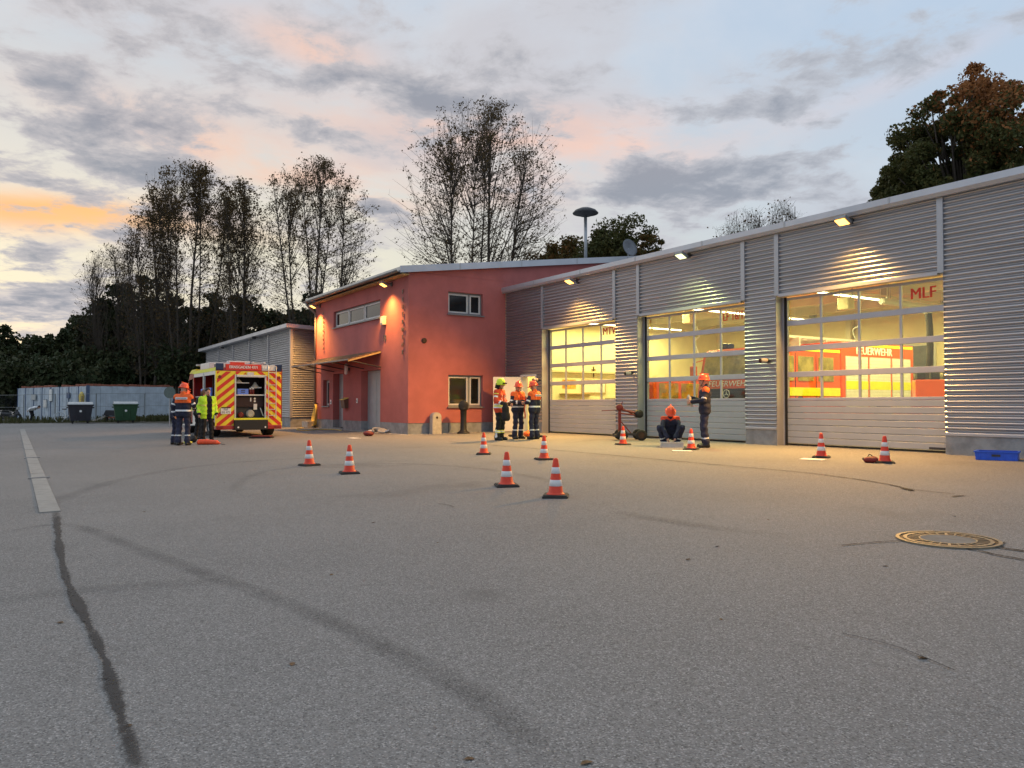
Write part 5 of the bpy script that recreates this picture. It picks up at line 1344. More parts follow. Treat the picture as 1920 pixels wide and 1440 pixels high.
        if o['helmet'] == 'helmet_lime':
            mb = MB(); mb.smooth = True; mb.prism([(-.10, .03), (-.135, -.10), (.0, -.13), (.02, .02)], -.098, .098, 'x', Hm); mb.build('neck_guard', 'black_cloth', hel)
            mb = MB(); mb.box(-.09, .09, .125, .155, .035, .07, Hm); mb.build('visor', 'black_gloss', hel)
        else:
            mb = MB(); mb.box(-.012, .012, -.11, .11, .178, .198, Hm); mb.build('crest', o['helmet'], hel)
    else:
        hp_ = [ell('h', hd((0, -.014, .045)), [.087 * sc, .098 * sc, .096 * sc]), ell('h', hd((0, -.04, -.0)), [.08 * sc, .075 * sc, .09 * sc])]
        Vh, Fh = surfnet(hp_, .012, .02)
        np_mesh('hair', Vh, Fh, o.get('hair', 'hair_dark'), root, True)
    root['_sc'] = sc
    return root, J
# outfits: material lists and face rules (name, t along limb, height above pelvis, position)
def jf_jacket(n, t, r, c):
    if n.startswith('jupper'): return 0 if t < .30 else (2 if .74 < t < .90 else 1)
    if n.startswith('jfore'): return 2 if .55 < t < .72 else 1
    if n in ('jyoke', 'collar'): return 0
    if .035 < r < .085: return 2
    return 0 if r > .27 else 1
def jf_trousers(n, t, r, c): return 1 if n.startswith('pshin') and .52 < t < .61 else 0
JF = dict(jm=['jf_orange', 'navy', 'reflective'], jf=jf_jacket, tm=['navy_trousers', 'reflective'], tf=jf_trousers, helmet='helmet_orange')
def jf2(n, t, r, c):                                     # overall with only shoulders orange
    if n == 'jyoke' or (n.startswith('jupper') and t < .25): return 0
    if n.startswith('jupper') and .75 < t < .86: return 2
    return 1
JF2 = dict(jm=['jf_orange', 'navy', 'reflective'], jf=jf2, tm=['navy_trousers', 'reflective'], tf=lambda n, t, r, c: 1 if n.startswith('pshin') and .66 < t < .74 else 0, helmet='helmet_orange')
def ff_jacket(n, t, r, c):
    if n.startswith('jupper'): return 2 if .45 < t < .62 else (3 if .2 < t < .3 else 0)
    if n.startswith('jfore'): return 2 if .55 < t < .75 else (1 if t > .78 else 0)
    if -.01 < r < .03 or .075 < r < .115: return 2
    if .03 <= r <= .075: return 3
    if abs(abs(c[0]) - .085) < .013 and .115 < r < .36: return 2
    return 0
FFO = dict(jm=['turnout_red', 'black_cloth', 'reflective', 'reflective_yellow'], jf=ff_jacket, tm=['black_cloth', 'reflective_yellow', 'reflective'],
           tf=lambda n, t, r, c: 1 if n.startswith('pshin') and (.52 < t < .58 or .66 < t < .72) else (2 if n.startswith('pshin') and .58 <= t <= .66 else (2 if abs(abs(c[0]) - .20) < .006 and not n.startswith('seat') else 0)), helmet='helmet_lime')
def hv_jacket(n, t, r, c):
    if n.startswith('jfore') and t > .9: return 1
    if n.startswith('jfore') and .5 < t < .66: return 2
    if n.startswith('jupper') and .6 < t < .74: return 2
    if n in ('jlow', 'jmid', 'jyoke', 'collar') and c[1] > .02 and -.12 < c[0] < .035: return 1
    if n in ('jlow', 'jmid') and .20 < r < .25: return 2
    return 0
HVO = dict(jm=['hivis', 'black_cloth', 'reflective_yellow'], jf=hv_jacket, tm=['black_cloth'], tf=lambda *a: 0, hair='hair_dark', hem=.10, wide=0)
DKO = dict(jm=['black_cloth', 'hivis'], jf=lambda n, t, r, c: 1 if n == 'jupperL' and .15 < t < .8 else 0, tm=['black_cloth'], tf=lambda *a: 0, hair='hair_brown', wide=0)
WSO = dict(jm=['shirt_white'], jf=lambda *a: 0, tm=['black_cloth'], tf=lambda *a: 0, hair='hair_dark', wide=0, hem=-.02)
def back_patch(root, J, word, wd):
    up = J['neck'] - J['pel']; up = up / np.linalg.norm(up); p = J['chest'] + up * .115 + np.array([0, -.162, 0]); sc = root['_sc']
    # flat strip fixed on the back
    mb = MB(); zt = Vector(up); M = frame(p, (1, 0, 0), zt)
    mb.rbox(-wd / 2, wd / 2, -.032, .032, -.012, .018, .006, M); pt = mb.build('back_patch', 'reflective', root)
    text('patch_text', word, .038, M @ Matrix.Translation((0, 0, .0185)), 'black', pt, .001, sx=.82)
YG = 'youth brigade members in orange and navy'
p1, J1 = person('person in orange and navy jacket and red helmet, back turned, beside the fire truck', 343, 835, 1.79, 160, JF,
                dict(post=dict(elR=(.27, .06, 1.14), wrR=(.20, .28, 1.05), elL=(-.28, -.03, 1.12), wrL=(-.27, .05, .87)), head_yaw=35, head_pitch=-12), None)
back_patch(p1, J1, 'JUGENDFEUERWEHR', .34)
p2, J2 = person('person in navy jacket half hidden behind the back turned helmet wearer', 329, 833.6, 1.68, 115, JF,
                dict(lean=22, head_pitch=-30), None)
p3, J3 = person('brown haired person in dark clothes bending at the side of the fire truck', 372, 823.5, 1.72, 120, DKO,
                dict(lean=14, head_pitch=-25, post=dict(elL=(-.26, .16, 1.12), wrL=(-.22, .40, 1.0), wrR=(.2, .38, .95), elR=(.27, .12, 1.1))), None)
p4, J4 = person('man in open neon yellow jacket and black trousers behind the fire truck', 388, 828, 1.72, 12, HVO,
                dict(head_pitch=-18, head_yaw=-18, gloves=0, post=dict(anR=(.13, -.02, .10), anL=(-.13, .03, .10))), None)
p5, J5 = person('firefighter in red jacket and neon yellow helmet before the open white door', 937, 825.5, 1.84, 62, FFO,
                dict(post=dict(elR=(.25, .0, 1.12), wrR=(.24, .24, 1.05), elL=(-.25, .02, 1.12), wrL=(-.17, .24, 1.02)), head_pitch=-4), None)
p6, J6 = person('young person in orange and navy jacket facing out beside the lit doorway', 971, 823, 1.76, 40, JF,
                dict(post=dict(elR=(.27, .02, 1.12), wrR=(.12, .28, 1.12), elL=(-.27, .06, 1.14), wrL=(-.10, .30, 1.22)), head_yaw=30, head_pitch=-6), YG)
p7, J7 = person('young person in orange and navy jacket, back half turned, right of the lit doorway', 1002, 823.5, 1.76, -128, JF,
                dict(post=dict(elR=(.28, .05, 1.14), wrR=(.2, .27, 1.2), elL=(-.26, .05, 1.12), wrL=(-.12, .28, 1.1)), head_pitch=-14, head_yaw=-12), YG)
back_patch(p7, J7, 'JUGENDFEUERWEHR', .30)
p8, J8 = person('helmeted young person crouching over a grey tray before the LF door', 1257, 836.5, 1.66, 4, dict(JF2, jm=['turnout_red', 'navy', 'navy']),
                dict(pre=dict(pel=(0, -.18, .30), hipR=(.10, -.18, .30), hipL=(-.10, -.18, .30)),
                     post=dict(knR=(.30, .20, .50), knL=(-.30, .20, .50), anR=(.17, .02, .10), anL=(-.17, .02, .10), chest=(0, -.06, .55), neck=(0, .05, .78), head=(0, .12, .90),
                               pel=(0, -.18, .30), hipR=(.10, -.17, .30), hipL=(-.10, -.17, .30), shR=(.18, .03, .73), shL=(-.18, .03, .73), elR=(.22, .22, .50), elL=(-.22, .22, .50), wrR=(.10, .37, .24), wrL=(-.10, .37, .24)),
                     head_pitch=-42, handR=(-.2, .4, -1), handL=(.2, .4, -1)), None)
p9, J9 = person('standing person in navy work suit and red helmet holding gloves before the LF door', 1322, 839, 1.78, -82, JF2,
                dict(post=dict(elR=(.25, .04, 1.12), wrR=(.16, .30, 1.18), elL=(-.25, .06, 1.13), wrL=(-.12, .31, 1.10)), head_pitch=4), None)
p10, J10 = person('far person in white shirt bending down in front of the blue container', 60, 790.5, 1.62, 60, WSO,
                  dict(lean=72, shift=(0, -.12, 0), post={}, head_pitch=-30, footR=(.1, 1, 0)), None, detail=.6)
# things held
def in_hand(root, loc): return root.matrix_basis @ Vector(loc)
bpy.context.view_layer.update()
h = p9.matrix_world @ Vector((J9['wrR'] + J9['wrL']) / 2 + np.array([0, .07, .03]))
mb = MB(); mb.smooth = True; mb.tube([h + Vector(v_) for v_ in ((-.03, .0, -.16), (.0, .01, -.06), (.02, -.01, .03), (-.01, .0, .10))], [.03, .055, .05, .02], 10); mb.tube([h + Vector(v_) for v_ in ((.05, .02, -.05), (.06, .03, -.2))], [.04, .03], 8)
tag(mb.build('work_gloves', 'stone'), 'pale work gloves held up by the standing person at the LF door', 'gloves')
h = p5.matrix_world @ Vector(J5['wrR'] + np.array([.0, .06, -.02]))
mb = MB(); mb.smooth = True; mb.tube(spline([h + Vector(v_) for v_ in ((0, 0, .06), (.02, 0, -.1), (.01, .02, -.3), (.04, .02, -.5))], 4), [.05] + [.08] * 3 + [.11] * 4 + [.13] * 3 + [.12, .09], 10)
tag(mb.build('draped_jacket', 'black_cloth'), 'dark jacket draped over the arm of the red jacketed firefighter', 'jacket')
h = p6.matrix_world @ Vector((J6['wrR'] + J6['wrL']) / 2 + np.array([0, .05, 0]))
mb = MB(); mb.smooth = True; mb.tube(spline([h + Vector(v_) for v_ in ((0, 0, .10), (.03, 0, -.05), (-.02, .0, -.25), (.02, .0, -.45), (.0, 0, -.55))], 5), .02, 7)
tag(mb.build('red_strap', 'cone_red'), 'red strap hanging from the hands of the young person by the doorway', 'strap')
for pp in (p1, p2, p3, p4, p5, p6, p7, p8, p9, p10): del pp['_sc']
# ================================================================== SMALL THINGS IN THE YARD
def make_cone():
    t = thing('traffic_cone', '', 'traffic cone', (0, 0, 0), 0, 'traffic cones in the yard')
    mb = MB(); mb.rbox(-.165, .165, -.165, .165, 0, .028, .012); mb.rbox(-.15, .15, -.15, .15, .026, .040, .008); mb.build('base', 'cone_base', t)
    rr = lambda z: .098 + (.030 - .098) * (z - .04) / .46
    mb = MB(); mb.smooth = True; mb.lathe([(.125, .038), (.108, .05), (rr(.07), .07), (rr(.40), .40), (rr(.485), .485), (.022, .5), (.016, .5), (.016, .47)], 24); body = mb.build('cone_body', 'cone_red', t)
    for z0, z1 in ((.145, .225), (.305, .385)):
        mb = MB(); mb.smooth = True; mb.lathe([(rr(z0) + .0005, z0), (rr(z0) + .003, z0 + .003), (rr(z1) + .003, z1 - .003), (rr(z1) + .0005, z1)], 24, cap=False); mb.build('stripe', 'cone_white', body)
    return t
CONES = [(580, 873, 'cone standing alone before the fire truck, to the left of its neighbour by the tyre arc'), (655, 888, 'traffic cone on the open yard nearest the faint tyre arc, right of another cone'),
         (907, 852, 'traffic cone in front of the firefighter with the neon helmet'), (950, 912, 'traffic cone between the yellow helmet firefighter cone and the closest cone'),
         (1020, 862, 'traffic cone in front of the two young people at the lit doorway'), (1042, 932, 'closest traffic cone, largest in the yard, its base flush with a crack'),
         (1168, 834, 'traffic cone beside the red trolley at the pier'), (1296, 843, 'traffic cone between the crouching and the standing person, on a white sheet'),
         (1540, 858, 'traffic cone with a white sheet at its foot before the MLF door'), (1659, 868, 'traffic cone with a red bag beside it before the MLF door')]
LABS = ['orange white traffic cone, the one standing closest to the fire truck', 'orange white traffic cone on the open yard, second from the fire truck', 'orange white traffic cone before the firefighter with the neon helmet',
        'orange white traffic cone in the middle of the yard, just behind the foremost cone', 'orange white traffic cone before the two young people at the doorway', 'foremost orange white traffic cone, farthest from the buildings',
        'orange white traffic cone beside the red trolley at the pier', 'orange white traffic cone between the crouching person and the standing person', 'orange white traffic cone with a white sheet at its foot', 'orange white traffic cone with a red bag beside it']
c0 = make_cone()
for i, (px, py, _) in enumerate(CONES):
    c = c0 if i == 0 else copy_tree(c0)
    g = G(px, py); c.location = g; c.rotation_euler = (math.atan(.0133), 0, random.uniform(0, 1.5)); c['label'] = LABS[i]
for i, (px, py, rz, lab) in enumerate(((1524, 862, .3, 'white sheet of paper at the foot of a cone by the MLF door'), (1279, 846, .9, 'white sheet of paper on the ground between crouching and standing person'), (663, 822, .2, 'thin white strip lying on the yard before the double entrance'))):
    g = G(px, py); mb = MB(); mb.box(-.22, .22, -.14, .14, .004, .010); mb.add([(-.22, -.14, .011), (.22, -.14, .012), (.22, .14, .012), (-.22, .14, .018)], [(0, 1, 2, 3)])
    tag(mb.build('paper_sheet', 'paper', None, g, rz), lab, 'paper')
# red bag by the cone
g = G(1634, 868)
t = thing('red_bag', 'small dark red bag lying beside a cone before the MLF door', 'bag', g, .4)
V_, F_ = surfnet([ell('b', (0, 0, .075), (.17, .11, .075)), ell('b', (-.12, .02, .06), (.08, .08, .06)), cap('b', (.05, 0, .13), (.12, .02, .10), .03, .03)], .012, .04); V_[:, 2] = np.maximum(V_[:, 2], 0)
t.scale = (.68, .68, .8); np_mesh('pouch', V_, F_, 'bag_red', t, True); mb = MB(); mb.tube(spline([(-.1, 0, .12), (-.06, .0, .19), (.0, .0, .18), (.03, 0, .14)], 5), .012, 6); mb.build('strap', 'black', t); mb = MB(); mb.tube([(-.18, .0, .08), (-.21, .02, .09)], .035, 8); mb.build('clip', 'black', t)
# blue crate
g = (G(1836, 862) + G(1912, 864)) / 2
t = thing('blue_crate', 'shallow blue plastic crate on the ground by the concrete plinth', 'crate', (18.32, -.62, gz(0, -.62)), R(20))
cw_, cd_, ch_ = .33, .22, .16
mb = MB()
for s in (1, -1):
    mb.prism([(-cw_, 0), (cw_, 0), (cw_ + .02, ch_), (-cw_ - .02, ch_)], s * cd_ - .006, s * cd_ + .006, 'y'); mb.prism([(-cd_, 0), (cd_, 0), (cd_ + .01, ch_), (-cd_ - .01, ch_)], s * cw_ - .006, s * cw_ + .012, 'x')
mb.box(-cw_, cw_, -cd_, cd_, .004, .014); mb.build('tub', 'blue_crate', t)
mb = MB()
for s in (1, -1): mb.box(-cw_ - .035, cw_ + .035, s * (cd_ + .012) - .018, s * (cd_ + .012) + .018, ch_ - .012, ch_ + .008); mb.box(s * (cw_ + .02) - .018, s * (cw_ + .02) + .018, -cd_, cd_, ch_ - .013, ch_ + .007)
mb.build('rim', 'blue_crate', t)
mb = MB()
for k in range(5):
    x = -cw_ + .06 + k * .135
    for s in (1, -1): mb.box(x - .006, x + .006, s * (cd_ + .006), s * (cd_ + .018), .0, ch_ - .013)
mb.build('rib', 'blue_crate', t); MB().box(-.07, .07, -cd_ - .0195, -cd_ - .0065, .07, .11).build('grip_hole', 'dark_metal', t)
# red hose-reel trolley by the pier
g = G(1199, 824)
t = thing('hose_trolley', 'dark red two wheeled hose reel trolley standing by the cladding pier', 'trolley', (g.x - .05, g.y - .62, gz(0, g.y - .62)), math.atan2(RV[1], RV[0]))
mb = MB(); mb.box(-.30, .55, -.03, .03, .14, .21); mb.box(-.28, -.20, -.28, .28, .11, .17); mb.tube([(.50, -.3, .16), (.50, .3, .16)], .02, 8); mb.tube([(-.05, -.3, .16), (-.05, .3, .16)], .02, 8); mb.build('chassis', 'dark_metal', t)
for x, y in ((-.05, -.33), (-.05, .33), (.50, -.33), (.50, .33)):
    M = Matrix.Translation((x, y, .16)) @ Matrix.Rotation(R(90), 4, 'X'); mb = MB(); mb.smooth = True; mb.lathe([(.09, -.035), (.15, -.04), (.16, -.02), (.16, .02), (.15, .04), (.09, .035)], 20, M, cap=False); wh = mb.build('wheel', 'rubber', t); mb = MB(); mb.lathe([(.09, -.03), (.09, .03)], 16, M); mb.lathe([(.03, -.045), (.03, .045)], 10, M); mb.build('hub', 'rust_iron', wh)
mb = MB(); mb.box(-.13, -.05, -.05, .05, .18, .95); mb.tube([(-.09, 0, .6), (.25, 0, .2)], .016, 6); mb.build('post', 'red_paint', t)
mb = MB(); mb.tube([(-.09, 0, .92), (.42, 0, .80)], .032, 8); mb.tube([(-.09, .06, 1.0), (.35, .05, .74)], .02, 8); mb.tube([(-.09, -.05, .80), (.4, -.04, .74)], .02, 8); mb.tube([(-.09, 0, .9), (-.62, .05, .87)], .012, 6); mb.tube([(-.09, 0, .95), (.0, 0, 1.14)], .014, 6); mb.build('arm', 'red_paint', t)
mb = MB(); mb.smooth = True; mb.lathe([(.05, -.09), (.12, -.085), (.12, .085), (.05, .09)], 18, Matrix.Translation((.47, 0, .78)) @ Matrix.Rotation(R(90), 4, 'X') @ Matrix.Rotation(R(20), 4, 'Y')); mb.build('reel', 'cast_iron', t)
mb = MB(); mb.smooth = True; mb.lathe([(.06, -.06), (.1, -.05), (.1, .05), (.06, .06)], 16, Matrix.Translation((-.09, 0, .97)) @ Matrix.Rotation(R(90), 4, 'X')); mb.build('winch', 'red_paint', t)
# grey tray under the crouching person
g = p8.matrix_world @ Vector((0, .52, 0))
t = thing('grey_tray', 'low grey tray on the ground before the crouching person', 'tray', (g.x, g.y, gz(g.x, g.y)), p8.rotation_euler.z)
mb = MB()
for s in (1, -1): mb.box(-.27, .27, s * .16 - .008, s * .16 + .008, .0, .13); mb.box(s * .27 - .008, s * .27 + .008, -.152, .152, .0, .13)
mb.box(-.262, .262, -.152, .152, .004, .02); mb.build('tub', 'bin_lid', t); mb = MB(); mb.box(-.29, .29, -.185, -.169, .112, .136); mb.box(-.29, .29, .169, .185, .112, .136); mb.build('rim', 'bin_lid', t)
# stone marker, iron column
g = G(811, 812)
t = thing('stone_marker', 'pale round topped stone marker against the red side wall', 'stone', (.24, -3.22, -.04), R(90))
mb = MB(); pr = [(-.19, -.05), (.19, -.05), (.18, .62)] + [(.18 * math.cos(a_), .62 + .17 * math.sin(a_)) for a_ in [R(15 * k_) for k_ in range(1, 12)]] + [(-.18, .62)]; mb.prism(pr, -.12, .12, 'y'); mb.build('block', 'stone', t)
mb = MB(); mb.lathe([(.045, 0), (.045, .01)], 12, Matrix.Translation((0, -.12, .60)) @ Matrix.Rotation(R(90), 4, 'X')); mb.build('emblem', 'rust_iron', t)
g = G(869, 813)
t = thing('iron_column', 'black cast iron column with round capped top beside the lower window', 'column', (g.x, g.y, g.z), R(60))
mb = MB(); mb.smooth = True; mb.lathe([(.24, -.02), (.24, .04), (.17, .08), (.14, .10), (.12, .14), (.11, .6), (.12, .85), (.17, .9), (.17, .95)], 20); mb.build('shaft', 'cast_iron', t)
mb = MB(); mb.smooth = True; mb.lathe([(.15, -.16), (.19, -.14), (.19, .14), (.15, .16)], 18, Matrix.Translation((0, 0, 1.03)) @ Matrix.Rotation(R(90), 4, 'X')); mb.build('cap', 'cast_iron', t)
# things by the red wall: yellow hose on hook, box, heap
t = thing('yellow_hose', 'coil of yellow hose hanging at the corner of the red wall', 'hose', (RX0 + .35, RY - .02, 0))
mb = MB(); mb.smooth = True
for k in range(6):
    w_ = .10 + .03 * k; zb = .15 - .012 * k
    mb.tube(spline([(0, -.05 - .015 * k, 1.05), (w_ * .9, -.06 - .02 * k, .85), (w_ * 1.2, -.07 - .03 * k, .45), (w_ * .5, -.08 - .03 * k, zb), (-w_ * .5, -.08 - .03 * k, zb), (-w_ * 1.1, -.07 - .02 * k, .45), (-w_ * .7, -.05 - .01 * k, .85), (0, -.05 - .015 * k, 1.05)], 5), .02, 6)
mb.build('coil', 'hose_yellow', t); MB().box(-.03, .03, -.14, .02, 1.05, 1.10).build('hook', 'dark_metal', t)
g = G(592, 803)
t = thing('pale_box', 'small pale box on the ground under the yellow hose', 'box', (-9.95, RY - .38, gz(0, RY - .38)), .2); MB().rbox(-.26, .26, -.18, .18, 0, .30, .015).build('carton', 'stone', t); MB().box(-.265, .265, -.185, .185, .3005, .32).build('lid', 'stone', t)
mb = MB(); mb.smooth = True; g0 = [G(*p) for p in ((600, 801), (575, 802), (556, 806), (572, 808), (596, 806), (625, 806), (640, 808))]; mb.tube(spline([p + Vector((0, 0, .02)) for p in g0], 8), .018, 6); tag(mb.build('hose_on_ground', 'hose_yellow'), 'yellow hose trailing along the ground by the red wall', 'hose')
g = G(689, 817.5)
V_, F_ = surfnet([ell('b', (0, 0, .09), (.22, .14, .09)), ell('b', (.08, .05, .08), (.16, .14, .08))], .015, .05); V_[:, 2] = np.maximum(V_[:, 2], 0)
o = np_mesh('maroon_bag', V_, F_, 'maroon', None, True, loc=g); tag(o, 'dark maroon bag lying before the double entrance', 'bag')
g = G(706, 812.5)
t = thing('hose_bundle', 'heap of pale rolled hoses beside the double entrance', 'hose', g, .5)
mb = MB(); mb.smooth = True
for k in range(4): mb.tube(spline([(-.35 + .1 * k, -.1, .05), (-.1, .12 - .06 * k, .09 + .03 * k), (.2, -.05 + .07 * k, .06 + .03 * k), (.42, .06 * k, .05)], 5), .04, 7)
mb.build('hoses', 'stone', t); mb = MB(); mb.lathe([(.10, 0), (.12, .03), (.12, .10), (.1, .13)], 14, Matrix.Translation((-.25, 0, 0))); mb.build('roll', 'paper', t); mb = MB(); mb.tube([(.42, 0, .07), (.58, .05, .12)], .045, 8); mb.build('coupling', 'zinc', t)
# by the truck
g = G(392, 833.5)
t = thing('orange_buoy_bag', 'bright orange red inflated bag lying behind the fire truck', 'bag', g, math.atan2(RV[1], RV[0]))
V_, F_ = surfnet([cap('b', (-.42, 0, .085), (-.12, .02, .085), .085, .085), cap('b', (-.12, .02, .085), (.35, -.02, .075), .085, .07), cap('b', (.35, -.02, .06), (.48, -.03, .05), .06, .03), ell('b', (-.45, .0, .075), (.08, .1, .075))], .014, .04); V_[:, 2] = np.maximum(V_[:, 2], 0)
t.scale = (.68, .9, .9); np_mesh('bag', V_, F_, 'orange_bag', t, True); mb = MB(); mb.tube(spline([(.48, -.03, .05), (.6, -.1, .02), (.72, -.14, .012), (.8, -.2, .012)], 5), .01, 6); mb.build('cord', 'black', t)
g = G(490, 821.5)
t = thing('dark_mat', 'dark folded mat on the ground under the truck ladder', 'mat', g, math.atan2(RV[1], RV[0])); MB().rbox(-.38, .38, -.2, .2, 0, .05, .015).build('sheet', 'black_cloth', t); MB().rbox(-.3, .34, -.16, .18, .0505, .09, .015).build('fold', 'maroon', t)
g = G(352, 832)
mb = MB(); mb.smooth = True; mb.lathe([(.06, 0), (.13, .02), (.13, .06), (.06, .08)], 16); tag(mb.build('hose_roll', 'reflective_yellow', None, g), 'rolled hose on the ground at the feet of the back turned helmet wearer', 'hose')
g = G(361, 830)
mb = MB(); mb.smooth = True; mb.tube([(0, 0, .11), (.0, .08, .11)], .11, 14); tag(mb.build('black_reel', 'black', None, g, .8), 'small black reel on the ground between helmet wearer and neon jacket man', 'reel')
for px, py, lab in ((961, 819, 'dark object on the ground between the firefighter and the young people'), (1015, 820, 'dark shoe like bundle on the ground by the door jamb')):
    g = G(px, py); V_, F_ = surfnet([ell('b', (-.1, 0, .04), (.12, .08, .04)), ell('b', (.12, .03, .035), (.12, .07, .035))], .014, .04); V_[:, 2] = np.maximum(V_[:, 2], 0); tag(np_mesh('dark_bundle', V_, F_, 'black_cloth', None, True, loc=g), lab, 'bundle')
g = G(988, 819); V_, F_ = surfnet([ell('b', (0, 0, .09), (.14, .11, .09)), cap('b', (.0, 0, .12), (.04, .02, .2), .05, .02)], .014, .04); V_[:, 2] = np.maximum(V_[:, 2], 0); tag(np_mesh('orange_bundle', V_, F_, 'jf_orange', None, True, loc=g), 'orange bundle on the ground inside the lit doorway', 'bundle')
# fallen leaves
random.seed(11)
LP = [(113, 1168), (548, 1246), (622, 1078), (1352, 1162), (1345, 1025), (240, 1362), (1790, 968), (1100, 1432), (880, 1424), (1290, 1050), (820, 1018), (1660, 1062), (270, 960), (700, 980), (1440, 975), (1730, 1235), (420, 905), (1180, 905)]
lm = None
for i, (px, py) in enumerate(LP):
    if lm is None:
        mb = MB(); pts = [(0, -.045, .004), (.022, -.02, .010), (.026, .01, .014), (.0, .045, .006), (-.024, .012, .012), (-.02, -.022, .009), (0, 0, .004)]
        mb.add(pts, [(0, 1, 6), (1, 2, 6), (2, 3, 6), (3, 4, 6), (4, 5, 6), (5, 0, 6)]); lo = mb.build('fallen_leaf', 'leaf_litter'); lm = lo.data
    else: lo = link('fallen_leaf', lm)
    lo.location = G(px, py) + Vector((0, 0, .0)); lo.rotation_euler = (random.uniform(-.2, .2), random.uniform(-.2, .2), random.uniform(0, 6)); s_ = random.uniform(.35, .75); lo.scale = (s_, s_, s_)
    tag(lo, 'single dry brown leaf lying on the bare asphalt', 'leaf', 'fallen leaves on the asphalt')

# ================================================================== FAR CORNER: container, bins, fence, bicycle
cA, cB, cC = G(34, 786.0), G(166, 787.5), G(322, 787.5)
cA = Vector((*AT(34, 66)[:2], 0)); cB = Vector((*AT(166, 58)[:2], 0)); cC = Vector((*AT(322, 62)[:2], 0))
cont = thing('storage_container', 'long pale blue metal container with dark blue posts beyond the bins', 'container', (0, 0, 0))
HC = 2.62
def facep(A_, B_, n, rib):
    d = (B_ - A_); L = d.length; d.normalize(); nn = Vector((d.y, -d.x, 0)); z0 = gz(A_.x, A_.y)
    if nn.dot(Vector((CAM[0] - A_.x, CAM[1] - A_.y, 0))) < 0: nn = -nn
    for i in range(n):
        a_ = A_ + d * (L * i / n); b2 = A_ + d * (L * (i + 1) / n); mb = MB(); segs = rib
        for k in range(segs):
            u0 = (b2 - a_).length * k / segs; u1 = (b2 - a_).length * (k + 1) / segs; dp = .0 if k % 2 else .03
            p0 = a_ + d * (u0 + .004) + nn * dp; p1_ = a_ + d * (u1 - .004) + nn * dp; q0 = a_ + d * (u0 + .004) - nn * .08; q1 = a_ + d * (u1 - .004) - nn * .08
            mb.add([(p.x, p.y, z) for z in (z0 + .05, z0 + HC - .05) for p in (p0, p1_, q1, q0)], [(0, 3, 2, 1), (4, 5, 6, 7), (0, 1, 5, 4), (1, 2, 6, 5), (2, 3, 7, 6), (3, 0, 4, 7)])
        mb.build('panel', 'container_blue', cont)
    return d, nn, z0
d1, n1_, zc0 = facep(cA, cB, 8, 4); d2, n2_, _ = facep(cB, cC, 3, 5)
for i in range(9):
    p = cA + (cB - cA) * i / 8 + n1_ * .04; mb = MB(); mb.tube([(p.x, p.y, zc0), (p.x, p.y, zc0 + HC)], .05, 4); mb.build('post', 'container_trim', cont)
p = cB + n1_ * .06; mb = MB(); mb.tube([(p.x, p.y, zc0 - .1), (p.x, p.y, zc0 + HC + .05)], .16, 4); mb.build('corner_post', 'container_trim', cont)
p = cC; mb = MB(); mb.tube([(p.x, p.y, zc0 - .1), (p.x, p.y, zc0 + HC)], .1, 4); mb.build('corner_post', 'container_blue', cont)
bk = cA + (cC - cB)
mb = MB(); rf = [cA, cB, cC, bk]; mb.add([(p.x, p.y, zc0 + HC - .04) for p in rf] + [(p.x, p.y, zc0 + HC) for p in rf], [(0, 1, 2, 3), (4, 7, 6, 5), (0, 4, 5, 1), (1, 5, 6, 2), (2, 6, 7, 3), (3, 7, 4, 0)]); mb.build('roof', 'container_blue', cont)
random.seed(21)
tl = None
for (A_, B_, n, back) in ((cA, cB, 20, .25), (cB, cC, 24, .25)):
    for i in range(n):
        if random.random() < .12: continue
        p = A_ + (B_ - A_) * ((i + .5 + random.uniform(-.2, .2)) / n); nn = (n1_ if A_ is cA else n2_); p = p - nn * (back + random.uniform(0, .15))
        if tl is None:
            mb = MB()
            for k in range(3): mb.prism([(-.22, k * .055), (-.2, k * .055 + .04), (-.05, k * .055 + .05), (.05, k * .055 + .03), (.2, k * .055 + .045), (.22, k * .055)], -.2, .2, 'y')
            o = mb.build('tile_stack', 'tile_red'); tl = o.data
        else: o = link('tile_stack', tl)
        o.location = (p.x, p.y, zc0 + HC); o.rotation_euler = (0, 0, math.atan2((B_ - A_).y, (B_ - A_).x) + random.uniform(-.2, .2)); o.scale = (random.uniform(.9, 1.3), 1, random.uniform(.7, 1.25))
        tag(o, 'small stack of red roof tiles on the container roof', 'roof tiles', 'tile stacks on the container')
# bits on the container's long side
for px, py, w_, h_, m_, nm, lab in ((98, 741, .45, .95, 'white', 'notice_board', 'tall white board on the blue container side'), (87.5, 757, .5, .62, 'paper', 'notice_board', 'square white board low on the blue container side'), (131, 742, .5, .4, 'container_trim', 'basket', 'dark blue box on the container side above the black bin'), (66, 745, .8, .45, 'bin_lid', 'notice_board', 'pale grey board on the container side above the bending person')):
    dvec = ray(px, py); d_ = Vector(dvec[:2]); # meet the container face
    A2, B2 = Vector(cA[:2]), Vector((cB - cA)[:2]); o2 = Vector(CAM[:2]); den_ = d_.x * B2.y - d_.y * B2.x; tt = ((A2 - o2).x * B2.y - (A2 - o2).y * B2.x) / den_
    P = CAM + dvec * tt + np.array(n1_) * .12; t = thing(nm, lab, 'board' if 'board' in nm else 'box', P, math.atan2(d1.y, d1.x)); MB().rbox(-w_ / 2, w_ / 2, -.04, .04, -h_ / 2, h_ / 2, .015).build('face', m_, t); MB().box(-w_ / 2 - .02, w_ / 2 + .02, -.035, .035, h_ / 2 + .001, h_ / 2 + .03).build('top_rail', 'dark_metal', t)
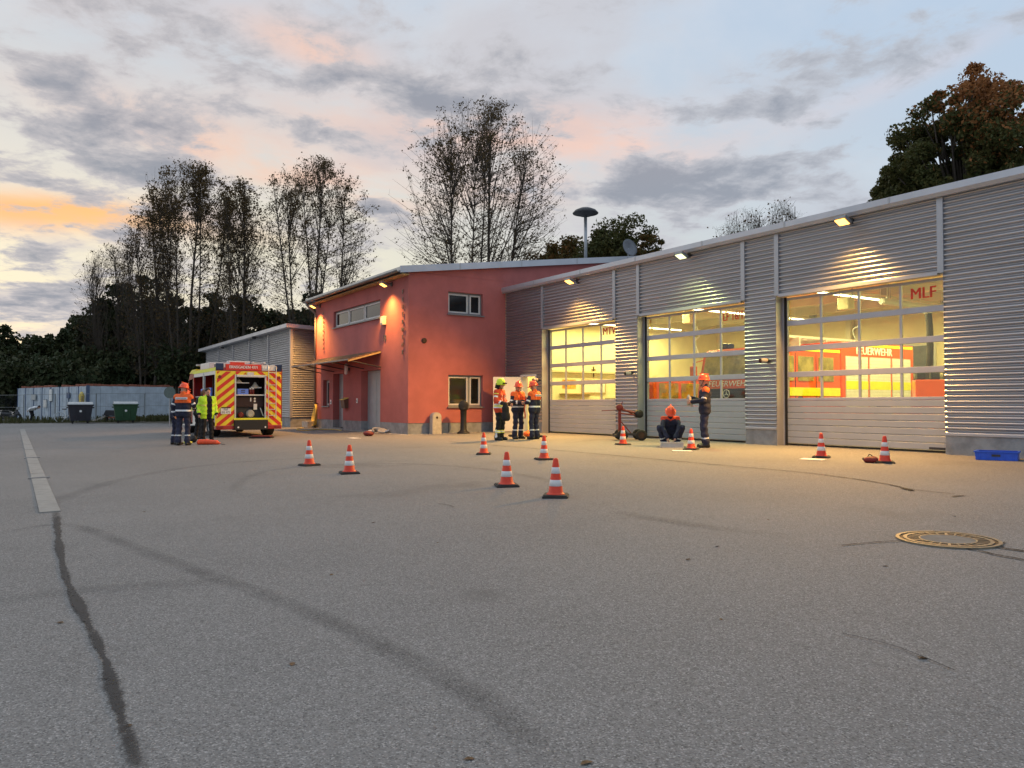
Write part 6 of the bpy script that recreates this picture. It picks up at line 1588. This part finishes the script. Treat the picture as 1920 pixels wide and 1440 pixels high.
# yellow bottle-like float hanging at the corner
P = cB + n1_ * .35 + d1 * -.35; t = thing('yellow_jacket', 'yellow oilskin hanging at the container corner behind the black bin', 'jacket', (P.x, P.y, zc0 + 1.45)); mb = MB(); mb.smooth = True; mb.tube([(0, 0, -.35), (0, 0, 0), (0, 0, .45), (0, 0, .62), (0, 0, .75)], [.2, .17, .2, .14, .04], 10); mb.build('coat', 'hose_yellow', t); mb = MB(); mb.tube([(.12, 0, -.2), (.16, 0, .42)], .07, 8); mb.build('sleeve', 'wood_tan', t)
# wheeled bins
def bin_(px, py, m_, lab):
    g = G(px, py); toc = math.atan2(CAM[1] - g.y, CAM[0] - g.x) + math.pi / 2 + .06
    t = thing('wheeled_bin', lab, 'bin', g, toc)
    mb = MB(); b = [(-.55, -.42, .18), (.55, -.42, .18), (.55, .42, .18), (-.55, .42, .18), (-.68, -.50, 1.15), (.68, -.50, 1.15), (.68, .5, 1.15), (-.68, .5, 1.15)]
    mb.add(b, [(0, 3, 2, 1), (0, 1, 5, 4), (1, 2, 6, 5), (2, 3, 7, 6), (3, 0, 4, 7), (4, 5, 6, 7)]); mb.build('tub', m_, t)
    MB().rbox(-.73, .73, -.55, .55, 1.12, 1.20, .02).build('rim', m_, t)
    mb = MB(); mb.smooth = True; pr = [(-.54, 1.201), (-.50, 1.26), (-.25, 1.33), (.1, 1.36), (.45, 1.34), (.54, 1.22), (.54, 1.201)]; mb.smooth = False; mb.prism(pr, -.68, .68, 'x'); mb.build('lid', 'bin_lid', t)
    for x in (-.73, .73): mb = MB(); mb.tube([(x, -.3, 1.0), (x, .3, 1.0)], .04, 8); mb.build('lift_pin', m_, t)
    for x in (-.42, .42):
        for y in (-.32, .32): mb = MB(); mb.lathe([(.10, -.03), (.10, .03)], 12, Matrix.Translation((x, y, .10)) @ Matrix.Rotation(R(90), 4, 'Y')); mb.box(x - .05, x + .05, y - .05, y + .05, .1, .19); mb.build('castor', 'rubber', t)
    mb = MB(); mb.lathe([(.07, 0), (.07, .012)], 14, Matrix.Translation((0, -.475, .78)) @ Matrix.Rotation(R(94), 4, 'X')); mb.build('sticker', 'white', t)
    for x in (-.2, .2): MB().box(x - .02, x + .02, -.52, -.44, .3, 1.1).build('rib', m_, t)
bin_(150, 794, 'bin_black', 'black wheeled waste container with grey lid before the blue container'); bin_(235, 793, 'bin_green', 'dark green wheeled waste container with grey lid before the blue container')
# fence panels
def fence(A_, B_, lab):
    A_ = Vector((A_[0], A_[1], 0)); B_ = Vector((B_[0], B_[1], 0)); d = (B_ - A_); L = d.length; t = thing('fence_panel', lab, 'fence', (A_.x, A_.y, gz(*A_[:2])), math.atan2(d.y, d.x), 'mobile fence panels')
    mb = MB(); mb.tube([(0, 0, 0), (0, 0, 2.0)], .022, 6); mb.build('post', 'fence_wire', t); mb = MB(); mb.tube([(L - .06, 0, 0), (L - .06, 0, 2.0)], .022, 6); mb.build('post', 'fence_wire', t)
    for z in (1.98, 1.05, .12): mb = MB(); mb.tube([(0, 0, z), (L - .06, 0, z)], .014 if z != 1.05 else .01, 5); mb.build('rail', 'fence_wire', t)
    mb = MB()
    for k in range(int(L / .16)): mb.tube([(.1 + k * .16, 0, .12), (.1 + k * .16, 0, 1.98)], .0025, 3, False)
    mb.build('wire_infill', 'fence_wire', t)
    for x in (0, L - .06): MB().rbox(x - .12, x + .12, -.35, .35, -.02, .12, .02).build('foot', 'concrete', t)
fl = [AT(px, dp) for px, dp in ((-22, 60), (45, 58), (104, 56.5), (181, 55.5), (272, 57), (322, 58))]
for i in range(len(fl) - 1): fence(fl[i], fl[i + 1], ['wire fence panel left of the blue container beside the dark motorcycle', 'wire fence panel before the container where the person bends', 'wire fence panel behind the bicycle and black bin', 'wire fence panel behind the junk heap and green bin', 'wire fence panel right of the green bin, grown with weeds'][i])
# bicycle
g = G(126, 792); t = thing('bicycle', 'pale mint green bicycle leaning behind the black bin', 'bicycle', g, math.atan2(RV[1], RV[0]))
for x in (-.52, .52):
    mb = MB(); mb.smooth = True; mb.tube([(x + .33 * math.cos(a_), 0, .345 + .33 * math.sin(a_)) for a_ in [2 * math.pi * k_ / 28 for k_ in range(29)]], .02, 6, False); wh = mb.build('wheel', 'bin_lid', t)
    mb = MB(); [mb.tube([(x, 0, .345), (x + .32 * math.cos(a_), 0, .345 + .32 * math.sin(a_))], .004, 3, False) for a_ in [2 * math.pi * k_ / 12 for k_ in range(12)]]; mb.lathe([(.03, -.04), (.03, .04)], 8, Matrix.Translation((x, 0, .345)) @ Matrix.Rotation(R(90), 4, 'X')); mb.build('spokes', 'zinc', wh)
    mb = MB(); mb.tube([(x + .37 * math.cos(a_), 0, .345 + .37 * math.sin(a_)) for a_ in [R(v_) for v_ in range(20, 180, 16)]], .02, 5); mb.build('mudguard', 'container_blue', t)
mb = MB(); mb.tube([(-.52, 0, .345), (-.08, 0, .30), (.38, 0, .78)], .022, 8); mb.tube([(-.08, 0, .30), (-.2, 0, .85)], .02, 8); mb.tube([(-.52, 0, .345), (-.19, 0, .78)], .014, 6); mb.tube([(.52, 0, .345), (.36, 0, .98)], .02, 8); mb.build('frame', 'shutter_alu', t)
mb = MB(); mb.rbox(-.34, -.08, -.08, .08, .86, .93, .03); mb.build('saddle', 'black', t); mb = MB(); mb.tube([(.36, 0, .98), (.34, -.05, 1.02), (.28, -.28, 1.03)], .014, 6); mb.tube([(.34, -.0, 1.02), (.28, .28, 1.03)], .014, 6); mb.build('handlebar', 'zinc', t)
# junk: wheelbarrow-like heap
g = G(205, 791.5); t = thing('wheelbarrow', 'overturned wheelbarrow between the two bins', 'wheelbarrow', g, math.atan2(RV[1], RV[0]) + .2)
mb = MB(); mb.prism([(-.3, .45), (.7, .38), (.5, .78), (-.15, .80)], -.32, .32, 'y'); mb.build('tray', 'dark_metal', t); mb = MB(); mb.tube([(-.95, -.25, .10), (-.2, -.25, .40), (.8, -.1, .25)], .025, 6); mb.tube([(-.95, .25, .10), (-.2, .25, .40), (.8, .1, .25)], .025, 6); mb.build('handles', 'stone', t); mb = MB(); mb.lathe([(.18, -.05), (.18, .05)], 16, Matrix.Translation((.8, 0, .18)) @ Matrix.Rotation(R(90), 4, 'X')); mb.build('wheel', 'rubber', t); MB().rbox(.0, .75, -.28, .28, .24, .37, .03).build('plank', 'tile_red', t); MB().box(-.15, -.1, -.25, .25, .0, .46).build('leg', 'dark_metal', t)
# round sign behind the helmet wearer
P = AT(318, 40); t = thing('round_sign', 'round grey green sign on a post left of the fire truck', 'sign', P, math.atan2(RV[1], RV[0])); zt = CAM[2] + (HZ - 736) / F_PX * 40 - P.z
mb = MB(); mb.tube([(0, .03, 0), (0, .03, zt + .3)], .03, 8); mb.build('post', 'zinc', t); mb = MB(); mb.lathe([(.30, 0), (.30, .012)], 28, Matrix.Translation((0, .0, zt)) @ Matrix.Rotation(R(90), 4, 'X')); mb.build('disc', 'sign_dull', t)
# motorcycle-like dark machine at the far left
g = G(20, 788.5); t = thing('motor_scooter', 'dark motor scooter parked at the far fence left of the container', 'scooter', g, math.atan2(RV[1], RV[0]))
for x in (-.55, .55): mb = MB(); mb.smooth = True; mb.lathe([(.12, -.06), (.26, -.07), (.29, -.03), (.29, .03), (.26, .07), (.12, .06)], 20, Matrix.Translation((x, 0, .29)) @ Matrix.Rotation(R(90), 4, 'X'), cap=False); mb.build('wheel', 'rubber', t)
V_, F_ = surfnet([cap('b', (-.6, 0, .55), (-.1, 0, .5), .17, .16), cap('b', (-.1, 0, .3), (.3, 0, .3), .12, .1), cap('b', (.35, 0, .35), (.5, 0, .95), .1, .09), cap('b', (.55, 0, .5), (.55, 0, .62), .12, .1)], .03, .1); np_mesh('bodywork', V_, F_, 'dark_metal', t, True)
mb = MB(); mb.tube([(.48, -.3, 1.02), (.5, 0, 1.0), (.48, .3, 1.02)], .02, 6); mb.build('handlebar', 'black', t); MB().rbox(-.65, .0, -.13, .13, .70, .80, .04).build('seat', 'black', t); MB().rbox(.5, .62, -.12, .12, .85, 1.05, .03).build('headlight', 'bin_lid', t)
# ================================================================== TREES AND WEEDS
def leaf_quads(C_, size, elong=1.3, droop=.3):
    """bent leaf-clump cards: two triangles each folded along the rib, random facing"""
    n = len(C_); a = rng.normal(size=(n, 3)); a[:, 2] -= droop; a /= np.linalg.norm(a, axis=1)[:, None]
    b = rng.normal(size=(n, 3)); b -= a * (a * b).sum(1)[:, None]; b /= np.linalg.norm(b, axis=1)[:, None]; c = np.cross(a, b)
    s = size * rng.uniform(.55, 1.35, n)[:, None]
    V_ = np.stack([C_ - a * s * elong * .5, C_ + b * s * .42 + c * s * .16, C_ + a * s * elong * .5, C_ - b * s * .42 + c * s * .16], 1).reshape(-1, 3)
    F_ = np.arange(n * 4).reshape(-1, 4)
    return V_, F_
def tree_root(name, label, base, group=None):
    return thing(name, label, 'tree', base, 0, group)
def poplar(label, px, depth, top_py, half_px, seed, stems=4, leaves=9000, leafm='leaf_poplar', lsize=.17, lowfrac=.3, group='tall thin poplars', bare=0.0, topboost=1.0):
    global rng
    rng = np.random.default_rng(seed); rd = random.Random(seed)
    base = AT(px, depth); H = CAM[2] + (HZ - top_py) / F_PX * depth - base.z; W = 1.22 * half_px / F_PX * depth
    t = tree_root('poplar_tree', label, base, group)
    mb = MB(); tips = []; axis = []
    cz = H * (.5 + lowfrac * .5); ch = H - cz
    env = lambda z: W * math.sqrt(max(0.0, 1 - ((z - cz) / (ch if z > cz else (cz - H * lowfrac * .55) + .01)) ** 2))
    for s in range(stems):
        ang = 2 * math.pi * (s + rd.random() * .6) / stems; spread = W * rd.uniform(.22, .58) * (0.10 if s == 0 else 1); h = H * (.96 if s == 0 else rd.uniform(.74, .93))
        sx, sy = math.cos(ang) * .6, math.sin(ang) * .6; pts = []
        kx, ky = rd.uniform(-.4, .4), rd.uniform(-.4, .4)
        for i in range(9):
            u = i / 8; f_ = u ** .8
            pts.append((sx + math.cos(ang) * spread * f_ + kx * math.sin(u * 5), sy + math.sin(ang) * spread * f_ + ky * math.sin(u * 4), h * u - .3 * (i == 0)))
        r0 = H * .0066 * (1.15 if s == 0 else rd.uniform(.55, .9)); mb.tube(pts, [r0 * (1 - .93 * i / 8) + .012 for i in range(9)], 7)
        for i in range(2, 8):
            for k in range(4): axis.append(tuple(Vector(pts[i]).lerp(Vector(pts[i + 1]), k / 4)))
    AX = np.array(axis); nb = int(90 + 34 * W)
    for k in range(nb * 4):
        z = H * (lowfrac * .6 + (1.0 - lowfrac * .6) * rd.random() ** .85); e = env(z)
        if e <= .1: continue
        a2 = rd.uniform(0, 2 * math.pi); rr_ = e * math.sqrt(rd.uniform(.08, 1)) * rd.uniform(.85, 1.06); p = np.array([math.cos(a2) * rr_, math.sin(a2) * rr_, z])
        d = np.linalg.norm((AX - p)[:, :2], axis=1); ok = (AX[:, 2] < z - .45 * d) & (AX[:, 2] > z - 2.6 * d - 1.2)
        if not ok.any(): continue
        q_ = AX[np.where(ok)[0][d[ok].argmin()]]; L = float(np.linalg.norm(p - q_)); st = Vector(q_); en = Vector(p)
        mid = st.lerp(en, .55) + Vector((rd.uniform(-.1, .1) * L, rd.uniform(-.1, .1) * L, -.06 * L)); rb = .006 + .004 * L
        mb.tube([st, mid, en], [rb, rb * .6, .004], 3, False)
        for m_ in range(5):
            v_ = rd.uniform(.3, 1); b_ = (st.lerp(mid, v_ / .55) if v_ < .55 else mid.lerp(en, (v_ - .55) / .45)); g_ = Vector((rd.gauss(0, 1), rd.gauss(0, 1), rd.uniform(-.1, 1.5))).normalized(); l2 = rd.uniform(.25, .7)
            tp = b_ + g_ * l2; tp.z = min(tp.z, H); mb.tube([b_, tp], [.006, .003], 3, False); tips.append((b_, tp, z / H))
    mb.build('trunk', 'bark', t)
    tips = [x for x in tips if rd.random() > bare * (1 - x[2])]
    w_ = np.array([.25 + topboost * max(0, x[2] - .25) ** 1.6 for x in tips]) * rng.gamma(1.5, 1.0, len(tips)); w_ /= w_.sum()
    idx = rng.choice(len(tips), leaves, p=w_); A_ = np.array([tuple(x[0]) for x in tips])[idx]; B_ = np.array([tuple(x[1]) for x in tips])[idx]
    u = rng.uniform(.1, 1.2, leaves)[:, None]; C_ = A_ + (B_ - A_) * u + rng.normal(scale=.10, size=(leaves, 3))
    V_, F_ = leaf_quads(C_, lsize, 1.15); np_mesh('crown', V_, F_, leafm, t)
    return t
def bushy(label, px, depth, top_py, half_px, seed, clumps=60, per=95, lsize=.30, leafm='leaf_dark', group=None, base_frac=.12, name='broadleaf_tree', topm=None, topcut=.6, shape=1.0, dz=0.0, cl=.85):
    global rng
    rng = np.random.default_rng(seed); rd = random.Random(seed)
    base = AT(px, depth); H = CAM[2] + (HZ - top_py) / F_PX * depth - base.z; W = half_px / F_PX * depth
    t = tree_root(name, label, base, group)
    cz0 = H * base_frac; ch = (H - cz0) / 2; cc = Vector((0, 0, cz0 + ch))
    # lobed outline: several overlapping sub-crowns
    lobes = [(Vector((0, 0, cz0 + ch * 1.05)), W * .72, ch * .93)]
    for k in range(9):
        a_ = rd.uniform(0, 2 * math.pi); zz = rd.uniform(-.75, .72); rr_ = math.sqrt(max(.05, 1 - zz * zz)); lobes.append((cc + Vector((math.cos(a_) * W * .62 * rr_, math.sin(a_) * W * .62 * rr_, zz * ch * .75)), W * rd.uniform(.28, .45), ch * rd.uniform(.22, .36)))
    mb = MB(); r0 = max(.12, H * .018)
    mb.tube([(0, 0, -.3), (rd.uniform(-.1, .1), 0, H * .25), (rd.uniform(-.3, .3), rd.uniform(-.3, .3), H * .6), (0, 0, H * .88)], [r0, r0 * .8, r0 * .5, .03], 7)
    cs = []
    for k in range(clumps):
        L = lobes[0] if k % 3 == 0 else rd.choice(lobes); v_ = Vector((rd.gauss(0, 1), rd.gauss(0, 1), rd.gauss(0, 1))).normalized() * (rd.random() ** .38)
        c = L[0] + Vector((v_.x * L[1], v_.y * L[1], v_.z * L[2])); c.z = min(max(c.z, .25), H - .1); cs.append(c)
    for c in cs[::3]:
        st = Vector((0, 0, min(H * .8, max(.4, c.z * .6)))); mid = st.lerp(c, .5) + Vector((rd.uniform(-.3, .3), rd.uniform(-.3, .3), .3)); mb.tube([st, mid, c], [r0 * .3, r0 * .18, .02], 4, False)
    mb.build('trunk', 'bark', t)
    A_ = np.array([tuple(c) for c in cs]); idx = np.repeat(np.arange(clumps), per); rad = rng.uniform(.5, 1.25, clumps)[idx] * max(.35, W * .27) * cl
    v_ = rng.normal(size=(len(idx), 3)); v_ /= np.linalg.norm(v_, axis=1)[:, None]; C_ = A_[idx] + v_ * (rad * rng.uniform(0, 1, len(idx)) ** .5)[:, None] * np.array([1, 1, .75])
    C_[:, 2] = np.maximum(C_[:, 2], .05)
    V_, F_ = leaf_quads(C_, lsize)
    if topm:
        fz = C_[:, 2] / H + rng.normal(scale=.06, size=len(C_)) + .06 * np.sin(C_[:, 0] * .9) + .11 * (C_ @ RV) / W
        np_mesh('crown', V_, F_, [leafm, topm], t, mi=(fz > topcut).astype(int))
    else: np_mesh('crown', V_, F_, leafm, t)
    return t
# tall poplars behind the yard
poplar('tall sparse poplar behind the red building, highest tree of all', 905, 52, 188, 152, 1, 6, 15000, lowfrac=.30, topboost=1.6, lsize=.115)
poplar('tall poplar with a thick dark top left of the fork between the two groups', 352, 66, 298, 98, 2, 6, 17000, lowfrac=.32, topboost=2.6, lsize=.14)
poplar('leaning poplar left of the thick topped one', 280, 67, 392, 62, 13, 4, 5500, lowfrac=.3, topboost=1.0, lsize=.13)
poplar('narrow poplar standing close beside the thick topped one', 446, 64, 332, 54, 3, 3, 8000, lowfrac=.33, topboost=1.8, lsize=.135)
poplar('broad airy poplar above the silver outbuilding', 590, 62, 292, 106, 4, 6, 13500, lowfrac=.28, topboost=1.2, lsize=.125)
poplar('slender half bare poplar at the thin end of the poplar row', 205, 70, 458, 58, 5, 4, 1800, lowfrac=.3, bare=.4, lsize=.13)
poplar('half bare twiggy sapling showing above the hall roof', 1400, 46, 388, 70, 6, 6, 900, lowfrac=.3, group='small trees behind the hall', lsize=.11)
poplar('half bare sapling beside the twiggy one above the hall roof', 1470, 44, 372, 40, 16, 5, 600, lowfrac=.3, group='small trees behind the hall', lsize=.11)
# dark broadleaf belt
DK = 'dark trees behind the yard'
BELT = [(-60, 74, 560, 75), (10, 76, 588, 55), (62, 80, 625, 42), (112, 78, 596, 38), (150, 76, 588, 40), (195, 74, 545, 52), (258, 72, 512, 68), (325, 74, 545, 55), (392, 72, 548, 52), (452, 70, 548, 48), (508, 70, 572, 45), (560, 72, 560, 45), (618, 66, 522, 55), (672, 66, 545, 48), (40, 70, 668, 70), (150, 70, 652, 75), (255, 69, 640, 75), (350, 68, 635, 70)]
BL = ['dark tree at the end of the far belt beyond the motor scooter', 'dark tree of the far belt directly behind the motor scooter', 'low dark tree in the dip of the far belt', 'pointed dark tree right of the dip in the belt', 'dark tree next to the pointed one in the belt', 'dark tree rising under the slender half bare poplar', 'largest dark tree of the belt, left of the poplar trunks', 'dark tree at the foot of the thick topped poplar', 'dark tree between the poplar trunks', 'dark tree behind the narrow poplar foot', 'low dark tree between the two poplar groups', 'dark tree left below the airy poplar', 'dark tree rising behind the silver outbuilding roof', 'dark tree between outbuilding and red building', 'dark bush behind the scooter and the container end', 'dark bush behind the bending person and the container', 'dark bush behind the container corner', 'dark bush behind the right end of the container']
for i, (px, dp, tp, hp) in enumerate(BELT): bushy(BL[i], px, dp, tp, hp * 1.25, 100 + i, 130, 110, .34, 'leaf_dark', DK, .0, cl=1.0)
# trees behind the red building and the hall
bushy('rounded dark green tree with orange side behind the siren', 1168, 47, 398, 100, 201, 260, 230, .14, 'leaf_maple_green', 'trees behind the hall', .4)
bushy('low rust coloured tree left of the siren pole', 1062, 50, 438, 80, 202, 160, 170, .14, 'leaf_autumn', 'trees behind the hall', .4)
bushy('rust brown tree right beside the satellite dish', 1222, 45, 430, 52, 203, 120, 160, .13, 'leaf_autumn', 'trees behind the hall', .4)
bushy('low dark shrub peeping over the hall roof left of the twiggy saplings', 1368, 44, 424, 32, 204, 40, 60, .16, 'leaf_dark', 'trees behind the hall', .4)
bushy('low dark shrub peeping over the red roof at the poplar foot', 812, 52, 482, 48, 205, 70, 90, .2, 'leaf_dark', 'trees behind the hall', .4)
bushy('big maple with red top and green lower crown above the hall', 1815, 33, 122, 185, 206, 480, 300, .125, 'leaf_maple_green', 'trees behind the hall', .22, 'maple_tree', 'leaf_maple_red', .84, cl=.50)
bushy('green maple at the left flank of the red topped maple', 1722, 35, 208, 92, 207, 260, 260, .125, 'leaf_maple_green', 'trees behind the hall', .25, 'maple_tree', 'leaf_autumn', .90, cl=.62)
# weeds and grass along the verge
rng = np.random.default_rng(77)
Vs, Fs = [], []; nb_ = 0
for i in range(2600):
    px = rng.uniform(-60, 335); dp = rng.uniform(50.5, 57.5); p = AT(px, dp)
    tall = rng.random() < (.25 if px > 255 else .06); h = rng.uniform(.25, .7) if tall else rng.uniform(.03, .13)
    for k in range(5):
        a_ = rng.uniform(0, 6.28); l_ = rng.uniform(.02, .12) + h * .25; c, s = math.cos(a_), math.sin(a_); wd = .012 + .02 * tall; x, y = p.x + rng.normal(scale=.12), p.y + rng.normal(scale=.12); z = gz(x, y)
        Vs += [(x - s * wd, y + c * wd, z), (x + s * wd, y - c * wd, z), (x + c * l_ * .5 + s * wd * .7, y + s * l_ * .5 - c * wd * .7, z + h * .65), (x + c * l_ * .5 - s * wd * .7, y + s * l_ * .5 + c * wd * .7, z + h * .65)]; Fs.append((nb_, nb_ + 1, nb_ + 2, nb_ + 3)); nb_ += 4
o = np_mesh('verge_grass', Vs, Fs, 'grass_blade'); o['kind'] = 'stuff'; o['label'] = 'rough grass and weeds along the far verge'; o['category'] = 'grass'
# gravel and weeds at the foot of the red wall
Vs, Fs = [], []; nb_ = 0
for i in range(1400):
    if i < 1000: x, y = rng.uniform(RX0, .3), RY - abs(rng.normal(scale=.10)) - .02
    else: x, y = rng.uniform(.02, .3), rng.uniform(RY, -.2)
    r_ = rng.uniform(.008, .022); z = gz(x, y)
    Vs += [(x - r_, y, z), (x, y - r_, z), (x + r_, y, z), (x, y + r_, z), (x, y, z + r_ * .9)]
    Fs += [(nb_, nb_ + 1, nb_ + 4), (nb_ + 1, nb_ + 2, nb_ + 4), (nb_ + 2, nb_ + 3, nb_ + 4), (nb_ + 3, nb_, nb_ + 4)]; nb_ += 5
o = np_mesh('wall_gravel', Vs, Fs, 'stone'); o['kind'] = 'stuff'; o['label'] = 'loose gravel and crumbs along the foot of the red wall'; o['category'] = 'gravel'
